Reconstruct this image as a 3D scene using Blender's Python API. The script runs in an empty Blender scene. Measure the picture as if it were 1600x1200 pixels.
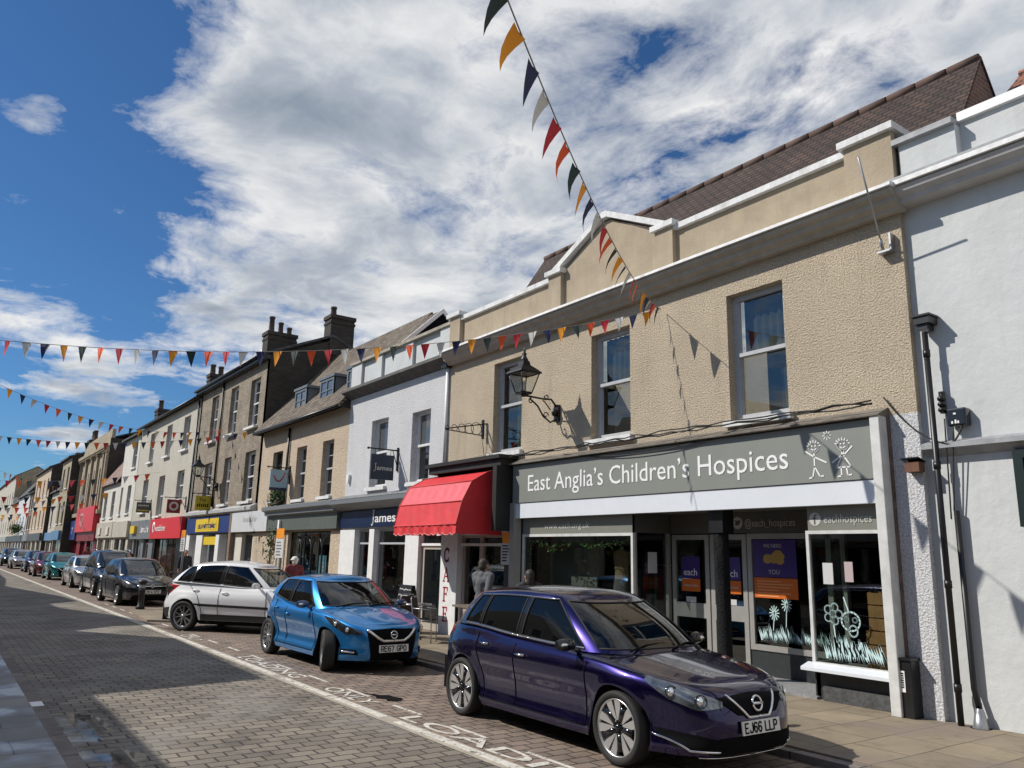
import bpy, math, random
from mathutils import Vector, Matrix
random.seed(7)
SC = bpy.context.scene
COL = SC.collection
R = math.radians
PI = math.pi

# ------------------------------------------------------------------ camera, sky, sun, exposure
cam_d = bpy.data.cameras.new('camera'); cam = bpy.data.objects.new('camera', cam_d); COL.objects.link(cam)
cam_d.sensor_width = 36.0; cam_d.lens = 36.0 * 1230.0 / 1600.0
cam_d.clip_start = 0.05; cam_d.clip_end = 2000
cam.matrix_world = Matrix(((0.584490, 0.160993, 0.795269, 0.000000), (0.811098, -0.142698, -0.567236, 0.000000), (0.022162, 0.976585, -0.213987, 1.850000), (0.000000, 0.000000, 0.000000, 1.000000)))
SC.camera = cam
SUN = Vector((0.76, 1.0, -1.12)).normalized()        # direction the light travels
SUN_EL = math.asin(-SUN.z)
sun_d = bpy.data.lights.new('sun', 'SUN'); sun_d.energy = 5.0; sun_d.angle = R(0.53); sun_d.color = (1.0, 0.95, 0.87)
sun = bpy.data.objects.new('sun', sun_d); COL.objects.link(sun)
sun.rotation_euler = SUN.to_track_quat('-Z', 'Y').to_euler(); sun.location = (-20, -30, 40)
SC.view_settings.view_transform = 'Standard'; SC.view_settings.look = 'None'
SC.view_settings.gamma = 1.0; SC.view_settings.exposure = -0.08; SC.view_settings.use_curve_mapping = False
SC.cycles.max_bounces = 6; SC.cycles.transparent_max_bounces = 10; SC.cycles.use_denoising = True
SC.cycles.sample_clamp_indirect = 4.0

def N(nt, typ, **kw):
    n = nt.nodes.new(typ)
    for k, v in kw.items():
        if k.startswith('i_'):
            k = k[2:]
            n.inputs[int(k) if k.isdigit() else k.replace('_', ' ')].default_value = v
        else: setattr(n, k, v)
    return n

def mth(nt, op, a, b=None, c=None):
    n = nt.nodes.new('ShaderNodeMath'); n.operation = op
    for i, x in enumerate((a, b, c)):
        if x is None: continue
        if isinstance(x, (int, float)): n.inputs[i].default_value = x
        else: nt.links.new(x, n.inputs[i])
    return n.outputs[0]

def ramp(nt, src, stops):
    n = nt.nodes.new('ShaderNodeValToRGB'); cr = n.color_ramp
    while len(cr.elements) < len(stops): cr.elements.new(0.5)
    for e, (p, c) in zip(cr.elements, stops):
        e.position = p; e.color = c if len(c) == 4 else tuple(c) + (1,)
    nt.links.new(src, n.inputs[0]); return n.outputs[0]

def mixc(nt, fac, a, b, mode='MIX'):
    n = nt.nodes.new('ShaderNodeMix'); n.data_type = 'RGBA'; n.blend_type = mode
    for sock, x in ((n.inputs[0], fac), (n.inputs[6], a), (n.inputs[7], b)):
        if hasattr(x, 'is_linked'): nt.links.new(x, sock)
        elif isinstance(x, (int, float)): sock.default_value = x
        else: sock.default_value = tuple(x) + ((1,) if len(x) == 3 else ())
    return n.outputs[2]

def make_world():
    w = bpy.data.worlds.new('World'); SC.world = w; w.use_nodes = True
    nt = w.node_tree; L = nt.links
    bg = nt.nodes['Background']
    sky = N(nt, 'ShaderNodeTexSky', sky_type='NISHITA', sun_disc=False, sun_elevation=SUN_EL,
            sun_rotation=math.atan2(-SUN.x, -SUN.y), altitude=0.0, air_density=1.0, dust_density=0.3, ozone_density=3.0)
    tc = N(nt, 'ShaderNodeTexCoord'); sp = N(nt, 'ShaderNodeSeparateXYZ'); L.new(tc.outputs['Generated'], sp.inputs[0])
    k = mth(nt, 'DIVIDE', 1.0, mth(nt, 'ADD', mth(nt, 'MAXIMUM', sp.outputs[2], 0.0), 0.12))
    qx = mth(nt, 'MULTIPLY', sp.outputs[0], k); qy = mth(nt, 'MULTIPLY', sp.outputs[1], k)
    q = N(nt, 'ShaderNodeCombineXYZ'); L.new(qx, q.inputs[0]); L.new(qy, q.inputs[1])
    # warp
    wn = N(nt, 'ShaderNodeTexNoise', i_Scale=1.6, i_Detail=3.0); L.new(q.outputs[0], wn.inputs['Vector'])
    wv = N(nt, 'ShaderNodeVectorMath', operation='MULTIPLY_ADD'); L.new(wn.outputs['Color'], wv.inputs[0])
    wv.inputs[1].default_value = (0.35, 0.35, 0); L.new(q.outputs[0], wv.inputs[2])
    n1 = N(nt, 'ShaderNodeTexNoise', i_Scale=2.6, i_Detail=10.0, i_Roughness=0.62, i_Lacunarity=2.2); L.new(wv.outputs[0], n1.inputs['Vector'])
    n2 = N(nt, 'ShaderNodeTexNoise', i_Scale=1.1, i_Detail=4.0, i_Roughness=0.55); L.new(wv.outputs[0], n2.inputs['Vector'])
    def blob(cx, cy, rx, ry, amp):
        dx = mth(nt, 'DIVIDE', mth(nt, 'SUBTRACT', qx, cx), rx); dy = mth(nt, 'DIVIDE', mth(nt, 'SUBTRACT', qy, cy), ry)
        d = mth(nt, 'ADD', mth(nt, 'MULTIPLY', dx, dx), mth(nt, 'MULTIPLY', dy, dy))
        return mth(nt, 'MULTIPLY', mth(nt, 'EXPONENT', mth(nt, 'MULTIPLY', d, -1.0)), amp)
    # broad field: sky is clear where q.y is small, banked where it grows
    edge = mth(nt, 'MULTIPLY_ADD', qx, -0.32, -0.19)                       # bank edge: qy = -.02 -.16 qx
    bank = mth(nt, 'MULTIPLY', mth(nt, 'SUBTRACT', qy, edge), 1.25)
    bank = mth(nt, 'MINIMUM', mth(nt, 'MAXIMUM', bank, -0.26), SKY_MAX)
    back = mth(nt, 'MINIMUM', mth(nt, 'MAXIMUM', mth(nt, 'MULTIPLY', mth(nt, 'ADD', qy, 0.55), -0.5), 0.0), 0.24)      # cloud added on the unseen half of the sky to whiten the fill light
    bank = mth(nt, 'ADD', bank, back)
    den = mth(nt, 'ADD', mth(nt, 'MULTIPLY', n1.outputs['Fac'], 1.15), mth(nt, 'MULTIPLY_ADD', n2.outputs['Fac'], 0.50, -.265))
    den = mth(nt, 'ADD', den, bank)
    for b in SKY_BLOBS: den = mth(nt, 'ADD', den, blob(*b))
    cov = ramp(nt, den, [(0.48, (0, 0, 0)), (0.56, (.42, .42, .42)), (0.68, (1, 1, 1))])
    n3 = N(nt, 'ShaderNodeTexNoise', i_Scale=2.9, i_Detail=8.0, i_Roughness=0.55)
    off = N(nt, 'ShaderNodeVectorMath', operation='ADD'); L.new(wv.outputs[0], off.inputs[0]); off.inputs[1].default_value = (3.1, 1.7, 0)
    L.new(off.outputs[0], n3.inputs['Vector'])
    shade = mth(nt, 'ADD', mth(nt, 'MULTIPLY', n3.outputs['Fac'], 0.80), mth(nt, 'MULTIPLY', den, 0.36))
    ccol = ramp(nt, shade, [(0.54, (1.12, 1.12, 1.12)), (0.63, (.88, .91, .95)), (0.73, (.56, .62, .71)), (0.87, (.36, .43, .53))])
    skyc = N(nt, 'ShaderNodeVectorMath', operation='MULTIPLY'); L.new(sky.outputs[0], skyc.inputs[0]); skyc.inputs[1].default_value = SKY_TINT
    cl = N(nt, 'ShaderNodeVectorMath', operation='SCALE'); L.new(ccol, cl.inputs[0]); cl.inputs['Scale'].default_value = CLOUD_GAIN
    out = mixc(nt, cov, skyc.outputs[0], cl.outputs[0])
    L.new(out, bg.inputs['Color']); bg.inputs['Strength'].default_value = 0.07
SKY_TINT = (0.54, 0.93, 1.30)
CLOUD_GAIN = 11.6
SKY_MAX = 0.16
SKY_BLOBS = [(-1.30, 0.02, .30, .14, -.10), (-2.1, 0.25, .3, .2, -.10), (-1.60, 0.05, .10, .05, .30), (-1.57, -.02, .07, .05, .18), (-1.9, .24, .06, .05, .20), (-2.16, .36, .07, .05, .16), (-2.75, 0.12, .28, .2, .30), (-3.2, 0.35, .5, .22, .32), (-2.6, 0.55, .4, .15, .16), (-4.3, .45, .6, .25, .24),
             (-0.75, 0.97, .24, .22, -.17), (-0.82, 1.22, .22, .14, -.14), (-1.5, .87, .10, .10, -.15), (-1.69, 1.12, .14, .10, -.15), (-1.0, .62, .16, .12, -.10), (-1.33, .40, .14, .10, .10), (-.55, 1.05, .12, .12, .08)]
make_world()

# ------------------------------------------------------------------ materials
MATS = {}
def pmat(name, col, rough=0.6, metal=0.0, var=0.0, vscale=3.0, bump=0.0, bscale=20.0, bdist=0.01, spec=0.5, coat=0.0, emit=None, dirt=None, alpha=None):
    if name in MATS: return MATS[name]
    m = bpy.data.materials.new(name); m.use_nodes = True; MATS[name] = m
    nt = m.node_tree; L = nt.links; b = nt.nodes['Principled BSDF']
    b.inputs['Base Color'].default_value = tuple(col) + (1,)
    b.inputs['Roughness'].default_value = rough; b.inputs['Metallic'].default_value = metal
    b.inputs['Specular IOR Level'].default_value = spec
    if coat: b.inputs['Coat Weight'].default_value = coat; b.inputs['Coat Roughness'].default_value = 0.03
    if emit: b.inputs['Emission Color'].default_value = tuple(emit[0]) + (1,); b.inputs['Emission Strength'].default_value = emit[1]
    if var or bump or dirt:
        tc = N(nt, 'ShaderNodeTexCoord')
        if var:
            n = N(nt, 'ShaderNodeTexNoise', i_Scale=vscale, i_Detail=6.0, i_Roughness=0.65); L.new(tc.outputs['Object'], n.inputs['Vector'])
            c = ramp(nt, n.outputs['Fac'], [(0.3, tuple(x * (1 - var) for x in col)), (0.7, tuple(min(1, x * (1 + var)) for x in col))])
            if dirt:                                                    # streaks running down the wall
                mp = N(nt, 'ShaderNodeMapping'); mp.inputs['Scale'].default_value = (5.0, 5.0, .5); L.new(tc.outputs['Object'], mp.inputs[0])
                s = N(nt, 'ShaderNodeTexNoise', i_Scale=1.0, i_Detail=5.0, i_Roughness=0.7); L.new(mp.outputs[0], s.inputs['Vector'])
                f = ramp(nt, s.outputs['Fac'], [(0.52, (0, 0, 0)), (0.75, (dirt[1],) * 3)])
                c = mixc(nt, f, c, dirt[0])
            L.new(c, b.inputs['Base Color'])
        if bump:
            n2 = N(nt, 'ShaderNodeTexNoise', i_Scale=bscale, i_Detail=4.0, i_Roughness=0.6); L.new(tc.outputs['Object'], n2.inputs['Vector'])
            bp = N(nt, 'ShaderNodeBump', i_Strength=bump, i_Distance=bdist); L.new(n2.outputs['Fac'], bp.inputs['Height'])
            L.new(bp.outputs[0], b.inputs['Normal'])
    return m

def brick_mat(name, c1, c2, mortar, bw, bh, plane='wall', ms=0.012, rough=0.85, bump=0.6, var=0.35, vscale=1.2, bdist=0.008, offset=0.5, slope=1.0, wet=False, patch=None, stain=None):
    m = bpy.data.materials.new(name); m.use_nodes = True; MATS[name] = m
    nt = m.node_tree; L = nt.links; b = nt.nodes['Principled BSDF']; b.inputs['Roughness'].default_value = rough
    tc = N(nt, 'ShaderNodeTexCoord'); sp = N(nt, 'ShaderNodeSeparateXYZ'); L.new(tc.outputs['Object'], sp.inputs[0])
    cv = N(nt, 'ShaderNodeCombineXYZ')
    if plane == 'wall':
        L.new(mth(nt, 'ADD', sp.outputs[0], sp.outputs[1]), cv.inputs[0]); L.new(sp.outputs[2], cv.inputs[1])
    elif plane == 'roof':
        L.new(sp.outputs[0], cv.inputs[0]); L.new(mth(nt, 'MULTIPLY', sp.outputs[2], slope), cv.inputs[1])
    elif plane == 'floor_y':                                             # courses run across (along Y)
        L.new(sp.outputs[1], cv.inputs[0]); L.new(sp.outputs[0], cv.inputs[1])
    else:
        L.new(sp.outputs[0], cv.inputs[0]); L.new(sp.outputs[1], cv.inputs[1])
    vec = cv.outputs[0]
    wn = N(nt, 'ShaderNodeTexNoise', i_Scale=1.7 / bw * .2, i_Detail=2.0); L.new(vec, wn.inputs['Vector'])
    wv = N(nt, 'ShaderNodeVectorMath', operation='MULTIPLY_ADD'); L.new(wn.outputs['Color'], wv.inputs[0]); wv.inputs[1].default_value = (bh * .25, bh * .25, 0); L.new(vec, wv.inputs[2])
    br = N(nt, 'ShaderNodeTexBrick', offset=offset, squash=1.0)
    br.inputs['Scale'].default_value = 1.0; br.inputs['Mortar Size'].default_value = ms; br.inputs['Mortar Smooth'].default_value = 0.3
    br.inputs['Brick Width'].default_value = bw; br.inputs['Row Height'].default_value = bh; br.inputs['Bias'].default_value = 0.0
    for k, c in (('Color1', c1), ('Color2', c2), ('Mortar', mortar)): br.inputs[k].default_value = tuple(c) + (1,)
    L.new(wv.outputs[0], br.inputs['Vector'])
    n = N(nt, 'ShaderNodeTexNoise', i_Scale=vscale, i_Detail=8.0, i_Roughness=0.7); L.new(tc.outputs['Object'], n.inputs['Vector'])
    g = ramp(nt, n.outputs['Fac'], [(0.28, (1 - var,) * 3), (0.72, (1 + var,) * 3)])
    c = mixc(nt, 1.0, br.outputs['Color'], g, 'MULTIPLY')
    if patch:
        pn = N(nt, 'ShaderNodeTexNoise', i_Scale=patch[1], i_Detail=3.0); L.new(tc.outputs['Object'], pn.inputs['Vector'])
        c = mixc(nt, ramp(nt, pn.outputs['Fac'], [(.5, (0, 0, 0)), (.62, (patch[2],) * 3)]), c, patch[0])
    if stain:
        sn = N(nt, 'ShaderNodeTexNoise', i_Scale=stain[0], i_Detail=7.0, i_Roughness=.7); L.new(tc.outputs['Object'], sn.inputs['Vector'])
        c = mixc(nt, 1.0, c, ramp(nt, sn.outputs['Fac'], [(.54, (1, 1, 1)), (.66, (stain[1],) * 3)]), 'MULTIPLY')
    L.new(c, b.inputs['Base Color'])
    fine = N(nt, 'ShaderNodeTexNoise', i_Scale=45.0, i_Detail=3.0); L.new(tc.outputs['Object'], fine.inputs['Vector'])
    h = mth(nt, 'ADD', mth(nt, 'MULTIPLY', br.outputs['Fac'], -1.0), mth(nt, 'MULTIPLY', fine.outputs['Fac'], 0.35))
    bp = N(nt, 'ShaderNodeBump', i_Strength=bump, i_Distance=bdist); L.new(h, bp.inputs['Height']); L.new(bp.outputs[0], b.inputs['Normal'])
    if wet:
        wn2 = N(nt, 'ShaderNodeTexNoise', i_Scale=1.1, i_Detail=3.0); L.new(tc.outputs['Object'], wn2.inputs['Vector'])
        L.new(ramp(nt, wn2.outputs['Fac'], [(.40, (.20,) * 3), (.52, (rough,) * 3)]), b.inputs['Roughness'])
    return m

def glass_mat(name, base, rough=0.02, ior=1.65, curtain=0.0):
    m = bpy.data.materials.new(name); m.use_nodes = True; MATS[name] = m
    nt = m.node_tree; b = nt.nodes['Principled BSDF']
    b.inputs['Base Color'].default_value = tuple(base) + (1,); b.inputs['Roughness'].default_value = rough; b.inputs['IOR'].default_value = ior
    tc = N(nt, 'ShaderNodeTexCoord'); n = N(nt, 'ShaderNodeTexNoise', i_Scale=1.3, i_Detail=2.0); nt.links.new(tc.outputs['Object'], n.inputs['Vector'])
    bp = N(nt, 'ShaderNodeBump', i_Strength=0.12, i_Distance=0.02); nt.links.new(n.outputs['Fac'], bp.inputs['Height']); nt.links.new(bp.outputs[0], b.inputs['Normal'])
    return m

def clear_glass(name, tint=(0.85, 0.9, 0.88), ior=1.5, gain=1.0):
    m = bpy.data.materials.new(name); m.use_nodes = True; MATS[name] = m
    nt = m.node_tree; nt.nodes.remove(nt.nodes['Principled BSDF'])
    tr = N(nt, 'ShaderNodeBsdfTransparent'); tr.inputs[0].default_value = tuple(tint) + (1,)
    gl = N(nt, 'ShaderNodeBsdfGlossy'); gl.inputs['Roughness'].default_value = 0.01
    lw = N(nt, 'ShaderNodeLayerWeight', i_Blend=0.5); mx = N(nt, 'ShaderNodeMixShader')   # same reflectance from both sides of the pane
    f0 = ((ior - 1) / (ior + 1)) ** 2 * 1.7 * gain
    nt.links.new(mth(nt, 'MULTIPLY_ADD', mth(nt, 'POWER', lw.outputs['Facing'], 4.0), 0.9 - f0, f0), mx.inputs[0])
    nt.links.new(tr.outputs[0], mx.inputs[1]); nt.links.new(gl.outputs[0], mx.inputs[2])
    nt.links.new(mx.outputs[0], nt.nodes['Material Output'].inputs[0])
    return m

def pebble_mat(name, col, col2, scale=38.0, dist=0.03, strength=1.0, stain=None):
    m = bpy.data.materials.new(name); m.use_nodes = True; MATS[name] = m
    nt = m.node_tree; L = nt.links; b = nt.nodes['Principled BSDF']; b.inputs['Roughness'].default_value = 0.92; b.inputs['Specular IOR Level'].default_value = 0.15
    tc = N(nt, 'ShaderNodeTexCoord')
    v = N(nt, 'ShaderNodeTexNoise', i_Scale=scale, i_Detail=3.2, i_Roughness=0.62); L.new(tc.outputs['Object'], v.inputs['Vector'])
    n = N(nt, 'ShaderNodeTexNoise', i_Scale=0.9, i_Detail=6.0, i_Roughness=0.65); L.new(tc.outputs['Object'], n.inputs['Vector'])
    c = ramp(nt, n.outputs['Fac'], [(0.3, col2), (0.65, col)])
    c = mixc(nt, 1.0, c, ramp(nt, v.outputs['Fac'], [(0.36, (.72,) * 3), (0.58, (1.06,) * 3)]), 'MULTIPLY')
    if stain:
        mp = N(nt, 'ShaderNodeMapping'); mp.inputs['Scale'].default_value = (3.2, 3.2, .35); L.new(tc.outputs['Object'], mp.inputs[0])
        s = N(nt, 'ShaderNodeTexNoise', i_Scale=1.0, i_Detail=6.0, i_Roughness=0.7); L.new(mp.outputs[0], s.inputs['Vector'])
        c = mixc(nt, ramp(nt, s.outputs['Fac'], [(0.55, (0, 0, 0)), (0.8, (stain[1],) * 3)]), c, stain[0])
    L.new(c, b.inputs['Base Color'])
    bp = N(nt, 'ShaderNodeBump', i_Strength=strength, i_Distance=dist); L.new(v.outputs['Fac'], bp.inputs['Height']); L.new(bp.outputs[0], b.inputs['Normal'])
    return m

cream_dash = pebble_mat('cream pebbledash', (.655, .55, .41), (.54, .45, .335), 40, .05, 1.0, ((.27, .215, .155), .5))
cream_smooth = pmat('cream render', (.39, .32, .23), .9, var=.14, vscale=2.2, bump=.35, bscale=26, bdist=.02, spec=.2, dirt=((.28, .24, .19), .5))
white_smooth = pmat('white render', (.545, .56, .555), .85, var=.08, vscale=1.1, bump=.5, bscale=7, bdist=.02, spec=.2, dirt=((.42, .42, .40), .38))
white_rough = pebble_mat('white roughcast', (.70, .70, .71), (.62, .62, .63), 36, .04, .9, ((.40, .40, .39), .3))
white_paint = pmat('white paint', (.76, .76, .75), .5, var=.08, vscale=6)
white_stone = pmat('white painted stone', (.66, .66, .65), .7, var=.16, vscale=7, bump=.5, bscale=14, bdist=.012, dirt=((.25, .25, .24), .5))
under_shade_grey = pmat('cornice shade grey', (.46, .45, .435), .8, var=.1, vscale=5)  # grey carries the shade below the white cornice edge
peach_render = pebble_mat('peach render', (.58, .475, .36), (.49, .40, .30), 18, .04, .9, ((.30, .25, .2), .35))
pale_render = pebble_mat('pale render', (.54, .505, .43), (.46, .43, .365), 16, .03, .7, ((.33, .31, .28), .45))
pale_render2 = pmat('pale smooth render', (.58, .555, .49), .9, var=.1, vscale=1.5, dirt=((.4, .38, .35), .4))
stone = pmat('weathered limestone', (.33, .28, .20), .9, var=.3, vscale=2.0, bump=.5, bscale=8, bdist=.03, dirt=((.10, .09, .07), .6))
buff_brick = brick_mat('buff brick', (.27, .21, .145), (.17, .13, .09), (.30, .27, .22), .225, .075, ms=.011, var=.35)
dark_brick = brick_mat('sooty and shaded brick', (.052, .040, .030), (.028, .022, .018), (.05, .045, .04), .225, .075, ms=.011, var=.4)  # soot on gables and stacks; on some side walls its dark stands for shade
dark_brick2 = brick_mat('brown brick', (.22, .13, .09), (.14, .085, .06), (.22, .2, .17), .225, .075, ms=.011, var=.35)
brown_tile = brick_mat('brown clay tiles', (.080, .045, .033), (.046, .028, .022), (.018, .013, .012), .18, .10, 'roof', ms=.016, bump=1.0, bdist=.03, var=.4, vscale=1.4, slope=1.2)
stone_tile = brick_mat('stone roof slates', (.24, .19, .135), (.13, .10, .075), (.03, .025, .02), .26, .13, 'roof', ms=.02, bump=1.0, bdist=.05, var=.5, vscale=1.6, slope=1.3)
red_tile = brick_mat('red clay tiles', (.30, .115, .07), (.20, .08, .055), (.05, .03, .025), .18, .10, 'roof', ms=.014, bump=1.0, bdist=.03, var=.4, slope=1.2)
pink_tile = brick_mat('faded pink tiles', (.34, .22, .18), (.26, .165, .14), (.10, .07, .06), .2, .12, 'roof', ms=.014, bump=.8, bdist=.03, slope=1.2)
slate = brick_mat('grey slate', (.09, .09, .095), (.06, .06, .065), (.025, .025, .025), .3, .2, 'roof', ms=.012, bump=.6, bdist=.02, slope=1.3)
paver = brick_mat('road block paving', (.232, .20, .158), (.15, .13, .105), (.04, .034, .03), .25, .17, 'floor_y', ms=.011, bump=1.0, bdist=.014, var=.32, vscale=.9, rough=.75, patch=((.24, .225, .20), .5, .5), stain=(1.3, .62))
paver_bay = brick_mat('bay block paving', (.265, .20, .155), (.18, .138, .112), (.05, .042, .036), .25, .17, 'floor_y', ms=.011, bump=1.0, bdist=.014, var=.3, vscale=1.1, rough=.78, stain=(1.9, .55))
flag = brick_mat('buff paving slabs', (.27, .22, .15), (.21, .172, .12), (.08, .065, .05), .75, .6, 'floor_y', ms=.008, bump=.5, bdist=.008, var=.22, vscale=1.6, rough=.8, patch=((.20, .16, .138), .9, .6), stain=(2.3, .72))
flag_wet = brick_mat('grey paving slabs', (.22, .205, .185), (.165, .155, .14), (.05, .045, .04), .9, .6, 'floor_y', ms=.008, bump=.3, bdist=.006, var=.25, vscale=1.3, rough=.6, wet=True)
kerb_m = brick_mat('kerb stone', (.19, .165, .15), (.135, .12, .112), (.04, .035, .03), .9, 5.0, 'floor', ms=.012, bump=.6, bdist=.01, var=.35, vscale=4)
strip_m = pmat('pale stone channel', (.36, .32, .26), .8, var=.25, vscale=3, bump=.4, bscale=30)
def worn_paint():
    m = pmat('worn road paint', (.58, .55, .49), .8, var=.25, vscale=9, bump=.3, bscale=40); nt = m.node_tree
    tc = N(nt, 'ShaderNodeTexCoord'); n = N(nt, 'ShaderNodeTexNoise', i_Scale=11.0, i_Detail=6.0, i_Roughness=.75); nt.links.new(tc.outputs['Object'], n.inputs['Vector'])
    tr = N(nt, 'ShaderNodeBsdfTransparent'); mx = N(nt, 'ShaderNodeMixShader'); out = nt.nodes['Material Output']; src = out.inputs[0].links[0].from_socket
    nt.links.new(ramp(nt, n.outputs['Fac'], [(.37, (0, 0, 0)), (.47, (1, 1, 1))]), mx.inputs[0]); nt.links.new(tr.outputs[0], mx.inputs[1]); nt.links.new(src, mx.inputs[2]); nt.links.new(mx.outputs[0], out.inputs[0])
    return m
road_white = worn_paint()
asphalt = pmat('distant ground', (.16, .145, .125), .9, var=.2, vscale=.6)
def film_mat():
    m = clear_glass('puddle water', (.62, .62, .62), 1.33, 1.6); nt = m.node_tree
    tc = N(nt, 'ShaderNodeTexCoord'); n = N(nt, 'ShaderNodeTexNoise', i_Scale=2.0, i_Detail=6.0, i_Roughness=.6); nt.links.new(tc.outputs['Object'], n.inputs['Vector'])
    tr = N(nt, 'ShaderNodeBsdfTransparent'); mx = N(nt, 'ShaderNodeMixShader'); out = nt.nodes['Material Output']; src = out.inputs[0].links[0].from_socket
    nt.links.new(ramp(nt, n.outputs['Fac'], [(.44, (0, 0, 0)), (.66, (.9, .9, .9))]), mx.inputs[0]); nt.links.new(tr.outputs[0], mx.inputs[1]); nt.links.new(src, mx.inputs[2]); nt.links.new(mx.outputs[0], out.inputs[0])
    return m
water_m = film_mat()
black_paint = pmat('black paint', (.012, .012, .013), .35, var=.3, vscale=8, bump=.1, bscale=20)
black_iron = pmat('black ironwork', (.008, .008, .009), .4)
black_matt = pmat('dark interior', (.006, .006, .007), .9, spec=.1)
black_gloss = pmat('black gloss plastic', (.008, .008, .01), .12, coat=.5)
rubber = pmat('tyre rubber', (.014, .014, .014), .75, bump=.25, bscale=60, bdist=.004)
grey_fascia = pmat('sage grey fascia', (.225, .235, .21), .42, var=.03, vscale=2)
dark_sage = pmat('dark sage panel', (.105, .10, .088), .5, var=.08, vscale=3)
panel_white = pmat('white aluminium panel', (.68, .71, .75), .35, var=.03, vscale=3)
alu = pmat('grey aluminium', (.36, .35, .325), .4, metal=.25, var=.08, vscale=5)
alu_white = pmat('weathered white frame', (.60, .60, .58), .5, var=.15, vscale=5, dirt=((.25, .23, .2), .4))
sash_grey = pmat('grey painted sash', (.42, .43, .44), .5, var=.08, vscale=8)
sash_white = pmat('white painted sash', (.66, .66, .65), .5, var=.1, vscale=8)
sash_dark = pmat('dark painted sash', (.05, .055, .06), .5)
riser_grey = pmat('charcoal stall riser', (.022, .026, .028), .55, var=.25, vscale=9, bump=.2, bscale=30)
lettering_white = pmat('white lettering', (.80, .80, .78), .5)
lettering_grey = pmat('grey lettering', (.50, .50, .47), .5)
navy = pmat('navy board', (.006, .018, .062), .35, var=.1)
navy2 = pmat('royal blue board', (.012, .035, .16), .4)
sign_navy = pmat('slate navy sign', (.012, .026, .05), .4)
red_board = pmat('red board', (.62, .02, .03), .4)
dark_red = pmat('maroon board', (.20, .012, .02), .45)
yellow = pmat('yellow board', (.72, .50, .02), .45)
yellow_sign = pmat('shade toned yellow sign', (.42, .34, .02), .5)  # yellow darkened to hold the shade on the hanging face
orange_sign = pmat('amber board', (.80, .28, .015), .5)
teal_green = pmat('green fascia', (.10, .115, .10), .45, var=.1)
steel_grey = pmat('steel grey board', (.17, .18, .19), .4)
blue_board = pmat('pale blue board', (.09, .20, .36), .45)
purple_print = pmat('purple print', (.045, .02, .16), .4)
orange_print = pmat('orange print', (.60, .13, .012), .45)
paper = pmat('paper', (.55, .55, .54), .7)
skyblue_print = pmat('pale blue print', (.25, .52, .70), .5)
aqua_paint = pmat('aqua window paint', (.52, .70, .70), .8)
awning_red = pmat('red awning canvas', (.60, .022, .028), .6, var=.12, vscale=2.5, bump=.4, bscale=3, bdist=.04, dirt=((.40, .03, .03), .35))
awning_pink = pmat('faded red awning panel', (.66, .085, .10), .45, var=.12, vscale=5, bump=.4, bscale=4, bdist=.03)
awning_edge = pmat('awning piping', (.70, .30, .28), .6)
wood = pmat('pine wood', (.34, .17, .06), .6, var=.25, vscale=6)
terracotta = pmat('terracotta', (.22, .12, .085), .8, var=.25)
pot_dark = pmat('sooty pot', (.07, .05, .04), .85, var=.3)
lead = pmat('lead flashing', (.30, .31, .32), .6, var=.25, vscale=5, bump=.3)
win_glass = glass_mat('window glass', (.012, .014, .016))
win_glass_grey = glass_mat('net curtained glass', (.075, .085, .09))
shop_dark = glass_mat('dark shop glass', (.006, .008, .010), ior=1.5)
shop_clear = clear_glass('clear shop glass', (.80, .84, .82), 1.5)
lamp_glass = clear_glass('lantern glass', (.93, .94, .90), 1.45)
car_glass = clear_glass('car glass', (.42, .47, .46), 1.5, 1.25)
privacy_glass = glass_mat('privacy glass', (.002, .0025, .003), ior=1.42)
far_glass = glass_mat('car window glass', (.010, .014, .017), ior=1.8)
chrome = pmat('chrome', (.75, .75, .76), .12, metal=1.0)
alloy = pmat('machined alloy', (.66, .66, .66), .28, metal=.85)
alloy_dark = pmat('grey alloy', (.40, .40, .41), .35, metal=.8)
plate_white = pmat('number plate white', (.72, .72, .68), .5)
lens = pmat('headlamp lens', (.16, .175, .19), .10, metal=.6, coat=1.0, var=.7, vscale=9)
lens_dark = pmat('dark headlamp lens', (.03, .032, .036), .10, metal=.4, coat=1.0, var=.6, vscale=12)
lens_clear = pmat('headlamp reflector', (.85, .87, .9), .08, metal=.9)
tail_red = pmat('tail lamp red', (.42, .008, .012), .12, coat=1.0)
amber = pmat('amber lamp', (.7, .25, .02), .2)
cabin = pmat('cabin trim', (.018, .018, .02), .85)
foliage = pmat('foliage', (.06, .10, .03), .7, var=.4, vscale=9)
garland_green = pmat('garland leaf', (.10, .26, .045), .6, var=.3)
twig = pmat('bare twig', (.07, .045, .03), .9)
skin = pmat('skin', (.46, .25, .17), .55, var=.06)
hair_dark = pmat('dark hair', (.018, .012, .009), .6, bump=.4, bscale=80)
hair_grey = pmat('grey brown hair', (.05, .04, .03), .7, bump=.5, bscale=70)
hair_white = pmat('white hat', (.70, .68, .62), .8)
shirt_grey = pmat('grey shirt', (.10, .105, .112), .85, var=.12, vscale=12)
coat_dark = pmat('dark coat', (.03, .03, .038), .85)
top_maroon = pmat('maroon top', (.16, .03, .04), .85)
trousers = pmat('dark trousers', (.03, .033, .04), .85)
FL = {'red': pmat('flag red', (.50, .015, .03), .75), 'orange': pmat('flag orange', (.80, .10, .02), .75), 'yellow': pmat('flag amber', (.85, .32, .01), .75),
      'navy': pmat('flag navy', (.012, .016, .07), .75), 'green': pmat('flag dark green', (.01, .03, .026), .75), 'white': pmat('flag white', (.60, .59, .55), .8)}
cord_m = pmat('cord', (.30, .29, .27), .8)
cable_m = pmat('black cable', (.012, .012, .012), .6)

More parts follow.
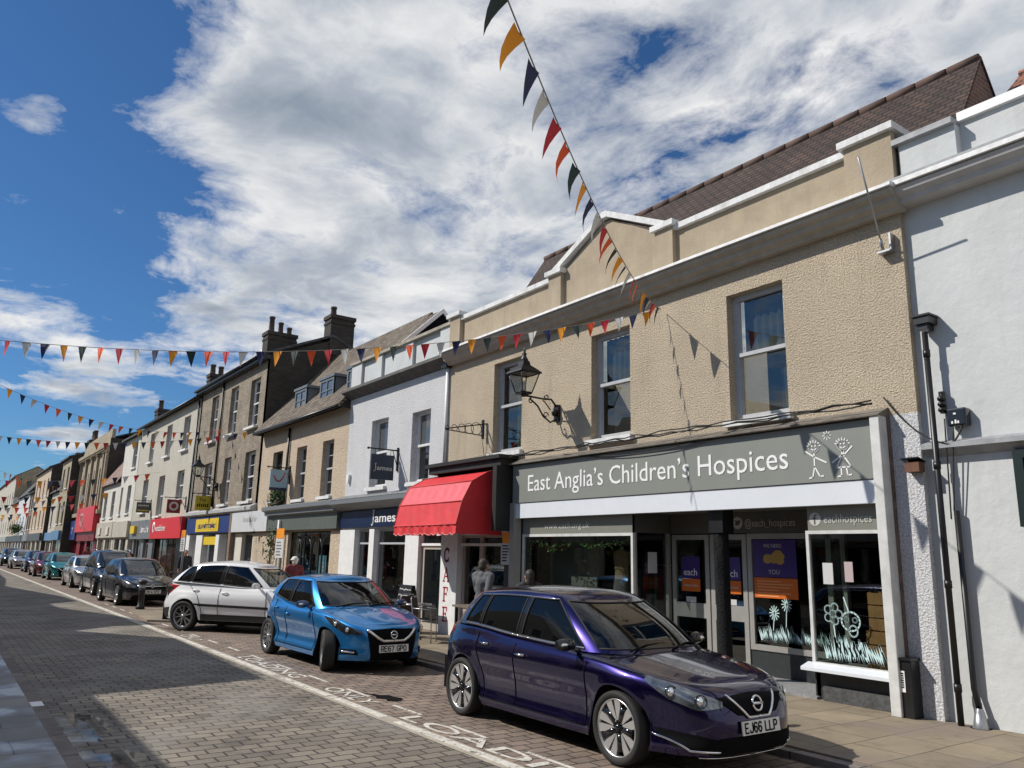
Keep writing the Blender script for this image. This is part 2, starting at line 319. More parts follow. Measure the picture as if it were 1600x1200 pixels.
# ------------------------------------------------------------------ mesh helpers
ORG = {}
def thing(name, label, cat, loc=(0, 0, 0), group=None, kind=None):
    o = bpy.data.objects.new(name, None); COL.objects.link(o); o.location = loc; o.empty_display_size = .2
    o['label'] = label; o['category'] = cat
    if group: o['group'] = group
    if kind: o['kind'] = kind
    ORG[o.name] = Vector(loc); return o

def tag(o, label, cat, group=None, kind=None):
    o['label'] = label
    if cat: o['category'] = cat
    if group: o['group'] = group
    if kind: o['kind'] = kind
    return o

class MB:
    """collects shapes (world coordinates) for ONE mesh object"""
    def __init__(s): s.v = []; s.f = []; s.sm = []
    def poly(s, pts, smooth=False):
        i = len(s.v); s.v += [tuple(p) for p in pts]; s.f.append(tuple(range(i, i + len(pts)))); s.sm.append(smooth); return s
    def box(s, x0, x1, y0, y1, z0, z1):
        if x0 > x1: x0, x1 = x1, x0
        if y0 > y1: y0, y1 = y1, y0
        if z0 > z1: z0, z1 = z1, z0
        i = len(s.v); s.v += [(x, y, z) for z in (z0, z1) for x, y in ((x0, y0), (x1, y0), (x1, y1), (x0, y1))]
        for q in ((0, 3, 2, 1), (4, 5, 6, 7), (0, 1, 5, 4), (1, 2, 6, 5), (2, 3, 7, 6), (3, 0, 4, 7)): s.f.append(tuple(i + k for k in q)); s.sm.append(False)
        return s
    def prism(s, pts, d):
        """polygon pts extruded by vector d"""
        n = len(pts); d = Vector(d); i = len(s.v); a = [Vector(p) for p in pts]
        s.v += [tuple(p) for p in a] + [tuple(p + d) for p in a]
        s.f.append(tuple(range(i, i + n))); s.f.append(tuple(range(i + 2 * n - 1, i + n - 1, -1))); s.sm += [False, False]
        for k in range(n): s.f.append((i + k, i + n + k, i + n + (k + 1) % n, i + (k + 1) % n)); s.sm.append(False)
        return s
    def tube(s, pts, r, n=8, cap=True, smooth=True):
        pts = [Vector(p) for p in pts]; m = len(pts); rr = r if isinstance(r, (list, tuple)) else [r] * m
        i0 = len(s.v); up = None
        for k, p in enumerate(pts):
            t = (pts[min(k + 1, m - 1)] - pts[max(k - 1, 0)])
            t = t.normalized() if t.length > 1e-9 else Vector((0, 0, 1))
            if up is None: up = t.orthogonal().normalized()
            up = (up - t * up.dot(t)); up = up.normalized() if up.length > 1e-6 else t.orthogonal().normalized()
            b = t.cross(up)
            for j in range(n):
                a = 2 * PI * j / n; s.v.append(tuple(p + (up * math.cos(a) + b * math.sin(a)) * rr[k]))
        for k in range(m - 1):
            for j in range(n):
                s.f.append((i0 + k * n + j, i0 + k * n + (j + 1) % n, i0 + (k + 1) * n + (j + 1) % n, i0 + (k + 1) * n + j)); s.sm.append(smooth)
        if cap:
            s.f.append(tuple(i0 + j for j in reversed(range(n)))); s.f.append(tuple(i0 + (m - 1) * n + j for j in range(n))); s.sm += [False, False]
        return s
    def lathe(s, prof, c=(0, 0, 0), axis='z', n=20, smooth=True):
        """prof: (radius, height) pairs"""
        c = Vector(c); i0 = len(s.v)
        for (r, h) in prof:
            for j in range(n):
                a = 2 * PI * j / n; ca, sa = r * math.cos(a), r * math.sin(a)
                s.v.append(tuple(c + Vector({'z': (ca, sa, h), 'y': (ca, h, sa), 'x': (h, ca, sa)}[axis])))
        for k in range(len(prof) - 1):
            for j in range(n):
                q = (i0 + k * n + j, i0 + k * n + (j + 1) % n, i0 + (k + 1) * n + (j + 1) % n, i0 + (k + 1) * n + j)
                s.f.append(q if axis != 'y' else q[::-1]); s.sm.append(smooth)
        return s
    def ball(s, c, r, n=12, m=8):
        rx, ry, rz = r if isinstance(r, (tuple, list)) else (r, r, r); i0 = len(s.v)
        for k in range(m + 1):
            th = PI * k / m
            for j in range(n):
                a = 2 * PI * j / n; s.v.append((c[0] + rx * math.sin(th) * math.cos(a), c[1] + ry * math.sin(th) * math.sin(a), c[2] + rz * math.cos(th)))
        for k in range(m):
            for j in range(n):
                s.f.append((i0 + k * n + j, i0 + (k + 1) * n + j, i0 + (k + 1) * n + (j + 1) % n, i0 + k * n + (j + 1) % n)); s.sm.append(True)
        return s
    def grid(s, rows, smooth=True, flip=False, closed=False):
        i0 = len(s.v); n = len(rows[0])
        for r in rows: s.v += [tuple(p) for p in r]
        for k in range(len(rows) - 1):
            for j in range(n if closed else n - 1):
                j2 = (j + 1) % n
                q = (i0 + k * n + j, i0 + k * n + j2, i0 + (k + 1) * n + j2, i0 + (k + 1) * n + j)
                s.f.append(q[::-1] if flip else q); s.sm.append(smooth)
        return s
    def build(s, name, mat, parent=None, bevel=0, label=None, weld=False, fixn=False):
        off = ORG.get(parent.name, Vector((0, 0, 0))) if parent is not None else Vector((0, 0, 0))
        me = bpy.data.meshes.new(name); me.from_pydata([tuple(Vector(p) - off) for p in s.v], [], s.f)
        me.polygons.foreach_set('use_smooth', s.sm)
        me.materials.append(mat); me.update()
        if weld or fixn:
            import bmesh
            bm = bmesh.new(); bm.from_mesh(me)
            if weld: bmesh.ops.remove_doubles(bm, verts=bm.verts, dist=1e-4)
            if fixn: bmesh.ops.recalc_face_normals(bm, faces=bm.faces)
            bm.to_mesh(me); bm.free()
        o = bpy.data.objects.new(name, me); COL.objects.link(o)
        if parent is not None: o.parent = parent; ORG[o.name] = off
        if bevel:
            md = o.modifiers.new('bevel', 'BEVEL'); md.width = bevel; md.segments = 2; md.limit_method = 'ANGLE'
        if label: o['label'] = label
        return o

def txt(body, loc, size, mat, parent, rot=(PI / 2, 0, 0), width=None, align='LEFT', ext=.004, name='lettering', space=1.0, shear=0.0, bold=0.0):
    cu = bpy.data.curves.new('lettering', 'FONT'); cu.body = body; cu.size = size; cu.extrude = ext; cu.align_x = align; cu.space_character = space; cu.shear = shear
    cu.resolution_u = 3; cu.offset = bold
    o = bpy.data.objects.new('tmp_lettering', cu); COL.objects.link(o)
    bpy.context.view_layer.update()
    me = bpy.data.meshes.new_from_object(o.evaluated_get(bpy.context.evaluated_depsgraph_get()))
    bpy.data.objects.remove(o); bpy.data.curves.remove(cu)
    sx = 1.0
    if width:
        xs = [v.co.x for v in me.vertices]; sx = width / max(1e-6, max(xs) - min(xs))
    M = Matrix.Translation(Vector(loc) - (ORG.get(parent.name, Vector((0, 0, 0))) if parent else Vector((0, 0, 0)))) @ __import__('mathutils').Euler(rot).to_matrix().to_4x4() @ Matrix.Diagonal((sx, 1, 1, 1))
    me.transform(M); me.materials.clear(); me.materials.append(mat); me.name = name
    o = bpy.data.objects.new(name, me); COL.objects.link(o)
    if parent is not None: o.parent = parent; ORG[o.name] = ORG.get(parent.name, Vector((0, 0, 0)))
    return o

def ribbon(mb, pts, w, d=(0, -.004, 0), n=Vector((0, -1, 0))):
    """flat brush stroke with a little thickness on the plane with normal n"""
    pts = [Vector(p) for p in pts]
    for a, b in zip(pts, pts[1:]):
        t = (b - a)
        if t.length < 1e-6: continue
        t.normalize(); q = t.cross(n).normalized() * (w / 2); e = t * (w * .3)
        mb.prism([a - e + q, b + e + q, b + e - q, a - e - q], d)
    return mb

def copy_tree(o, parent=None):
    c = o.copy(); COL.objects.link(c)
    if parent is not None: c.parent = parent
    for ch in list(o.children): copy_tree(ch, c)
    return c

def wall_with_openings(mb, X0, X1, Z0, Z1, Y, ops, reveal=.17, depth=6.0, sides=True, top=True):
    xs = sorted(set([X0, X1] + [v for o in ops for v in o[:2]])); zs = sorted(set([Z0, Z1] + [v for o in ops for v in o[2:4]]))
    for a, b in zip(xs, xs[1:]):
        for c, d in zip(zs, zs[1:]):
            mx, mz = (a + b) / 2, (c + d) / 2
            if any(o[0] < mx < o[1] and o[2] < mz < o[3] for o in ops): continue
            mb.poly([(a, Y, c), (b, Y, c), (b, Y, d), (a, Y, d)])
    for (a, b, c, d) in [o[:4] for o in ops]:
        y2 = Y + reveal
        mb.poly([(a, Y, c), (a, Y, d), (a, y2, d), (a, y2, c)]); mb.poly([(b, Y, d), (b, Y, c), (b, y2, c), (b, y2, d)])
        mb.poly([(a, Y, d), (b, Y, d), (b, y2, d), (a, y2, d)]); mb.poly([(b, Y, c), (a, Y, c), (a, y2, c), (b, y2, c)])
    if sides:
        mb.poly([(X0, Y + depth, Z0), (X0, Y, Z0), (X0, Y, Z1), (X0, Y + depth, Z1)]); mb.poly([(X1, Y, Z0), (X1, Y + depth, Z0), (X1, Y + depth, Z1), (X1, Y, Z1)])
        mb.poly([(X1, Y + depth, Z0), (X0, Y + depth, Z0), (X0, Y + depth, Z1), (X1, Y + depth, Z1)])
    if top: mb.poly([(X0, Y, Z1), (X1, Y, Z1), (X1, Y + depth, Z1), (X0, Y + depth, Z1)])
    return mb

def sash_window(parent, x0, x1, z0, z1, Y, frame, glass=None, rail=.5, bars=(0, 0), reveal=.17, sill=white_stone, fw=.06, glass2=None, sill_out=.10):
    """window > pane(s), sill"""
    y = Y + reveal; m = MB()
    m.box(x0, x0 + fw, y - .05, y + .03, z0, z1); m.box(x1 - fw, x1, y - .05, y + .03, z0, z1)
    m.box(x0 + fw, x1 - fw, y - .05, y + .03, z1 - fw, z1); m.box(x0 + fw, x1 - fw, y - .05, y + .03, z0, z0 + fw * 1.2)
    zr = z0 + (z1 - z0) * rail
    if rail: m.box(x0 + fw, x1 - fw, y - .06, y + .02, zr - .03, zr + .03)
    # inner sash stiles
    s = .035
    zt0 = zr + .03 if rail else z0 + fw * 1.2
    m.box(x0 + fw, x0 + fw + s, y - .035, y + .01, zt0, z1 - fw); m.box(x1 - fw - s, x1 - fw, y - .035, y + .01, zt0, z1 - fw)
    if rail: m.box(x0 + fw, x0 + fw + s, y - .015, y + .02, z0 + fw * 1.2, zr - .03); m.box(x1 - fw - s, x1 - fw, y - .015, y + .02, z0 + fw * 1.2, zr - .03)
    nx, nz = bars; a, b = x0 + fw + s, x1 - fw - s
    for k in range(nx): xx = a + (b - a) * (k + 1) / (nx + 1); m.box(xx - .011, xx + .011, y - .012, y + .012, z0 + fw * 1.2, z1 - fw)
    for k in range(nz):
        for lo, hi in (((z0 + fw * 1.2, zr - .03), (zr + .03, z1 - fw)) if rail else ((z0 + fw * 1.2, z1 - fw),)):
            zz = lo + (hi - lo) * (k + 1) / (nz + 1); m.box(a, b, y - .010, y + .010, zz - .011, zz + .011)
    o = m.build('window', frame, parent)
    g = glass or win_glass
    if rail and glass2:
        MB().box(a, b, y + .012, y + .018, zr + .03, z1 - fw).build('pane', g, o); MB().box(a, b, y + .022, y + .028, z0 + fw * 1.2, zr - .03).build('pane', glass2, o)
    else: MB().box(a, b, y + .012, y + .018, z0 + fw * 1.2, z1 - fw).build('pane', g, o)
    if sill is not None: MB().box(x0 - .08, x1 + .08, Y - sill_out, y - .052, z0 - .10, z0 - .002).build('sill', sill, o)
    return o

def gable_roof(parent, X0, X1, Y0, Y1, ze, zr, mat, gable_mat=None, over=.15, thick=.12, ridge_mat=None, yr=None):
    """pitched roof with its ridge along X"""
    yr = (Y0 + Y1) / 2 if yr is None else yr
    m = MB(); a, b = X0 - over, X1 + over
    m.prism([(a, Y0, ze), (a, yr, zr), (a, yr, zr + thick), (a, Y0, ze + thick)], (b - a, 0, 0))
    m.prism([(a, yr, zr), (a, Y1, ze), (a, Y1, ze + thick), (a, yr, zr + thick)], (b - a, 0, 0))
    o = m.build('roof', mat, parent)
    if ridge_mat: 
        r = MB(); n = int((b - a) / .45)
        for k in range(n): r.tube([(a + (b - a) * k / n, yr, zr + thick - .02), (a + (b - a) * (k + .94) / n, yr, zr + thick - .02)], .075, 8)
        r.build('ridge_tiles', ridge_mat, o)
    if gable_mat:
        MB().poly([(X0, Y0, ze), (X0, yr, zr), (X0, Y1, ze)]).build('gable', gable_mat, parent); MB().poly([(X1, Y0, ze), (X1, Y1, ze), (X1, yr, zr)]).build('gable', gable_mat, parent)
    return o

def chimney(parent, x0, x1, y0, y1, z0, z1, mat, pots, potmat=None):
    m = MB(); m.box(x0, x1, y0, y1, z0, z1); m.box(x0 - .03, x1 + .03, y0 - .03, y1 + .03, z1 - .36, z1 - .26); m.box(x0 - .05, x1 + .05, y0 - .05, y1 + .05, z1 - .14, z1 + .02)
    o = m.build('chimney', mat, parent)
    for (px, py, h, r) in pots:
        MB().lathe([(r * 1.1, 0), (r * 1.1, .06), (r, .1), (r * .85, h - .1), (r * 1.05, h - .08), (r * 1.05, h), (r * .7, h), (r * .7, h - .3)], (px, py, z1 + .02), n=12).build('chimney_pot', potmat or terracotta, o)
    return o

def door(parent, x0, x1, z0, z1, y, frame, glass, rail_z=None):
    m = MB(); w = .085
    m.box(x0, x0 + w, y - .03, y + .03, z0, z1); m.box(x1 - w, x1, y - .03, y + .03, z0, z1); m.box(x0 + w, x1 - w, y - .03, y + .03, z1 - w, z1); m.box(x0 + w, x1 - w, y - .03, y + .03, z0, z0 + .16)
    if rail_z: m.box(x0 + w, x1 - w, y - .03, y + .03, rail_z - .12, rail_z + .12)
    o = m.build('door', frame, parent)
    MB().box(x0 + w, x1 - w, y - .004, y + .004, z0 + .16, z1 - w).build('pane', glass, o)
    return o

GLYPH = {'E': [[(1, 1), (0, 1), (0, 0), (1, 0)], [(0, .52), (.8, .52)]], 'J': [[(1, 1), (1, .25), (.75, 0), (.25, 0), (0, .25)]], '6': [[(.95, .88), (.7, 1), (.3, 1), (0, .7), (0, .3), (.3, 0), (.7, 0), (1, .3), (.7, .58), (.3, .58), (0, .35)]],
         'L': [[(0, 1), (0, 0), (1, 0)]], 'P': [[(0, 0), (0, 1), (.7, 1), (1, .85), (1, .62), (.7, .47), (0, .47)]], 'R': [[(0, 0), (0, 1), (.7, 1), (1, .85), (1, .62), (.7, .47), (0, .47)], [(.5, .47), (1, 0)]], '7': [[(0, 1), (1, 1), (.35, 0)]],
         'G': [[(1, .8), (.75, 1), (.25, 1), (0, .75), (0, .25), (.25, 0), (.8, 0), (1, .15), (1, .48), (.6, .48)]], 'O': [[(.3, 0), (.7, 0), (1, .3), (1, .7), (.7, 1), (.3, 1), (0, .7), (0, .3), (.3, 0)]], 'M': [[(0, 0), (0, 1), (.5, .4), (1, 1), (1, 0)]],
         '1': [[(.2, .8), (.55, 1), (.55, 0)]], '4': [[(.75, 0), (.75, 1), (0, .3), (1, .3)]], 'K': [[(0, 0), (0, 1)], [(1, 1), (0, .42)], [(.3, .58), (1, 0)]], 'Z': [[(0, 1), (1, 1), (0, 0), (1, 0)]]}
def stroke_text(word, o, ux, uz, n, cw, h, pitch, w, mat, parent, gap=.6):
    m = MB(); x = 0.0
    for ch in word:
        if ch == ' ': x += pitch * gap; continue
        for ln in GLYPH[ch]: ribbon(m, [Vector(o) + ux * (x + a * cw) + uz * (b * h) for a, b in ln], w, n * .002, n)
        x += pitch
    return m.build('lettering', mat, parent)
def serif_name(o, ux, n, h, mat, parent, width, depth):
    """the jeweller's name: a descending serif J, then the small letters"""
    uz = Vector((0, 0, 1)); o = Vector(o); m = MB(); P = lambda a, b: o + ux * a * h + uz * b * h
    ribbon(m, [P(.20, .98), P(.20, .1), P(.15, -.12), P(.02, -.22), P(-.08, -.18)], h * .12, n * depth, n); ribbon(m, [P(.02, .98), P(.38, .98)], h * .05, n * depth, n); m.build('lettering', mat, parent)
    rz = 0 if abs(ux.x) > .5 else PI / 2
    txt('ames', tuple(o + ux * h * .42), h * 1.02, mat, parent, rot=(PI / 2, 0, rz), width=width - h * .42, ext=depth / 2, bold=.003)
# ------------------------------------------------------------------ ground
def flat(name, x0, x1, y0, y1, z, mat, t=.0):
    m = MB()
    if t: m.box(x0, x1, y0, y1, z - t, z)
    else: m.poly([(x0, y0, z), (x1, y0, z), (x1, y1, z), (x0, y1, z)])
    o = m.build(name, mat); o['kind'] = 'structure'; return o
flat('ground', -600, 300, -300, 300, -.02, asphalt)
flat('road', -260, 40, 1.30, 4.40, 0, paver)
flat('parking_bay', -260, 40, 4.60, 7.0, 0, paver_bay)
flat('road_channel', -260, 40, 4.40, 4.60, .004, strip_m)
flat('kerb', -260, 40, 1.16, 1.30, .07, kerb_m, .3)
flat('kerb', -260, 40, 7.0, 7.14, .07, kerb_m, .3)
flat('pavement', -260, 40, -2.3, 1.16, .075, flag_wet, .3)
flat('pavement', -260, 40, 7.14, 12.0, .09, flag, .3)
# kerb build-out between the bays
m = MB(); m.prism([(-27.6, 7.0, .0), (-26.4, 5.0, .0), (-22.6, 4.75, .0), (-21.2, 7.0, .0)], (0, 0, .045)); o = m.build('pavement_buildout', flag); o['kind'] = 'structure'
def dashes(name, segs, y, w, z=.008):
    m = MB()
    for a, b in segs: m.box(a, b, y - w / 2, y + w / 2, z - .004, z)
    o = m.build(name, road_white); o['kind'] = 'structure'; return o
random.seed(3)
segs = []; x = -120.0
while x < 20:
    l = random.uniform(1.2, 4.0); segs.append((x, x + l)); x += l + random.choice((.02, .05, .3))
dashes('road_line', segs, 4.52, .10)
dashes('bay_markings', [(-10.72 + 1.39 * k, -10.02 + 1.39 * k) for k in range(-14, 6)], 4.95, .045, .006)
for x0, w, s in ((-14.75, 2.75, 'LOADING'), (-10.92, 1.35, 'ONLY'), (-8.66, 3.9, 'LOADING'), (-18.9, 1.3, 'ONLY')):
    o = txt(s, (x0, 4.65, .006), .34, road_white, None, rot=(0, 0, 0), width=w, ext=.002, name='road_lettering', bold=.003); o['kind'] = 'structure'
def blobsheet(name, pts, z, mat, seed=0):
    random.seed(seed); out = []
    n = len(pts)
    for i in range(n):
        a, b = pts[i], pts[(i + 1) % n]
        for k in range(5):
            t = k / 5; j = .05 if k else .02
            out.append((a[0] + (b[0] - a[0]) * t + random.uniform(-j, j) * 2, a[1] + (b[1] - a[1]) * t + random.uniform(-j, j), z))
    o = MB().poly(out).build(name, mat); o['kind'] = 'structure'; return o
blobsheet('puddle_water', [(-11.0, 1.305), (-10.4, 1.75), (-9.5, 1.78), (-8.9, 1.66), (-8.2, 1.85), (-7.0, 1.72), (-6.6, 1.305)], .005, water_m, 4)
o = MB().box(-11.15, -10.85, 1.165, 1.29, .04, .0735).build('kerb_stone', lettering_white); tag(o, 'single pale stone let into the dark near kerb', 'kerb stone')
blobsheet('road_patch', [(-10.35, 4.98), (-9.95, 5.25), (-9.5, 5.2), (-9.6, 5.02)], .004, black_matt, 2)

# ------------------------------------------------------------------ right hand white building
b0 = thing('white_building', 'smooth white rendered building right of the beige shop, with dark ledge and rainwater pipes', 'building', (-1, 9.9, 0))
m = MB(); wall_with_openings(m, -4.95, 8, 0, 6.8, 9.9, [(-3.88, -1.4, 2.36, 3.1)], .12, 7); m.build('wall', white_smooth, b0)
MB().box(-4.88, -4.15, 9.78, 10.1, 6.8, 7.36).build('parapet_pier', white_smooth, b0)
MB().box(-4.15, 8, 9.93, 10.15, 6.8, 7.42).build('parapet', white_smooth, b0)
MB().box(-4.15, 8, 9.87, 10.22, 7.42, 7.54).build('coping', white_paint, b0)
MB().box(-4.93, -4.15, 9.70, 10.2, 7.36, 7.44).build('lead_capping', lead, b0)
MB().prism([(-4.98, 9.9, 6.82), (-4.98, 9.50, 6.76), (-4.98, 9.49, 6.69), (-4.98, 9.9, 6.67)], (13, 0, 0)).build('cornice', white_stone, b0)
MB().prism([(-4.96, 9.9, 6.67), (-4.96, 9.53, 6.67), (-4.96, 9.56, 6.60), (-4.96, 9.64, 6.55), (-4.96, 9.66, 6.49), (-4.96, 9.9, 6.48)], (13, 0, 0)).build('cornice_moulding', under_shade_grey, b0)
MB().box(-4.97, 8, 9.51, 9.93, 6.768, 6.80).build('cornice_lead', lead, b0)
MB().prism([(-4.92, 9.9, 3.36), (-4.92, 9.74, 3.31), (-4.92, 9.74, 3.25), (-4.92, 9.80, 3.24), (-4.92, 9.9, 3.16)], (13, 0, 0)).build('ledge', lead, b0)
m = MB(); m.box(-3.93, -3.83, 9.82, 10.0, 2.30, 3.16); m.box(-3.83, -1.4, 9.82, 10.0, 3.07, 3.16); m.box(-3.83, -1.4, 9.82, 10.0, 2.30, 2.38); m.box(-3.83, -3.78, 9.9, 10.0, 2.38, 3.07)
fo = m.build('window', pmat('dark green frame', (.012, .022, .02), .35), b0); MB().box(-3.78, -1.4, 9.97, 9.98, 2.38, 3.07).build('pane', shop_dark, fo)
gable_roof(b0, -4.2, 8, 10.3, 14.2, 7.25, 9.0, red_tile, None, 0, .10, red_tile)
m = MB(); m.tube([(-4.74, 9.74, 4.72), (-4.74, 9.74, .09)], .036, 10)
for z in (4.4, 3.0, 1.6, .45): m.tube([(-4.74, 9.74, z), (-4.74, 9.74, z + .09)], .044, 10)
m.prism([(-4.83, 9.66, 4.93), (-4.64, 9.66, 4.93), (-4.64, 9.88, 4.93), (-4.83, 9.88, 4.93)], (0, 0, -.11)); m.prism([(-4.80, 9.69, 4.82), (-4.68, 9.69, 4.82), (-4.68, 9.86, 4.82), (-4.80, 9.86, 4.82)], (0, 0, -.07))
m.box(-4.85, -4.62, 9.64, 9.89, 4.915, 4.938)
m.build('downpipe', black_iron, b0)
m = MB(); m.tube([(-4.60, 9.82, 2.5), (-4.60, 9.82, .5), (-4.55, 9.80, .28)], .033, 8); o = m.build('service_pipe', black_iron, b0)
MB().lathe([(.035, .30), (.05, .26), (.085, .09), (.11, .09), (.11, .07)], (-4.55, 9.79, 0), n=14).build('pipe_shoe', alloy_dark, b0)
# electric kit on the wall
e = thing('junction_box', 'black electrical junction box with grey glands on the white wall beside the downpipe', 'junction box', (-4.5, 9.88, 3.6))
MB().box(-4.58, -4.36, 9.76, 9.9, 3.50, 3.72).build('box', black_gloss, e, bevel=.02)
m = MB()
for k in range(3): m.ball((-4.64, 9.80, 3.72 + .07 * k), (.05, .06, .04), 10, 6)
m.tube([(-4.64, 9.82, 3.68), (-4.64, 9.82, 3.95)], .04); m.build('gland', black_iron, e)
m = MB()
for k, (x, h) in enumerate(((-4.53, .03), (-4.49, .045), (-4.46, .03))): m.box(x, x + .02, 9.752, 9.76, 3.53, 3.53 + h)
m.box(-4.50, -4.47, 9.752, 9.76, 3.64, 3.66); m.build('marks', lettering_white, e)
m = MB()
def sag(a, b, s, n=10): return [tuple(Vector(a).lerp(Vector(b), t / n) - Vector((0, 0, s * 4 * (t / n) * (1 - t / n)))) for t in range(n + 1)]
m.tube(sag((-5.35, 9.76, 3.98), (-4.62, 9.74, 3.3), .12), .010, 5); m.tube(sag((-4.62, 9.74, 3.3), (-4.42, 9.78, 3.5), .08), .012, 5); m.tube(sag((-4.6, 9.74, 3.6), (-4.66, 9.80, 2.4), .03), .009, 5)
m.tube(sag((-4.52, 9.76, 3.5), (-4.62, 9.8, 2.5), .03), .008, 5)
tag(m.build('cable', cable_m), 'loose black cables looping from the beige wall to the junction box', 'cable')
mb = thing('meter_box', 'tall black meter box with a white sticker at the foot of the white pier', 'meter box', (-5.29, 9.7, .09))
MB().box(-5.40, -5.19, 9.60, 9.80, .09, .74).build('case', black_paint, mb, bevel=.008); MB().box(-5.41, -5.18, 9.58, 9.80, .74, .77).build('lid', black_paint, mb)
MB().box(-5.335, -5.275, 9.592, 9.598, .38, .62).build('sticker', lettering_white, mb)
m = MB()
for k in range(7): m.box(-5.32 + .004 * (k % 3), -5.29, 9.588, 9.592, .585 - k * .026, .600 - k * .026)
m.build('print', black_matt, mb)
w = thing('wall_light', 'small rusty brown box fitting on the white pier', 'wall fitting', (-5.0, 9.75, 3.0))
MB().box(-5.10, -4.92, 9.66, 9.8, 2.98, 3.10).build('body', pmat('rust', (.13, .06, .035), .8, var=.4), w); MB().prism([(-5.13, 9.62, 3.14), (-4.90, 9.62, 3.14), (-4.90, 9.8, 3.10), (-5.13, 9.8, 3.10)], (0, 0, .015)).build('hood', black_iron, w)

# ------------------------------------------------------------------ beige building with the charity shop and the cafe
room_glass = clear_glass('sash glass', (.72, .75, .74), 1.55, 1.15)
b1 = thing('beige_building', 'beige pebbledashed building with central pediment, white cornice and grey shop fascia', 'building', (-10.65, 9.8, 0))
WINS = [(-14.44, -13.36, 4.06, 6.12), (-11.12, -10.06, 4.02, 6.06), (-7.85, -6.80, 3.98, 6.02)]
m = MB(); wall_with_openings(m, -16.35, -4.95, 3.74, 6.78, 9.8, WINS, .2, 5.5, top=False); m.build('wall', cream_dash, b1)
m = MB(); m.box(-5.34, -4.95, 9.8, 10.4, .0, 3.74); m.build('pier', white_rough, b1)
for k, wv in enumerate(WINS):
    wo = sash_window(b1, *wv, 9.8, sash_grey, room_glass, .52, (0, 0), .2, white_stone, .085)
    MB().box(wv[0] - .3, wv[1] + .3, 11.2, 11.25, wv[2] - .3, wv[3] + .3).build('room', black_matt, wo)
    net = pmat('net and sky haze cloth', (.13, .135, .13), .9, var=.15, vscale=14)
    def drape(x0, x1, z0, z1, mat, name='curtain', y=10.12):
        n = 26; rows = [[(x0 + (x1 - x0) * j / n, y + .022 * math.sin(j * 1.5) + .008 * math.sin(j * 3.7), z) for j in range(n + 1)] for z in (z1, (z0 + z1) / 2, z0)]
        MB().grid(rows).build(name, mat, wo)
    if k == 0:
        MB().box(wv[0] + .1, wv[1] - .1, 10.10, 10.11, 5.42, 6.06).build('blind', pmat('brown blind', (.10, .045, .025), .8, var=.2), wo)
        drape(wv[0] + .5, wv[1] - .1, 4.15, 5.4, pmat('pale green curtain', (.20, .22, .12), .9, var=.15))
    if k == 1: drape(wv[0] + .1, wv[1] - .1, 5.08, 6.0, net)
    if k == 2: drape(wv[0] + .1, wv[1] - .1, 5.05, 6.0, net); drape(wv[1] - .32, wv[1] - .1, 4.1, 4.75, net)  # upper drape added to imitate a hazy sky reflection on the pane
m = MB()
m.prism([(-16.3, 9.8, 6.78), (-16.3, 9.8, 7.52), (-12.2, 9.8, 7.52), (-10.75, 9.8, 8.30), (-10.55, 9.8, 8.30), (-9.1, 9.8, 7.50), (-4.95, 9.8, 7.50), (-4.95, 9.8, 6.78)], (0, .28, 0))
for a, b, t in ((-16.32, -15.86, 7.62), (-12.36, -11.96, 7.60), (-9.30, -8.88, 7.58), (-5.62, -4.93, 7.60)): m.box(a, b, 9.70, 9.80, 6.78, t)
m.build('parapet', cream_smooth, b1)
m = MB()
for a, b in ((-15.86, -12.36), (-8.88, -5.62)): m.box(a, b, 9.72, 10.14, 7.50, 7.60)
for a, b, t in ((-16.40, -15.80, 7.62), (-12.42, -11.90, 7.60), (-9.36, -8.82, 7.58), (-5.68, -4.87, 7.60)): m.box(a, b, 9.63, 10.16, t, t + .10)
for (x0, z0, x1, z1) in ((-12.3, 7.66, -10.72, 8.40), (-10.58, 8.40, -8.98, 7.62)):
    m.prism([(x0, 9.70, z0 - .05), (x1, 9.70, z1 - .05), (x1, 9.70, z1 + .07), (x0, 9.70, z0 + .07)], (0, .44, 0))
m.box(-10.735, -10.565, 9.698, 10.142, 8.35, 8.48)
m.build('coping', white_stone, b1)
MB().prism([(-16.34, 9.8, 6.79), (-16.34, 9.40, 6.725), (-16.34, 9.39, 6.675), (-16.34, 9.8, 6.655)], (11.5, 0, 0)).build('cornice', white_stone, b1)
MB().prism([(-16.32, 9.8, 6.655), (-16.32, 9.43, 6.66), (-16.32, 9.45, 6.61), (-16.32, 9.53, 6.57), (-16.32, 9.55, 6.51), (-16.32, 9.65, 6.46), (-16.32, 9.66, 6.42), (-16.32, 9.8, 6.42)], (11.46, 0, 0)).build('cornice_moulding', pmat('shade toned moulding', (.38, .345, .29), .85, var=.15, vscale=4), b1)  # moulding colour darkened for the shade under the top slab
gable_roof(b1, -14.5, -4.35, 10.1, 12.5, 7.2, 9.02, brown_tile, dark_brick2, .02, .06, pmat('ridge tile', (.10, .06, .045), .85, var=.3))
# flagpole bracket
p = thing('flagpole', 'thin bare flagpole slanting out from the beige wall near its right end', 'flagpole', (-5.2, 9.75, 5.6))
MB().tube([(-5.166, 9.70, 5.971), (-4.957, 8.9, 6.947)], .013, 8).build('pole', alloy_dark, p)
m = MB(); m.box(-5.23, -5.05, 9.66, 9.8, 5.90, 5.925); m.box(-5.075, -5.05, 9.70, 9.8, 5.925, 6.16); m.tube([(-5.18, 9.75, 5.905), (-5.145, 9.62, 6.07)], .022); m.build('bracket', alloy_dark, p)

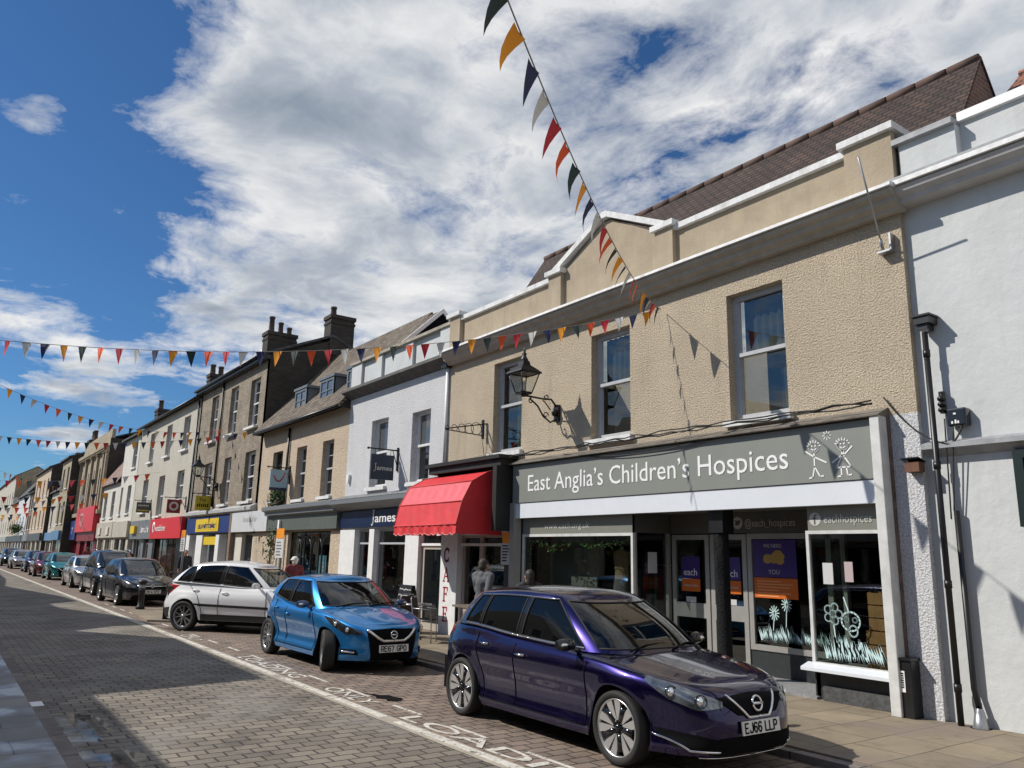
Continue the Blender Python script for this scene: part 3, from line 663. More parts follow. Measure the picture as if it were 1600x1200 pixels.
# charity shop front -------------------------------------------------
G = .09                                                                 # pavement level
fa = MB().box(-13.40, -5.44, 9.64, 9.8, 2.93, 3.70).build('fascia', grey_fascia, b1)
txt("East Anglia\u2019s Children\u2019s Hospices", (-12.90, 9.636, 3.15), .47, lettering_white, fa, width=6.12, ext=.004)
def fig(mb, cx, z, girl):
    K_ = .74; P = lambda x, zz: (cx + x * K_, 9.638, z + zz * K_); w = .020
    ribbon(mb, [P(.10 * math.cos(a * .3), .57 + .085 * math.sin(a * .3)) for a in range(22)], w)
    for a in range(7): ribbon(mb, [P(.10 * math.cos(.3 + a * .42), .57 + .085 * math.sin(.3 + a * .42)), P(.15 * math.cos(.35 + a * .42), .57 + .14 * math.sin(.25 + a * .42))], w * .7)
    ribbon(mb, [P(-.05, .55), P(0, .52), P(.05, .55)], w * .7); ribbon(mb, [P(-.04, .60), P(-.03, .61)], w); ribbon(mb, [P(.03, .60), P(.04, .61)], w)
    if girl:
        ribbon(mb, [P(0, .48), P(-.04, .36), P(-.14, .18), P(.14, .18), P(.03, .36), P(0, .48)], w)
        ribbon(mb, [P(-.05, .18), P(-.05, .03), P(-.12, .02)], w); ribbon(mb, [P(.05, .18), P(.07, .03), P(.14, .04)], w); ribbon(mb, [P(-.02, .40), P(-.22, .28)], w); ribbon(mb, [P(.02, .40), P(.18, .54)], w)
    else:
        ribbon(mb, [P(0, .48), P(0, .22), P(-.05, .03), P(-.12, .01)], w); ribbon(mb, [P(0, .22), P(.10, .03), P(.17, .04)], w); ribbon(mb, [P(0, .40), P(.24, .28)], w); ribbon(mb, [P(0, .40), P(-.18, .52)], w)
m = MB(); fig(m, -6.33, 2.98, False); fig(m, -5.90, 2.97, True)
P = lambda x, zz: (-6.12 + x * .8, 9.638, 3.55 + zz * .8)
ribbon(m, [P(.04 * math.cos(a * .5), .04 * math.sin(a * .5)) for a in range(14)], .014)
for a in range(8): ribbon(m, [P(.055 * math.cos(a * .785), .055 * math.sin(a * .785)), P(.08 * math.cos(a * .785), .08 * math.sin(a * .785))], .012)
m.build('stick_figures', lettering_white, fa)
m = MB(); m.box(-13.46, -5.32, 9.54, 9.8, 3.72, 3.745); m.prism([(-13.46, 9.56, 3.745), (-13.46, 9.8, 3.745), (-13.46, 9.8, 3.85)], (8.14, 0, 0)); m.build('fascia_ledge', pmat('weathered timber', (.17, .15, .125), .85, var=.4, vscale=5, bump=.6, bscale=12), b1)
MB().box(-13.40, -5.44, 9.66, 9.80, 2.62, 2.92).build('fascia_panel', panel_white, b1)
m = MB(); m.box(-5.46, -5.33, 9.56, 9.80, .09, 3.74); m.build('post', alu_white, b1, bevel=.01)
MB().box(-5.328, -5.312, 9.74, 9.8, .09, 3.74).build('post_edge', pmat('rusty strip', (.16, .11, .09), .8, var=.5, vscale=6), b1)
MB().box(-13.46, -13.30, 9.62, 9.80, .09, 2.93).build('post', alu, b1)
# window heads
def head(x0, x1, y, z0, z1, text=None, tx=0, tw=1, icon=None):
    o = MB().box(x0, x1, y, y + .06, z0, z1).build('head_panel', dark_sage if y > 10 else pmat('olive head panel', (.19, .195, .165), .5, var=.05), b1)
    if text: txt(text, (tx, y - .004, z0 + .10), .17, lettering_grey, o, width=tw, ext=.003)
    if icon:
        mm = MB(); cx, cz, r = icon; mm.prism([(cx + r * math.cos(a * PI / 10), y - .001, cz + r * math.sin(a * PI / 10)) for a in range(20)], (0, -.004, 0)); mm.build('icon', lettering_grey, o)
    return o
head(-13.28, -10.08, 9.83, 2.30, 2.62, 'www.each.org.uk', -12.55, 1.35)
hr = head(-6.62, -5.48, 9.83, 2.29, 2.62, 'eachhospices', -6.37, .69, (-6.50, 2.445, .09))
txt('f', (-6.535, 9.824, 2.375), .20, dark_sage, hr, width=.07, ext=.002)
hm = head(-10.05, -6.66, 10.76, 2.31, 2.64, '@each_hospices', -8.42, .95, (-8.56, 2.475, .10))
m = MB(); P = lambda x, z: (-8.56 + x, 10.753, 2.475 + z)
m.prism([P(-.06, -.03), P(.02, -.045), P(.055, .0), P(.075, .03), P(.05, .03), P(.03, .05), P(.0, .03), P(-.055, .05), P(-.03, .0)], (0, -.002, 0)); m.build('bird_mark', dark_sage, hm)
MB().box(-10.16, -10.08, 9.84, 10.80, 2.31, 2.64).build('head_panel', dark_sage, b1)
# recess soffit, floor step, interior
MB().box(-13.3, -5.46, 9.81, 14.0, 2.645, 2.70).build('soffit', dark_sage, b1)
MB().box(-10.1, -6.6, 9.78, 11.0, .085, .125).build('doorstep', pmat('granite step', (.25, .25, .25), .7, var=.3, vscale=20), b1)
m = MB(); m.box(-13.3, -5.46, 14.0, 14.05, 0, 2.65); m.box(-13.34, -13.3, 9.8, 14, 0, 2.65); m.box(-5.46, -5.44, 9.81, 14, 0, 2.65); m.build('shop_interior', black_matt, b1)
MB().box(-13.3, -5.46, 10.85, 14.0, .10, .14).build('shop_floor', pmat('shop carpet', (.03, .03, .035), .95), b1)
# left display window
def frame(mb, x0, x1, z0, z1, y, w=.05, d=.06):
    mb.box(x0, x0 + w, y, y + d, z0, z1); mb.box(x1 - w, x1, y, y + d, z0, z1); mb.box(x0 + w, x1 - w, y, y + d, z1 - w, z1); mb.box(x0 + w, x1 - w, y, y + d, z0, z0 + w); return mb
m = MB(); frame(m, -13.28, -10.06, .50, 2.30, 9.82, .05); w1 = m.build('shop_window', alu_white, b1); MB().box(-13.23, -10.11, 9.85, 9.858, .55, 2.25).build('pane', shop_clear, w1)
MB().box(-13.28, -10.06, 9.84, 9.92, .09, .50).build('stall_riser', riser_grey, b1)
m = MB(); m.box(-10.14, -10.08, 10.70, 10.78, .12, 2.31); m.box(-10.14, -10.08, 9.88, 10.70, .44, .50); m.box(-10.14, -10.08, 9.88, 9.94, .12, 2.31); w1 = m.build('shop_window', alu, b1)
MB().box(-10.115, -10.107, 9.94, 10.70, .50, 2.31).build('pane', shop_clear, w1); MB().box(-10.13, -10.09, 9.9, 10.70, .12, .44).build('stall_riser', riser_grey, b1)
# doors and back window
door(b1, -10.04, -9.20, .125, 2.29, 10.80, alu, shop_clear, 1.02); door(b1, -9.17, -8.42, .125, 2.29, 10.80, alu, shop_clear, 1.02)
m = MB(); frame(m, -8.40, -6.66, .50, 2.30, 10.77, .085); m.box(-6.98, -6.90, 10.77, 10.83, .5, 2.3); w2 = m.build('shop_window', alu, b1); MB().box(-8.31, -6.75, 10.80, 10.806, .58, 2.21).build('pane', shop_clear, w2)
MB().box(-8.40, -6.66, 10.79, 10.9, .125, .50).build('stall_riser', riser_grey, b1)
# right display window (bay)
m = MB(); frame(m, -6.66, -5.48, .52, 2.29, 9.82, .045); w3 = m.build('shop_window', alu_white, b1); MB().box(-6.61, -5.53, 9.85, 9.856, .56, 2.25).build('pane', shop_clear, w3)
m = MB(); m.box(-6.68, -6.63, 9.88, 10.76, .50, .56); m.box(-6.68, -6.63, 10.70, 10.76, .56, 2.30); w4 = m.build('shop_window', alu, b1); MB().box(-6.66, -6.652, 9.88, 10.70, .56, 2.3).build('pane', shop_clear, w4)
MB().prism([(-6.74, 9.66, .46), (-6.74, 9.66, .50), (-6.74, 9.84, .555), (-6.74, 9.84, .46)], (1.27, 0, 0)).build('sill', panel_white, b1)
m = MB(); m.box(-6.64, -5.47, 9.86, 9.95, .09, .47); m.box(-6.66, -6.58, 9.86, 10.8, .125, .47); m.build('stall_riser', riser_grey, b1)
MB().box(-6.50, -5.47, 9.78, 9.858, .09, .27).build('plinth', pmat('rough plinth', (.075, .075, .075), .9, var=.4, vscale=15, bump=.8, bscale=30), b1)
MB().box(-6.6, -5.48, 9.88, 10.7, .44, .50).build('display_floor', pmat('display board', (.22, .2, .19), .8), b1)
MB().lathe([(.11, 0), (.11, 2.5)], (-8.22, 9.93, .125), n=18).build('column', pebble_mat('black dashed column', (.02, .021, .022), (.014, .014, .015), 30, .03, 1.0), b1)
MB().box(-8.36, -8.08, 9.80, 10.06, 2.28, 2.64).build('column_head', black_paint, b1)

# posters and drawings are glued to the panes
def poster(parent, x0, x1, z0, z1, y, mat, name='poster'): return MB().box(x0, x1, y - .004, y, z0, z1).build(name, mat, parent)
doors = [o for o in b1.children if o.name.startswith('door') and 'step' not in o.name]
for d, x in zip(doors, (-9.84, -8.98)):
    p1 = poster(d, x, x + .42, 1.55, 1.92, 10.79, purple_print); txt('each', (x + .05, 10.784, 1.60), .17, lettering_white, p1, width=.30, ext=.001)
    p2 = poster(d, x, x + .42, 1.33, 1.54, 10.79, orange_print); txt('donate here', (x + .05, 10.784, 1.41), .07, paper, p2, width=.32, ext=.001)
    poster(d, x + .1, x + .32, 1.13 + .02, 1.24, 10.79, paper, 'notice')
pp = poster(w2, -8.30, -7.50, 1.62, 2.20, 10.795, purple_print); txt('YOU', (-8.02, 10.788, 1.67), .10, lettering_grey, pp, ext=.001); txt('WE NEED', (-8.10, 10.788, 2.08), .08, lettering_grey, pp, ext=.001)
m = MB(); random.seed(5)
for k in range(9):
    cx, cz = -7.90 + random.uniform(-.13, .13), 1.92 + random.uniform(-.06, .07); m.prism([(cx + .08 * math.cos(a * .52), 10.789, cz + .06 * math.sin(a * .52)) for a in range(12)], (0, -.001 - .0004 * k, 0))
m.build('fist_mark', pmat('gold print', (.45, .27, .06), .5), pp)
po = poster(w2, -8.30, -7.50, 1.30, 1.61, 10.795, orange_print)
m = MB()
for k in range(6): m.box(-8.24, -8.24 + random.uniform(.35, .68), 10.789, 10.79, 1.55 - k * .045, 1.565 - k * .045)
m.build('poster_lines', pmat('light orange', (.75, .36, .16), .5), po)
m = MB(); random.seed(11)
def squiggle(mb, x0, x1, z, h, y, w=.028):
    x = x0; pts = []
    while x < x1:
        zt = z + h * random.uniform(.55, 1.1); pts.append((x, y, z + random.uniform(-.02, .02))); pts.append((x - random.uniform(0, .05), y, zt)); x += random.uniform(.03, .07)
    ribbon(mb, pts, w, (0, -.002, 0))
squiggle(m, -8.2, -6.8, .66, .22, 10.796); 
for (cx, cz) in ((-7.95, 1.08), (-7.72, 1.22)):
    for a in range(12): ribbon(m, [(cx, 10.796, cz), (cx + .09 * math.cos(a * .523), 10.796, cz + .11 * math.sin(a * .523))], .014, (0, -.002, 0))
    ribbon(m, [(cx, 10.796, cz), (cx - .03, 10.796, .82)], .012, (0, -.002, 0))
m.build('window_painting', aqua_paint, w2)
m = MB(); squiggle(m, -6.45, -5.58, .62, .26, 9.846, .026); squiggle(m, -6.3, -5.9, .70, .25, 9.846, .02)
def loop(mb, cx, cz, rx, rz, w=.016, n=16): ribbon(mb, [(cx + rx * math.cos(a * 2 * PI / n), 9.846, cz + rz * math.sin(a * 2 * PI / n)) for a in range(n + 1)], w, (0, -.002, 0))
for a in (0, 1.25, 2.5, 3.75, 5.0): loop(m, -6.33 + .085 * math.cos(a), 1.20 + .09 * math.sin(a), .05, .05)
loop(m, -6.33, 1.20, .03, .03); loop(m, -6.08, 1.12, .13, .12, .02); loop(m, -6.05, 1.0, .06, .07, .02); loop(m, -6.14, 1.14, .03, .03); loop(m, -6.02, 1.14, .03, .03)
ribbon(m, [(-6.10, 9.846, 1.24), (-6.16, 9.846, 1.42)], .016, (0, -.002, 0)); ribbon(m, [(-6.33, 9.846, 1.08), (-6.30, 9.846, .78)], .014, (0, -.002, 0))
m.build('window_painting', aqua_paint, w3)
poster(w3, -6.44, -6.29, 1.58, 1.86, 9.848, paper, 'notice'); poster(w3, -6.12, -6.0, 1.62, 1.88, 9.848, pmat('pink leaflet', (.45, .36, .36), .7), 'notice')
pr = [o for o in b1.children if o.name.startswith('shop_window')][1]
MB().box(-10.078, -10.074, 10.2, 10.42, 1.62, 1.98).build('notice', paper, pr)
# things on display
def crate(x0, x1, y0, y1, z0, z1, label):
    t = thing('wooden_crate', label, 'crate', ((x0 + x1) / 2, (y0 + y1) / 2, z0), 'wooden crates in the shop window')
    m = MB(); n = 3; h = (z1 - z0) / n
    for k in range(n):
        a, b = z0 + k * h + .008, z0 + (k + 1) * h - .008
        m.box(x0, x1, y0, y0 + .012, a, b); m.box(x0, x1, y1 - .012, y1, a, b); m.box(x0, x0 + .012, y0 + .012, y1 - .012, a, b); m.box(x1 - .012, x1, y0 + .012, y1 - .012, a, b)
    m.box(x0 + .012, x1 - .012, y0 + .012, y1 - .012, z0, z0 + .012); m.build('slats', wood, t)
    q = MB()
    for xx in (x0 + .013, x1 - .045):
        for yy in (y0 + .013, y1 - .045): q.box(xx, xx + .032, yy, yy + .032, z0 + .013, z1)
    q.build('corner_posts', wood, t)
crate(-5.94, -5.58, 9.95, 10.3, .50, 1.02, 'lower wooden crate standing on the display floor of the bay window')
crate(-5.90, -5.60, 9.97, 10.27, 1.02, 1.50, 'upper wooden crate stacked on another in the bay window')
d = thing('hanging_dress', 'pale lace dress on a hanger in the right shop window', 'dress', (-5.72, 10.25, 1.55))
m = MB(); m.grid([[(-5.72 + (wx + .015 * math.sin(9 * a)) * math.cos(a), 10.35 + .05 * math.sin(a), z) for a in [k * 2 * PI / 16 for k in range(17)]] for z, wx in ((2.03, .05), (1.98, .11), (1.85, .10), (1.75, .085), (1.60, .12), (1.51, .14))]); m.build('cloth', pmat('lace cloth', (.30, .29, .26), .9, var=.2, vscale=20), d)
m = MB(); m.tube([(-5.84, 10.35, 1.98), (-5.72, 10.35, 2.06), (-5.60, 10.35, 1.98)], .008, 6); m.tube([(-5.72, 10.35, 2.06), (-5.72, 10.35, 2.13), (-5.69, 10.35, 2.15)], .005, 6); m.build('hanger', paper, d)
d = thing('shop_mannequin', 'headless shop mannequin in a beige top and patterned skirt in the left window', 'mannequin', (-10.95, 10.4, .5))
m = MB(); m.grid([[(-10.95 + wx * math.cos(a), 10.4 + wx * .62 * math.sin(a), z) for a in [k * 2 * PI / 18 for k in range(19)]] for z, wx in ((2.08, .03), (2.02, .07), (1.97, .18), (1.85, .19), (1.6, .15), (1.48, .16))]); m.build('top', pmat('beige knit', (.25, .17, .10), .95, var=.2, vscale=30), d)
m = MB(); m.grid([[(-10.95 + wx * math.cos(a), 10.4 + wx * .62 * math.sin(a), z) for a in [k * 2 * PI / 18 for k in range(19)]] for z, wx in ((1.49, .165), (1.3, .20), (.9, .25), (.62, .28))]); m.build('skirt', pmat('patterned skirt', (.10, .09, .085), .9, var=.7, vscale=25), d)
MB().tube([(-10.95, 10.4, .50), (-10.95, 10.4, .65)], .03).build('stand', alloy_dark, d)
d = thing('display_board', 'plain grey backing board in the left shop window', 'board', (-12.4, 10.5, .5)); MB().box(-13.2, -11.75, 10.5, 10.54, .5, 2.3).build('panel', pmat('grey board', (.16, .16, .14), .8, var=.1), d); MB().box(-13.2, -13.12, 10.54, 10.9, .5, .6).build('foot', black_matt, d)
d = thing('clothes_rail', 'rail of dark and maroon clothes inside the left shop window', 'clothes rail', (-11.3, 11.4, .14))
m = MB(); m.tube([(-11.7, 11.4, .14), (-11.7, 11.4, 1.75), (-10.5, 11.4, 1.75), (-10.5, 11.4, .14)], .015); m.build('rail', alloy_dark, d)
for k in range(8): MB().box(-11.62 + k * .14, -11.55 + k * .14, 11.2, 11.6, .75 + .1 * (k % 3), 1.68).build('garment', (top_maroon, coat_dark, shirt_grey)[k % 3], d, bevel=.02)
gl = thing('leaf_garland', 'string of artificial green leaves looped along the top of the left shop window', 'garland', (-11.6, 9.9, 2.2))
m = MB(); pts = [(-13.1, 9.93, 1.0), (-13.14, 9.93, 1.6), (-13.08, 9.93, 2.18), (-12.4, 9.93, 2.03), (-11.75, 9.93, 2.15), (-11.2, 9.93, 2.08), (-10.7, 9.93, 2.12), (-10.2, 9.93, 2.2)]
m.tube(pts, .006, 5); m.build('stem', twig, gl)
m = MB(); random.seed(2)
for a, b in zip(pts, pts[1:]):
    L_ = (Vector(b) - Vector(a)).length
    for k in range(int(L_ * 55)):
        t = random.random(); c = Vector(a).lerp(Vector(b), t) + Vector((random.gauss(0, .04), random.gauss(0, .02), random.gauss(0, .05)))
        u = Vector((random.uniform(-1, 1), random.uniform(-.4, .4), random.uniform(-1, 1))).normalized() * .03; v = Vector((random.uniform(-1, 1), random.uniform(-1, 1), random.uniform(-1, 1))).cross(u).normalized() * .016
        m.poly([c - u, c + v, c + u, c - v])
m.build('leaves', garland_green, gl)

# cafe bay ------------------------------------------------------------
m = MB(); m.box(-16.55, -13.44, 9.30, 9.8, 3.86, 3.94); m.box(-16.5, -13.5, 9.38, 9.8, 3.71, 3.86); m.build('cafe_cornice', pmat('flaking black paint', (.010, .010, .010), .6, var=.8, vscale=14, bump=.6, bscale=18), b1)
MB().box(-17.45, -13.9, 9.74, 9.8, 2.40, 3.70).build('cafe_fascia', black_matt, b1)
m = MB(); m.box(-13.60, -13.46, 9.26, 9.8, 2.36, 3.70); m.build('cafe_side_board', pmat('satin black board', (.008, .008, .008), .65), b1)
MB().box(-13.74, -13.47, 9.70, 9.8, .09, 1.70).build('cafe_side_board', black_paint, b1)
c = MB().box(-16.32, -15.60, 9.70, 9.95, .09, 2.40).build('cafe_pillar', white_paint, b1)
def serif_word(word, x, y, z, s, mat, parent, dz, name='lettering'):
    m = MB(); w = .16 * s; P = lambda u, v, zz: (x + u * s, y, zz + v * s)
    for k, ch in enumerate(word):
        zz = z - k * dz
        R_ = lambda pts, ww=w: ribbon(m, [P(u, v, zz) for u, v in pts], ww, (0, -.003, 0))
        if ch == 'C': R_([(.36 + .34 * math.cos(a), .5 + .48 * math.sin(a)) for a in [.75 + i * (2 * PI - 1.5) / 14 for i in range(15)]]); R_([(.60, .68), (.62, .98)], w * .6); R_([(.60, .32), (.62, .02)], w * .6)
        if ch == 'A': R_([(.02, 0), (.36, 1)], w * .6); R_([(.36, 1), (.70, 0)], w); R_([(.17, .36), (.56, .36)], w * .6); R_([(-.08, 0), (.18, 0)], w * .5); R_([(.55, 0), (.82, 0)], w * .5)
        if ch in 'FE':
            R_([(.16, 0), (.16, 1)]); R_([(.0, 1), (.62, 1)], w * .6); R_([(.16, .53), (.48, .53)], w * .6); R_([(.62, 1.0), (.62, .76)], w * .6); R_([(.48, .62), (.48, .44)], w * .6)
            if ch == 'F': R_([(0, 0), (.34, 0)], w * .5)
            else: R_([(0, 0), (.62, 0)], w * .6); R_([(.62, 0), (.62, .24)], w * .6)
    return m.build(name, mat, parent)
serif_word('CAFE', -16.15, 9.697, 1.70, .30, pmat('crimson lettering', (.42, .01, .03), .5), c, .44)
MB().box(-17.5, -13.75, 9.80, 9.86, 2.30, 2.40).build('cafe_transom', white_paint, b1)
door(b1, -17.40, -16.36, .10, 2.06, 9.86, pmat('cream door', (.42, .38, .32), .5), shop_dark)
m = MB(); m.box(-17.45, -16.34, 9.79, 9.88, 2.06, 2.12); m.box(-15.6, -13.75, 9.79, 9.88, 2.06, 2.12); m.build('cafe_transom', white_paint, b1)
m = MB(); frame(m, -15.56, -13.75, .62, 2.30, 9.84, .06); m.box(-14.86, -14.72, 9.82, 9.9, .62, 2.3); wc = m.build('cafe_window', pmat('pink grey frame', (.42, .34, .31), .5), b1); MB().box(-15.5, -13.8, 9.87, 9.876, .68, 2.26).build('pane', shop_clear, wc)
MB().box(-17.4, -16.36, 9.86, 9.87, 2.1, 2.32).build('pane', shop_dark, wc)
MB().box(-15.58, -13.74, 9.84, 9.95, .09, .62).build('stall_riser', pmat('cafe riser', (.30, .26, .23), .7, var=.2), b1)
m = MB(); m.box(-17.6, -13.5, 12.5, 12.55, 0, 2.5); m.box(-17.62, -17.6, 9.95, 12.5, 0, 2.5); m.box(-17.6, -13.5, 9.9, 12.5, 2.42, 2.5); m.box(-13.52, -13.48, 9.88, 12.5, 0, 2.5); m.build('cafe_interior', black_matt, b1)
d = thing('flower_display', 'arrangement of cream, orange and red dried flowers inside the cafe window', 'flowers', (-14.7, 10.2, .62))
random.seed(8)
for nm, mt, cols in (('blooms', pmat('cream bloom', (.40, .30, .20), .8), (-15.1, 1.45)), ('blooms', pmat('rust bloom', (.42, .12, .04), .8), (-14.2, 1.25)), ('leaves', foliage, (-14.7, 1.35))):
    m = MB()
    for k in range(45): m.ball((cols[0] + random.gauss(0, .18), 10.2 + random.uniform(-.1, .1), cols[1] + random.gauss(0, .16)), random.uniform(.02, .05), 6, 4)
    m.build(nm, mt, d)
MB().lathe([(.1, 0), (.16, .3), (.14, .5)], (-14.7, 10.2, .62)).build('vase', paper, d)
sg = thing('notice_board', 'amber and white notice boards fixed one above the other beside the red awning', 'notice board', (-13.6, 9.69, 1.7))
MB().box(-13.78, -13.47, 9.670, 9.698, 2.12, 2.34).build('amber_panel', orange_sign, sg); wp = MB().box(-13.82, -13.47, 9.670, 9.698, 1.68, 2.11).build('white_panel', paper, sg)
m = MB()
for k in range(6): m.box(-13.77, -13.77 + random.uniform(.15, .26), 9.665, 9.669, 2.05 - k * .06, 2.075 - k * .06)
m.build('print', black_matt, wp)

# red dutch canopy
aw = thing('red_awning', 'red dutch canopy with one faded pink panel and scalloped valance over the cafe', 'awning', (-15.25, 9.72, 2.3))
PR = [(9.73, 3.70), (9.35, 3.60), (8.95, 3.38), (8.72, 2.95), (8.60, 2.47)]; XA, XB = -16.62, -13.90
def sheet(rows_pts, name, mat, nx=28, nz=8, amp=.005, seed=1):
    random.seed(seed); rows = []
    for k in range(nz + 1):
        t = k / nz; rows.append([(XA + (XB - XA) * j / nx, rows_pts[0][0] + (rows_pts[1][0] - rows_pts[0][0]) * t + amp * math.sin(j * 1.7 + seed) * math.sin(PI * t), rows_pts[0][1] + (rows_pts[1][1] - rows_pts[0][1]) * t - amp * abs(math.sin(j * .9 + 2 * seed)) * math.sin(PI * t)) for j in range(nx + 1)])
    return MB().grid(rows).build(name, mat, aw)
sheet((PR[0], PR[1]), 'canopy_panel', awning_red, seed=1); sheet((PR[1], PR[2]), 'canopy_panel', awning_red, seed=2)
sheet((PR[2], PR[3]), 'canopy_panel', awning_pink, seed=3); sheet((PR[3], PR[4]), 'canopy_panel', awning_red, seed=4, amp=.009)
for x in (XA, XB):
    mm = MB(); hub = (x, 9.74, 2.47)
    pr = [(x, 9.74, 3.70)] + [(x, y, z) for y, z in PR]
    for a, b in zip(pr, pr[1:]): mm.poly([hub, a, b])
    mm.poly([(x, 9.74, 2.47), (x, 8.60, 2.47), (x, 8.60, 2.28), (x, 9.74, 2.28)])
    mm.build('canopy_side', awning_red, aw)
m = MB(); n = 22
rows = [[(XA + (XB - XA) * j / (n * 6), 8.60 + .012 * math.sin(j * .5), 2.47) for j in range(n * 6 + 1)], [(XA + (XB - XA) * j / (n * 6), 8.59 + .02 * math.sin(j * .33), 2.30 - .045 * abs(math.sin(PI * j / 12))) for j in range(n * 6 + 1)]]
m.grid(rows); va = m.build('valance', awning_red, aw)
MB().tube(rows[1], .009, 5).build('piping', awning_edge, va)
m = MB()
for y, z in PR[2:]: m.tube([(XA, y - .008, z), (XB, y - .008, z)], .012, 6)
for x in (XA, XB):
    m.tube([(x, y - .005, z) for y, z in PR], .012, 6)
m.build('seam', pmat('awning seam', (.60, .06, .06), .6), aw)
m = MB()
for y, z in PR[1:]:
    for x in (XA + .02, XB - .02): m.tube([(x, 9.74, 2.47), (x, y + .03, z - .02)], .012, 6)
m.build('ribs', alloy_dark, aw)
# ------------------------------------------------------------------ generic shop front for the terrace
def shopfront(b, X0, X1, Y, bays, pil, frame_m, glass=shop_dark, ztop=2.52, riser=None, zr=.55, depth=.12, transom=None):
    """bays: list of (kind, x0, x1); kind w window, d door, a arched window; piers fill the rest"""
    G_ = .09; y = Y + depth; xs = sorted(bays, key=lambda q: q[1]); m = MB(); e = X0
    for k, a, c in xs:
        if a - e > .02: MB().box(e, a, Y, Y + .3, G_, ztop).build('pilaster', pil, b)
        e = c
    if X1 - e > .02: MB().box(e, X1, Y, Y + .3, G_, ztop).build('pilaster', pil, b)
    for k, a, c in xs:
        if k == 'd':
            door(b, a + .02, c - .02, G_ + .02, min(2.15, ztop), y + .05, frame_m, glass, 1.0)
            if ztop > 2.2: MB().box(a, c, y + .05, y + .07, 2.2, ztop).build('fanlight', glass, b)
        else:
            mm = MB(); frame(mm, a, c, zr, ztop, y, .055)
            if transom: mm.box(a + .05, c - .05, y, y + .05, transom - .025, transom + .025)
            n = max(1, int(round((c - a) / 1.3)))
            for q in range(1, n): xx = a + (c - a) * q / n; mm.box(xx - .025, xx + .025, y, y + .05, zr + .055, ztop - .055)
            if k == 'a':
                n = 4; wq = (c - a - .1) / n
                for q in range(n):
                    cx = a + .05 + wq * (q + .5); r = wq / 2
                    mm.tube([(cx + r * math.cos(t * PI / 10), y + .02, ztop - .65 + .5 * math.sin(t * PI / 10)) for t in range(11)], .025, 6)
                    if q: mm.box(cx - r - .02, cx - r + .02, y, y + .05, zr, ztop - .6)
            o = mm.build('shop_window', frame_m, b); MB().box(a + .05, c - .05, y + .025, y + .032, zr + .05, ztop - .05).build('pane', glass, o)
            MB().box(a, c, y - .02, y + .1, G_, zr).build('stall_riser', riser or pil, b)
def fascia(b, x0, x1, y, z0, z1, mat, text=None, tx=None, tw=None, ts=.4, tz=None, tm=None, name='fascia'):
    o = MB().box(x0, x1, y, 9.8 if y < 9.8 else y + .1, z0, z1).build(name, mat, b)
    if text: txt(text, (tx, y - .004, tz if tz else z0 + (z1 - z0) * .3), ts, tm or lettering_white, o, width=tw, ext=.005)
    return o
def back_row(b, X0, X1, ze, zr_, roof, mat=None, Y0=9.5, Y1=15.5, over=.05): return gable_roof(b, X0, X1, Y0, Y1, ze, zr_, roof, mat, over, .12)
def gutter(b, x0, x1, y, z): MB().tube([(x0, y, z), (x1, y, z)], .06, 8).build('gutter', black_iron, b)
def rainpipe(b, x, z0, z1, y=9.74, mat=None): MB().tube([(x, y, z1), (x, y, z0)], .045, 8).build('downpipe', mat or black_iron, b)

def scribble(parent, x0, x1, z, h, y, mat):
    m = MB(); x = x0
    while x < x1:
        w = h * random.uniform(.3, .6); m.box(x, x + h * .13, y - .006, y, z, z + h * random.choice((1, .7, .7))); m.box(x + h * .13, x + w, y - .006, y, z + h * random.choice((0, .55)), z + h * random.choice((.15, .7))); x += w + h * .14
    return m.build('lettering', mat, parent)
# ---- white roughcast house, jeweller below
b2 = thing('white_house', 'white roughcast house with panelled parapet above the navy shop front', 'building', (-19.3, 9.8, 0))
W2 = [(-20.65, -19.62, 3.66, 5.58), (-18.23, -17.26, 3.66, 5.50)]
m = MB(); wall_with_openings(m, -22.25, -16.35, 2.5, 6.62, 9.8, W2, .2, 5.5); m.build('wall', white_rough, b2)
for wv in W2: sash_window(b2, *wv, 9.8, sash_white, win_glass_grey, .52, (0, 0), .2, white_stone, .07, glass2=win_glass)
m = MB(); m.box(-22.25, -16.36, 9.85, 10.1, 6.72, 7.50)
for a, c in ((-22.25, -21.55), (-20.6, -20.2), (-18.75, -18.35), (-16.9, -16.36)): m.box(a, c, 9.77, 9.85, 6.72, 7.50)
m.build('parapet', white_smooth, b2)
MB().box(-22.28, -16.36, 9.72, 10.14, 7.50, 7.58).build('coping', pmat('lichen coping', (.33, .30, .24), .9, var=.3, vscale=4), b2)
MB().prism([(-22.3, 9.8, 6.72), (-22.3, 9.5, 6.69), (-22.3, 9.48, 6.60), (-22.3, 9.56, 6.56), (-22.3, 9.8, 6.42)], (5.94, 0, 0)).build('cornice', pmat('leaded cornice', (.075, .07, .065), .8, var=.4, vscale=4), b2)
gable_roof(b2, -22.25, -19.65, 10.0, 12.8, 7.6, 8.96, stone_tile, black_matt, .0, .08)  # gable end coloured black for the shade it stands in
m = MB()
for s in (0, 1): m.prism([(-19.66, (10.0, 12.8)[s], 7.56), (-19.66, 11.4, 8.92), (-19.66, 11.4, 9.07), (-19.66, (10.0, 12.8)[s], 7.72)], (.06, 0, 0))
m.build('bargeboard', white_paint, b2)
gable_roof(b2, -19.55, -16.4, 10.1, 12.5, 7.45, 8.4, red_tile, None, 0, .08)
rainpipe(b2, -16.42, 3.9, 6.4, 9.75, white_paint); MB().box(-16.55, -16.3, 9.62, 9.8, 6.38, 6.62).build('rain_hopper', black_iron, b2)
MB().lathe([(.05, 0), (.11, .1), (.12, .22), (.03, .22)], (-16.45, 9.68, 3.66), n=10).build('floodlight', black_iron, b2)
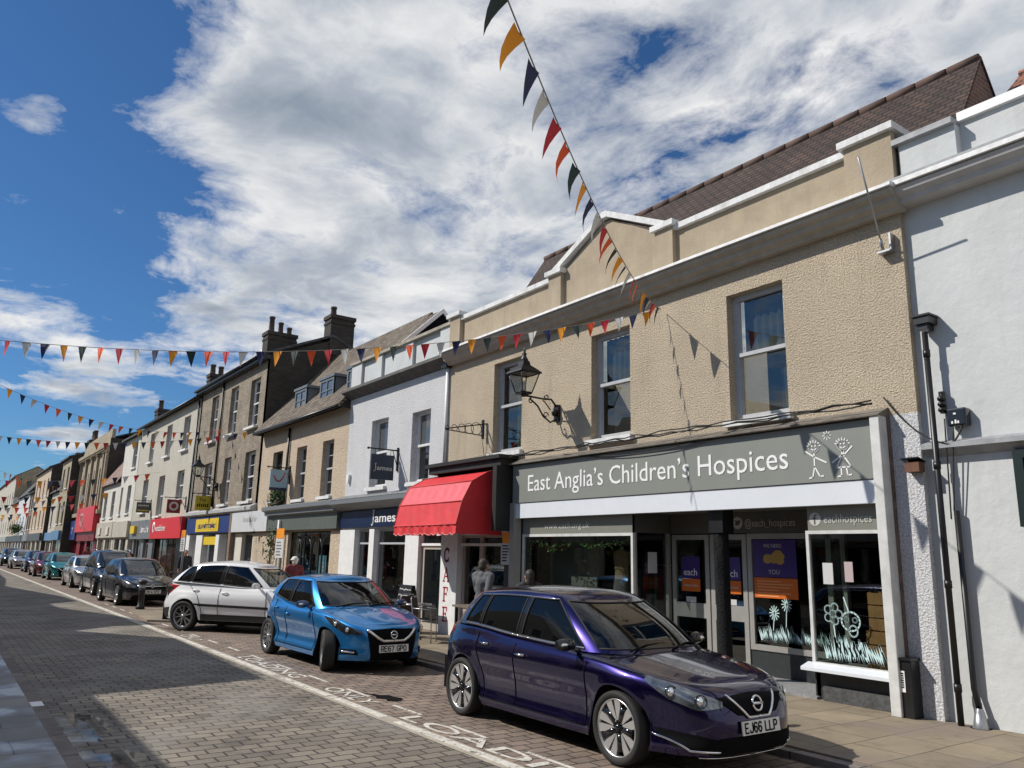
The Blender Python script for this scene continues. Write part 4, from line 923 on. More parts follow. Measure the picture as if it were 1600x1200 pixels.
f2 = fascia(b2, -22.2, -16.6, 9.70, 2.56, 3.02, navy)
serif_name((-20.05, 9.694, 2.68), Vector((1, 0, 0)), Vector((0, -1, 0)), .34, lettering_white, f2, 1.35, .012)
MB().prism([(-22.3, 9.8, 3.50), (-22.3, 9.34, 3.34), (-22.3, 9.34, 3.22), (-22.3, 9.45, 3.14), (-22.3, 9.62, 3.06), (-22.3, 9.8, 3.03)], (5.85, 0, 0)).build('shop_cornice', steel_grey, b2)
MB().box(-22.3, -16.45, 9.33, 9.8, 3.345, 3.37).build('cornice_lead', lead, b2)
shopfront(b2, -22.2, -17.46, 9.72, [('w', -21.2, -20.25), ('w', -19.95, -18.15)], white_paint, pmat('pale frame', (.42, .44, .47), .5), shop_clear, 2.5, navy, .5, .14, 2.12)
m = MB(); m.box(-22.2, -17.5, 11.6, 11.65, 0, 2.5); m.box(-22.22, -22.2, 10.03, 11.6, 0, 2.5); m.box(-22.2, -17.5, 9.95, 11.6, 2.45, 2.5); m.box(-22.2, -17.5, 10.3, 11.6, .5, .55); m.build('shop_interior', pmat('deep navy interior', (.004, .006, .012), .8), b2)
random.seed(21); m = MB()
for k in range(50): m.ball((random.uniform(-21.1, -18.2), random.uniform(10.3, 10.9), random.uniform(.6, 1.2)), random.uniform(.012, .03), 6, 4)
d = thing('shop_display', 'small glittering goods laid out behind the window of the navy shop', 'display', (-19.6, 10.6, .55)); m.build('pieces', chrome, d)
MB().box(-21.1, -18.2, 10.3, 10.95, .55, .60).build('shelf', pmat('display velvet', (.03, .05, .10), .9), d)
al = thing('alarm_box', 'small white alarm box on the roughcast wall beside the peach house', 'alarm box', (-22.0, 9.75, 4.0)); MB().prism([(-22.05, 9.72, 4.12), (-21.88, 9.72, 4.12), (-21.93, 9.72, 3.86), (-22.0, 9.72, 3.86)], (0, .08, 0)).build('case', lettering_white, al)

# ---- peach house with dormers
b3 = thing('peach_house', 'peach rendered house with three dormers in a stone tiled roof', 'building', (-26.2, 9.8, 0))
W3 = [(-28.92, -27.9, 3.62, 5.42), (-26.5, -25.6, 3.58, 5.38), (-24.22, -23.32, 3.58, 5.36)]
m = MB(); wall_with_openings(m, -30.25, -22.25, 2.5, 6.3, 9.8, W3, .2, 5.5, top=False); m.build('wall', peach_render, b3)
for wv in W3: sash_window(b3, *wv, 9.8, sash_dark if wv[0] < -28 else sash_grey, win_glass, .5, (0, 1), .2, white_stone, .06)
gable_roof(b3, -30.25, -22.26, 9.42, 15.6, 6.18, 9.70, stone_tile, dark_brick, .0, .14)
gutter(b3, -30.2, -22.3, 9.40, 6.22); rainpipe(b3, -27.25, 3.55, 6.15)
for k, (x0, x1) in enumerate(((-27.6, -26.5), (-25.25, -24.1), (-23.05, -22.4))):
    m = MB(); z0, z1 = 6.74, 7.56
    m.box(x0 - .08, x1 + .08, 9.93, 11.3, z1, z1 + .09); m.poly([(x1, 9.98, z0), (x1, 11.2, z1), (x1, 9.98, z1)]); m.poly([(x0, 9.98, z0), (x0, 9.98, z1), (x0, 11.2, z1)])
    frame(m, x0, x1, z0, z1, 9.96, .09); m.box((x0 + x1) / 2 - .03, (x0 + x1) / 2 + .03, 9.96, 10.01, z0 + .09, z1 - .09); m.box(x0 + .09, x1 - .09, 9.965, 10.005, (z0 + z1) / 2 - .02, (z0 + z1) / 2 + .02)
    o = m.build('dormer', pmat('grey dormer', (.13, .15, .17), .6, var=.2), b3); MB().box(x0 + .09, x1 - .09, 9.99, 9.998, z0 + .09, z1 - .09).build('pane', glass_mat('dormer glass', (.10, .12, .14)), o)
    MB().box(x0 - .1, x1 + .1, 9.85, 10.0, z0 - .07, z0 - .002).build('sill', lead, o)
m = MB(); m.prism([(-28.4, 9.8, 3.46), (-28.4, 9.36, 3.36), (-28.4, 9.36, 3.24), (-28.4, 9.48, 3.18), (-28.4, 9.48, 3.08), (-28.4, 9.66, 3.02), (-28.4, 9.8, 3.0)], (6.12, 0, 0)); m.build('shop_cornice', steel_grey, b3)
fascia(b3, -28.35, -22.3, 9.62, 2.55, 3.04, teal_green)
shopfront(b3, -30.25, -22.3, 9.76, [('a', -26.6, -23.0)], peach_render, pmat('dark green joinery', (.02, .028, .025), .4), shop_clear, 2.5, teal_green, .5)
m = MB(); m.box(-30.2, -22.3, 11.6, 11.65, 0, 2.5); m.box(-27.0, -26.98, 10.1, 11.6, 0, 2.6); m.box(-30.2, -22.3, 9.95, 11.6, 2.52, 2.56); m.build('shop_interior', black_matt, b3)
d = thing('window_poster', 'tall pale blue poster hanging in the arched shop window', 'poster', (-24.0, 10.0, .7)); MB().box(-24.35, -23.75, 9.99, 10.0, .75, 1.75).build('sheet', skyblue_print, d)
m = MB()
for k in range(5): m.box(-24.25, -23.9 + .03 * (k % 2), 9.985, 9.99, 1.5 - .12 * k, 1.54 - .12 * k)
m.build('print', lettering_white, d)
rainpipe(b3, -27.0, .1, 2.9, 9.55, white_paint)
# ivy and twigs on the peach house
random.seed(14); m = MB()
for k in range(16):
    p = Vector((-28.1 + random.uniform(-.3, .3), 9.7, 2.9)); pts = [p.copy()]
    for q in range(5): p = p + Vector((random.uniform(-.22, .12), random.uniform(-.08, .03), random.uniform(.08, .26))); pts.append(p.copy())
    m.tube(pts, [.012, .010, .008, .006, .005, .004], 4)
for k in range(8):
    p = Vector((-27.9, 9.7, 2.3)); pts = [p.copy()]
    for q in range(5): p = p + Vector((random.uniform(-.05, .3), random.uniform(-.1, .02), random.uniform(-.22, .05))); pts.append(p.copy())
    m.tube(pts, .007, 4)
cl = thing('climbing_plant', 'bare twiggy climber growing up between the white fascia and green cornice', 'plant', (-28.1, 9.7, .1)); m.tube([(-28.1, 9.72, .1), (-28.15, 9.72, 1.5), (-28.05, 9.7, 2.9)], .03, 6); m.build('stems', twig, cl)
m = MB()
for k in range(160):
    c = Vector((-27.9 + random.gauss(0, .3), 9.62 + random.gauss(0, .06), 2.1 + random.gauss(0, .35))); u = Vector((random.uniform(-1, 1), random.uniform(-1, 1), random.uniform(-1, 1))).normalized() * .045; v = u.orthogonal() * .6; m.poly([c - u, c + v, c + u, c - v])
m.build('leaves', foliage, cl)
bs = thing('window_box', 'bushy green plant on the ledge below the left peach house window', 'plant', (-27.8, 9.62, 3.45)); m = MB(); random.seed(4)
for k in range(420):
    c = Vector((-27.75 + random.gauss(0, .2), 9.62 + random.gauss(0, .07), 3.75 + random.gauss(0, .2))); u = Vector((random.uniform(-1, 1), random.uniform(-1, 1), random.uniform(-.2, 1))).normalized() * .06; v = u.orthogonal() * .5; m.poly([c - u, c + v, c + u, c - v])
m.build('leaves', foliage, bs); MB().box(-28.1, -27.4, 9.55, 9.7, 3.47, 3.60).build('trough', pot_dark, bs)

# ---- brick house
b4 = thing('brick_house', 'tall buff brick house with six sashes, sooty gable and clustered chimneys', 'building', (-35.2, 9.8, 0))
W4 = [(-38.2, -37.1, 6.75, 8.9), (-35.2, -34.1, 6.75, 8.85), (-32.4, -31.2, 6.75, 8.75), (-38.3, -37.1, 3.75, 5.75), (-35.2, -34.2, 3.75, 5.75), (-32.3, -31.0, 3.75, 5.75)]
m = MB(); wall_with_openings(m, -40.2, -30.28, 2.5, 9.42, 9.8, W4, .22, 5.0, sides=False, top=False); m.build('wall', buff_brick, b4)
for wv in W4: sash_window(b4, *wv, 9.8, sash_white, win_glass, .5, (1, 1), .2, white_stone, .10, sill_out=.16)
g = [(9.8, 2.5), (15.0, 2.5), (15.0, 9.42), (12.4, 10.55), (9.8, 9.42)]
MB().prism([(-30.28, y, z) for y, z in g], (-.25, 0, 0)).build('gable_wall', dark_brick, b4); MB().prism([(-40.2, y, z) for y, z in g], (.25, 0, 0)).build('gable_wall', dark_brick, b4)
gable_roof(b4, -40.2, -30.28, 9.45, 15.2, 9.40, 10.65, slate, None, .06, .10)
MB().box(-40.25, -30.2, 9.50, 9.78, 9.28, 9.44).build('eaves', black_paint, b4); gutter(b4, -40.25, -30.2, 9.44, 9.44)
chimney(b4, -30.95, -30.24, 12.2, 13.25, 9.9, 11.62, dark_brick, [(-30.6, 12.42, .42, .13)], pot_dark)
chimney(b4, -34.5, -33.8, 10.75, 12.05, 9.8, 11.42, dark_brick, [(-34.15, 10.98, .75, .13), (-34.15, 11.4, .55, .12), (-34.15, 11.8, .38, .12)], pot_dark)
rainpipe(b4, -36.3, 3.7, 9.3)
ta = thing('television_aerial', 'small rooftop television aerial beside the brick chimneys', 'aerial', (-36.6, 11.4, 10.2))
m = MB(); m.tube([(-36.6, 11.4, 10.1), (-36.6, 11.4, 11.2)], .025, 6); m.build('mast', alloy_dark, ta); m = MB(); m.tube([(-36.6, 11.0, 11.0), (-35.2, 11.6, 11.0)], .018, 5)
for k in range(6): q = k / 5; m.tube([(-36.6 + 1.4 * q, 11.0 + .6 * q, 10.85), (-36.6 + 1.4 * q, 11.0 + .6 * q, 11.2)], .012, 4)
m.build('elements', alloy_dark, ta)
f4 = fascia(b4, -39.9, -32.75, 9.66, 2.56, 3.24, navy2)
bx = MB().box(-38.2, -34.6, 9.63, 9.66, 2.62, 3.18).build('yellow_panel', yellow, f4); MB().box(-37.95, -34.85, 9.622, 9.63, 2.70, 3.10).build('black_outline', yellow, bx); scribble(bx, -37.75, -35.0, 2.76, .26, 9.62, navy2)
MB().prism([(-40.2, 9.8, 3.62), (-40.2, 9.55, 3.5), (-40.2, 9.55, 3.38), (-40.2, 9.8, 3.26)], (9.9, 0, 0)).build('shop_cornice', pmat('pale grey cornice', (.38, .38, .38), .7, var=.2), b4)
shopfront(b4, -40.1, -32.7, 9.74, [('w', -39.5, -38.3), ('d', -37.3, -35.2), ('w', -34.7, -33.2)], white_paint, white_paint, shop_dark, 2.5, white_paint, .55, .3)
MB().box(-37.3, -35.2, 9.80, 9.83, 2.06, 2.42).build('door_sign', yellow, b4)
f4b = fascia(b4, -32.7, -28.45, 9.6, 2.55, 3.30, pmat('pale grey fascia', (.60, .61, .62), .4, var=.05)); scribble(f4b, -31.2, -29.6, 2.92, .2, 9.598, lettering_grey)
shopfront(b4, -32.7, -30.3, 9.78, [('w', -31.7, -30.4)], pale_render2, sash_grey, shop_dark, 2.5, pale_render2, .9)
MB().box(-32.95, -32.65, 9.6, 9.8, .09, 3.3).build('shop_pilaster', dark_brick2, b4)

# ---- two pale rendered houses
b5 = thing('pale_house', 'long pale rendered three storey house above the red shop and grey shop', 'building', (-47.2, 9.8, 0))
xs_up = [(-43.3, -42.0), (-47.1, -45.9), (-51.3, -50.1)]
W5 = [(a, c, 6.75 + .1, 8.6) for a, c in xs_up] + [(-43.5, -42.1, 4.3, 5.8), (-47.7, -46.3, 3.6, 5.8), (-51.9, -50.5, 3.9, 5.85)]
m = MB(); wall_with_openings(m, -54.2, -40.22, 2.4, 9.2, 9.8, W5, .22, 5.5, top=False); m.build('wall', pale_render, b5)
for wv in W5: sash_window(b5, *wv, 9.8, sash_white, win_glass_grey, .5, (0, 0), .2, white_paint, .08, sill_out=.15)
gable_roof(b5, -54.2, -40.22, 9.5, 15.5, 9.15, 10.3, slate, None, .0, .12); gutter(b5, -54.2, -40.25, 9.48, 9.18)
chimney(b5, -40.85, -40.26, 10.1, 10.95, 9.3, 10.5, dark_brick, [(-40.7, 10.3, .55, .14), (-40.7, 10.7, .5, .14)], pot_dark)
chimney(b5, -55.2, -54.2, 10.6, 11.4, 9.3, 10.7, dark_brick, [(-54.6, 10.8, .6, .16)], pot_dark)
rainpipe(b5, -40.4, .2, 9.1)
f5 = fascia(b5, -47.4, -40.6, 9.55, 2.36, 3.40, red_board); txt('vodafone', (-46.0, 9.542, 2.75), .46, lettering_white, f5, width=2.2, ext=.01)
m = MB(); m.lathe([(.18, -.006), (.30, -.006), (.30, 0)], (-46.5, 9.55, 2.95), 'y', 20); m.build('ring_mark', lettering_white, f5)
shopfront(b5, -47.3, -40.5, 9.8, [('w', -47.0, -42.2)], black_paint, sash_dark, glass_mat('bronze glass', (.028, .016, .010), ior=1.5), 2.36, black_paint, .3)
f5b = fascia(b5, -53.0, -47.5, 9.6, 2.36, 3.42, steel_grey); MB().box(-52.4, -51.2, 9.45, 9.6, 2.68, 3.12).build('yellow_box', yellow, f5b); scribble(f5b, -50.1, -48.2, 2.72, .36, 9.59, lettering_white)
shopfront(b5, -53.0, -47.5, 9.8, [('w', -52.6, -50.6), ('d', -49.9, -48.6)], steel_grey, lettering_white, shop_dark, 2.36, steel_grey, .5)
b5b = thing('narrow_white_house', 'narrow whitish house left of the long pale house, with stone shop fascias', 'building', (-57, 9.8, 0))
W5b = [(-56.2, -54.9, 6.9, 8.6), (-56.6, -55.4, 4.0, 5.8), (-58.9, -58.2, 4.0, 5.8)]
m = MB(); wall_with_openings(m, -59.3, -54.22, 2.4, 8.95, 9.78, W5b, .2, 6); m.build('wall', pale_render2, b5b)
for wv in W5b: sash_window(b5b, *wv, 9.78, sash_grey, win_glass, .5, (0, 0), .18, white_paint, .08)
gable_roof(b5b, -59.3, -54.22, 9.5, 15, 8.9, 10.0, slate, dark_brick, .0, .12)
fascia(b5b, -59.2, -54.3, 9.6, 2.5, 3.5, pmat('stone fascia', (.42, .39, .33), .8, var=.15)); shopfront(b5b, -59.2, -54.3, 9.75, [('w', -58.8, -57.0), ('w', -56.6, -55.0)], pale_render, sash_grey, shop_dark, 2.48, stone, .5)
# ---- low cottage with pink roof
b6 = thing('low_cottage', 'low white cottage with faded pink tiled roof squeezed beside the stone bank', 'building', (-62.7, 9.8, 0))
W6 = [(-65.2, -64.0, 3.9, 5.7), (-62.2, -61.0, 3.9, 5.7)]
m = MB(); wall_with_openings(m, -66.0, -59.32, 2.4, 6.25, 9.8, W6, .2, 6, top=False); m.build('wall', pale_render2, b6)
for wv in W6: sash_window(b6, *wv, 9.8, sash_grey, win_glass, .5, (0, 0), .18, white_paint, .08)
gable_roof(b6, -66.0, -59.32, 9.55, 13.4, 6.2, 9.2, pink_tile, None, .0, .1)
f6 = fascia(b6, -65.8, -59.4, 9.6, 2.5, 3.55, pmat('stone fascia2', (.42, .39, .33), .8, var=.15)); 
for x in (-64.6, -61.4): MB().box(x, x + .9, 9.52, 9.6, 2.7, 3.2).build('fascia_block', pale_render2, f6)
shopfront(b6, -65.8, -59.4, 9.75, [('w', -65.4, -63.0), ('w', -62.4, -60.0)], pale_render, white_paint, glass_mat('tan glass', (.07, .05, .03), ior=1.5), 2.48, stone, .5)
# ---- stone bank
b7 = thing('stone_bank', 'ornate old limestone building with tall pilastered windows and shade-toned side wall', 'building', (-72.6, 9.8, 0))
W7 = [(-69.4, -67.9, 4.9, 7.9), (-72.2, -70.7, 4.9, 7.9), (-75.0, -73.5, 4.9, 7.9), (-78.0, -76.5, 4.9, 7.9)]
m = MB(); wall_with_openings(m, -79.5, -66.02, 2.4, 9.9, 9.8, W7, .4, 6, sides=False, top=True); m.box(-79.5, -66.02, 9.85, 10.1, 9.9, 10.7); m.build('wall', stone, b7)
MB().box(-66.26, -66.0, 9.82, 15.8, 2.4, 10.0).build('side_wall', dark_brick, b7)  # side wall turned from the sun, its shade put into the dark brick
for wv in W7: sash_window(b7, *wv, 9.8, sash_dark, win_glass, .5, (1, 0), .38, stone, .1)
m = MB()
for x in (-79.3, -76.1, -73.1, -70.3, -67.4, -66.2): MB().box(x - .2, x + .2, 9.62, 9.8, 4.6, 8.9).box(x - .28, x + .28, 9.56, 9.8, 8.9, 9.2).build('pilaster', stone, b7)
m = MB(); m.box(-79.6, -66.0, 9.4, 9.8, 9.2, 9.45); m.box(-79.6, -66.0, 9.5, 9.8, 4.3, 4.6)
for k in range(24): m.box(-79.3 + k * .56, -79.1 + k * .56, 9.45, 9.62, 9.02, 9.2)
m.build('cornice', stone, b7)
gable_roof(b7, -79.5, -66.02, 10.2, 15.5, 10.1, 11.0, slate, None, 0, .1)
fascia(b7, -79.4, -76.0, 9.5, 2.4, 4.0, navy2, 'T', -78.2, .6, .8)
f7 = fascia(b7, -75.6, -66.6, 9.4, 3.0, 4.9, red_board)
m = MB(); ribbon(m, [(-72.4 + .10 * (16 * math.sin(t) ** 3) / 1.6 * .8, 9.39, 3.95 + .05 * (13 * math.cos(t) - 5 * math.cos(2 * t) - 2 * math.cos(3 * t) - math.cos(4 * t)) / 1.3) for t in [k * 2 * PI / 28 for k in range(29)]], .12); m.build('heart_mark', lettering_white, f7)
fascia(b7, -75.6, -66.6, 9.6, 2.3, 3.0, dark_red)
shopfront(b7, -79.4, -66.6, 9.8, [('w', -79.0, -76.4), ('w', -74.5, -72.0), ('w', -71.0, -68.0)], dark_red, dark_red, glass_mat('maroon glass', (.06, .006, .012), ior=1.5), 2.3, dark_red, .3)
# ---- farther terrace: every house a thing with walls, roof, windows and shop
def far_house(label, X0, X1, Y, zt, wallm, roofm, rz, fasc, nwin=3, storeys=2, name='terrace_house', chim=None, gab=None, side=dark_brick):
    b = thing(name, label, 'building', ((X0 + X1) / 2, Y, 0), 'houses along the far terrace'); ops = []
    w = (X1 - X0) / nwin; h = (zt - 3.4) / storeys
    for s in range(storeys):
        for k in range(nwin):
            cx = X0 + w * (k + .5); ops.append((cx - min(.6, w * .22), cx + min(.6, w * .22), 3.4 + s * h + .45, 3.4 + s * h + .45 + min(1.9, h * .68)))
    m = MB(); wall_with_openings(m, X0, X1, 2.4, zt, Y, ops, .22, 5, sides=False, top=False); m.build('wall', wallm, b)
    MB().box(X1 - .02, X1 + .02, Y + .01, Y + 6, 0, zt).build('side_wall', side, b); MB().box(X0, X0 + .03, Y + .01, Y + 6, 0, zt).build('side_wall', side, b)
    for o in ops: sash_window(b, *o, Y, sash_white if hash(label) % 2 else sash_dark, win_glass, .5, (0, 0), .2, white_paint, .08)
    gable_roof(b, X0, X1, Y - .3, Y + 6, zt - .02, zt + rz, roofm, gab or side, .04, .12)
    o = MB().box(X0 + .2, X1 - .2, Y - .25, Y + .2, 2.4, 3.2).build('fascia', fasc, b)
    n = max(1, int((X1 - X0) / 4)); bays = []
    for k in range(n):
        a = X0 + (X1 - X0) * k / n; bays.append(('w', a + .5, a + (X1 - X0) / n - .5))
    shopfront(b, X0 + .1, X1 - .1, Y - .02, bays, wallm, sash_white, shop_dark, 2.4, fasc, .5)
    if chim:
        for (x0, x1, z, ps) in chim: chimney(b, x0, x1, Y + 1.2, Y + 2.1, zt - .3, z, dark_brick, [(x0 + (x1 - x0) * (q + .5) / ps, Y + 1.65, .9, .18) for q in range(ps)], pot_dark)
    return b
far_house('narrow stone fronted house standing forward with its tall black chimney stack', -85.5, -79.55, 8.95, 9.6, stone, slate, 1.2, blue_board, 2, 2, chim=[(-81.2, -79.6, 11.3, 3)])  # dark brick on the side wall paints in the shade of that face
far_house('cream house with white bay upstairs and pale blue shop', -98.6, -85.6, 9.7, 7.3, pale_render, slate, 2.6, blue_board, 3, 1, chim=[(-97.8, -96.6, 10.9, 2)], gab=black_matt)
far_house('three storey brown house with dark side gable beyond the blue shop', -113.8, -98.7, 9.3, 10.2, peach_render, slate, 1.5, sash_dark, 4, 2)
far_house('pinkish brick house with a green awning at street level', -122.2, -113.9, 9.5, 8.4, dark_brick2, slate, 1.6, steel_grey, 3, 2)
far_house('bright white stuccoed house far down the terrace', -140.7, -122.3, 9.6, 8.6, white_smooth, slate, 1.8, sash_dark, 4, 1, gab=black_matt)
far_house('long low house with shadowed tiled roof far down the terrace', -156.4, -140.8, 9.8, 8.2, peach_render, slate, 4.2, black_paint, 4, 1)
far_house('large plain stone house closing the far end of the terrace', -235, -156.5, 9.8, 13.2, pale_render, slate, 1.8, alu, 14, 2, side=stone)

# ---- the row on the camera's side of the street (it shades the road and shows in glass)
def near_house(label, prof, wallm, y=-2.3):
    x0, x1 = prof[0][0], prof[-1][0]
    b = thing('opposite_house', label, 'building', ((x0 + x1) / 2, y, 0), 'houses on the near side of the street')
    m = MB(); m.prism([(x0, y, 0)] + [(x, y, z) for x, z in prof] + [(x1, y, 0)], (0, -3.5, 0)); m.build('wall', wallm, b)
    n = max(1, int(abs(x1 - x0) / 3)); zmin = min(z for x, z in prof)
    for k in range(n):
        cx = x0 + (x1 - x0) * (k + .5) / n
        mm = MB(); frame(mm, cx - .5, cx + .5, 3.4, min(5.2, zmin - .3), y + .01, .07); o = mm.build('window', sash_white, b); MB().box(cx - .43, cx + .43, y + .02, y + .03, 3.47, min(5.13, zmin - .37)).build('pane', win_glass, o)
        mm = MB(); frame(mm, cx - 1.1, cx + 1.1, .5, 2.4, y + .01, .07); o = mm.build('shop_window', sash_dark, b); MB().box(cx - 1.03, cx + 1.03, y + .02, y + .03, .57, 2.33).build('pane', shop_dark, o)
    MB().box(x0 + .1, x1 - .1, y, y + .12, 2.5, 3.1).build('fascia', steel_grey, b)
    return b
near_house('low brick shop behind the camera', [(12, 4.75), (-15.02, 4.75)], dark_brick2)
near_house('gabled rendered house behind the camera', [(-15.03, 4.78), (-17.1, 7.35), (-23.42, 7.55), (-24.6, 5.8)], pale_render)
near_house('brick house with stepped gable on the near side', [(-24.61, 5.78), (-26.2, 6.8), (-27.1, 8.0), (-30.3, 7.45), (-32.8, 6.4), (-34.9, 6.35)], buff_brick)
near_house('flat fronted stone house on the near side', [(-34.92, 6.4), (-36.8, 7.45), (-40.1, 7.3), (-45, 6.4), (-48, 5.9)], stone)
near_house('pale terrace on the near side farther down', [(-48.02, 5.9), (-57, 6.55), (-70, 6.9), (-100, 7.2)], pale_render2)

# ------------------------------------------------------------------ hanging signs
def hanging_sign(label, X, y0, y1, z0, z1, mat, arm_z=None, name='hanging_sign'):
    s = thing(name, label, 'hanging sign', (X, 9.8, z0)); az = arm_z or z1 + .1
    m = MB(); m.tube([(X, 9.8, az), (X, y0 - .08, az)], .02, 6); m.ball((X, y0 - .1, az), .035, 8, 6); m.tube([(X, 9.8, az - .5), (X, y1 - .05, az)], .012, 5); m.box(X - .03, X + .03, 9.76, 9.8, az - .55, az + .08)
    for y in (y0 + .1, y1 - .1): m.tube([(X, y, az), (X, y, z1)], .008, 5)
    m.build('bracket', black_iron, s)
    p = MB().box(X - .02, X + .02, y0, y1, z0, z1).build('panel', mat, s); return s, p
s, p = hanging_sign('slate navy square sign hanging by the white roughcast wall', -18.92, 9.01, 9.67, 3.75, 4.41, sign_navy, 4.56)
serif_name((-18.896, 9.10, 4.0), Vector((0, 1, 0)), Vector((1, 0, 0)), .17, lettering_grey, p, .52, .004)
s, p = hanging_sign('pale blue sign with a red smile hanging by the peach house', -27.01, 9.1, 9.7, 4.0, 4.62, pmat('sky blue sign', (.30, .45, .55), .5), 4.70)
MB().box(-27.035, -26.985, 9.1, 9.7, 3.90, 4.0).build('strip', navy, p)
m = MB(); ribbon(m, [(-26.985, 9.22 + .36 * k / 10, 4.40 - .20 * math.sin(PI * k / 10) ** .8 + .04 * k / 10) for k in range(11)], .04, (.004, 0, 0), Vector((1, 0, 0))); m.ball((-26.985, 9.60, 4.50), .03, 8, 6); m.build('smile_mark', red_board, p)
s, p = hanging_sign('yellow square sign hanging by the brick house', -36.42, 9.05, 9.72, 3.53, 4.16, yellow_sign, 4.26)
m = txt('The', (-36.395, 9.2, 3.92), .2, black_matt, p, rot=(PI / 2, 0, PI / 2), ext=.002); mm = MB()
for k in range(6): mm.box(-36.40, -36.394, 9.14 + k * .085, 9.19 + k * .085, 3.68, 3.80 + .03 * (k % 2))
mm.build('lettering', black_matt, p)
s, p = hanging_sign('maroon square sign with a pale ring hanging by the pale house', -41.15, 8.93, 9.56, 3.55, 4.2, dark_red, 4.30)
MB().lathe([(.12, 0), (.12, .006), (.22, .006), (.22, 0)], (-41.13, 9.245, 3.88), 'x', 24).build('ring_mark', lettering_grey, p)
s, p = hanging_sign('dark oblong sign with two lines of lettering by the grey shop', -49.06, 9.04, 9.75, 3.82, 4.40, sash_dark, 4.50)
m = MB()
for k in range(6): m.box(-49.04, -49.035, 9.12 + k * .1, 9.19 + k * .1, 4.18, 4.26)
m.build('lettering', lettering_grey, p); MB().box(-49.04, -49.035, 9.1, 9.7, 3.90, 3.98).build('stripe', yellow_sign, p)

# ------------------------------------------------------------------ wall lanterns
def wall_lantern(label, X, y_l, zb, zw):
    """lantern on a scrolled bracket; zb = underside of the lantern, zw = wall plate"""
    t = thing('wall_lantern', label, 'wall lamp', (X, 9.8, zw), 'lanterns on wall brackets')
    m = MB(); m.box(X - .07, X + .07, 9.74, 9.8, zw - .12, zw + .22); m.ball((X, 9.70, zw + .06), (.06, .06, .08), 10, 8)
    m.tube([(X, 9.78, zw + .16), (X - .01, 9.62, zw + .32), (X, 9.45, zb - .06), (X, y_l, zb - .05)], .020, 8)
    m.tube([(X, 9.78, zw - .05), (X, 9.6, zw - .15), (X, 9.42, zw - .05), (X, 9.28, zw + .14), (X, y_l + .16, zb - .10)], .018, 8)
    def curl(cy, cz, r, a0): return [(X, cy + r * (1 - .07 * k) * math.cos(a0 + k * .6), cz + r * (1 - .07 * k) * math.sin(a0 + k * .6)) for k in range(11)]
    m.tube(curl(9.48, zw - .02, .07, 0), .012, 6); m.tube(curl(y_l + .18, zb - .14, .06, 1.5), .012, 6); m.tube(curl(9.5, zw + .36, .06, 3), .012, 6)
    m.tube([(X, 9.6, zw + .1), (X, 9.46, zw + .24), (X, 9.4, zb - .09)], .012, 6)
    m.build('bracket', black_iron, t)
    h = .38; a, b_ = .115, .215
    cb = [(X + sx * a, y_l + sy * a, zb) for sx, sy in ((-1, -1), (1, -1), (1, 1), (-1, 1))]; ct = [(X + sx * b_, y_l + sy * b_, zb + h) for sx, sy in ((-1, -1), (1, -1), (1, 1), (-1, 1))]
    m = MB()
    for k in range(4):
        m.tube([cb[k], ct[k]], .012, 6); m.tube([cb[k], cb[(k + 1) % 4]], .014, 6); m.tube([ct[k], ct[(k + 1) % 4]], .016, 6)
    m.box(X - a, X + a, y_l - a, y_l + a, zb - .03, zb); m.tube([(X, y_l, zb - .08), (X, y_l, zb)], .05, 8)
    m.build('frame', black_iron, t)
    m = MB()
    for k in range(4): m.poly([cb[k], cb[(k + 1) % 4], ct[(k + 1) % 4], ct[k]])
    m.build('glass', lamp_glass, t)
    z = zb + h; m = MB()
    rows = []
    for s_, dz in ((.255, 0), (.245, .03), (.17, .10), (.09, .17), (.075, .25)): rows.append([(X + s_ * q, y_l + s_ * w_, z + dz) for q, w_ in ((-1, -1), (1, -1), (1, 1), (-1, 1))])
    m.grid(rows, False, closed=True); m.poly(rows[0][::-1])
    m.lathe([(.075, .25), (.085, .27), (.06, .32), (.035, .36), (.05, .40), (.02, .44), (.03, .47), (.012, .50), (.006, .58)], (X, y_l, z), n=12); m.build('roof', black_iron, t)
    MB().lathe([(.02, 0), (.035, .06), (.035, .16), (.0, .2)], (X, y_l, zb + .04), n=10).build('lamp', paper, t)
    return t
wall_lantern('black four sided lantern on a scrolled bracket against the beige wall', -12.12, 8.93, 4.98, 4.62)
wall_lantern('black lantern on a scrolled bracket against the brick wall', -35.9, 8.9, 5.0, 4.5)
# scrolled sign bracket without a sign
t = thing('sign_bracket', 'empty black scrollwork sign bracket on the beige wall above the cafe', 'bracket', (-14.75, 9.8, 4.6)); m = MB(); X = -14.72
m.tube([(X, 9.8, 4.78), (X, 8.75, 4.56)], .014, 6); m.tube([(X, 9.72, 4.5), (X, 8.75, 4.54)], .012, 6); m.box(X - .03, X + .03, 9.7, 9.74, 4.42, 4.86)
for k in range(5): r = .14 - .022 * k; cy = 9.54 - .19 * k; m.tube([(X, cy + r * math.cos(a), 4.64 - .015 * k + r * math.sin(a)) for a in [q * 2 * PI / 14 for q in range(15)]], .008, 5)
m.tube([(X, 9.8, 3.9), (X, 9.7, 4.45)], .008, 5); m.build('ironwork', black_iron, t)
# cables clipped along the fascia
m = MB(); random.seed(6)
for k in range(3): m.tube([(-13.4 + 8.0 * q / 30, 9.56 - .01 * k, 3.87 + .02 * k + random.uniform(-.02, .035)) for q in range(31)], .011, 5)
m.tube(sag((-11.7, 9.60, 3.80), (-7.3, 9.58, 3.84), .20, 16), .009, 5)
tag(m.build('cable', cable_m), 'tangle of black cables clipped along the top of the grey fascia', 'cable')

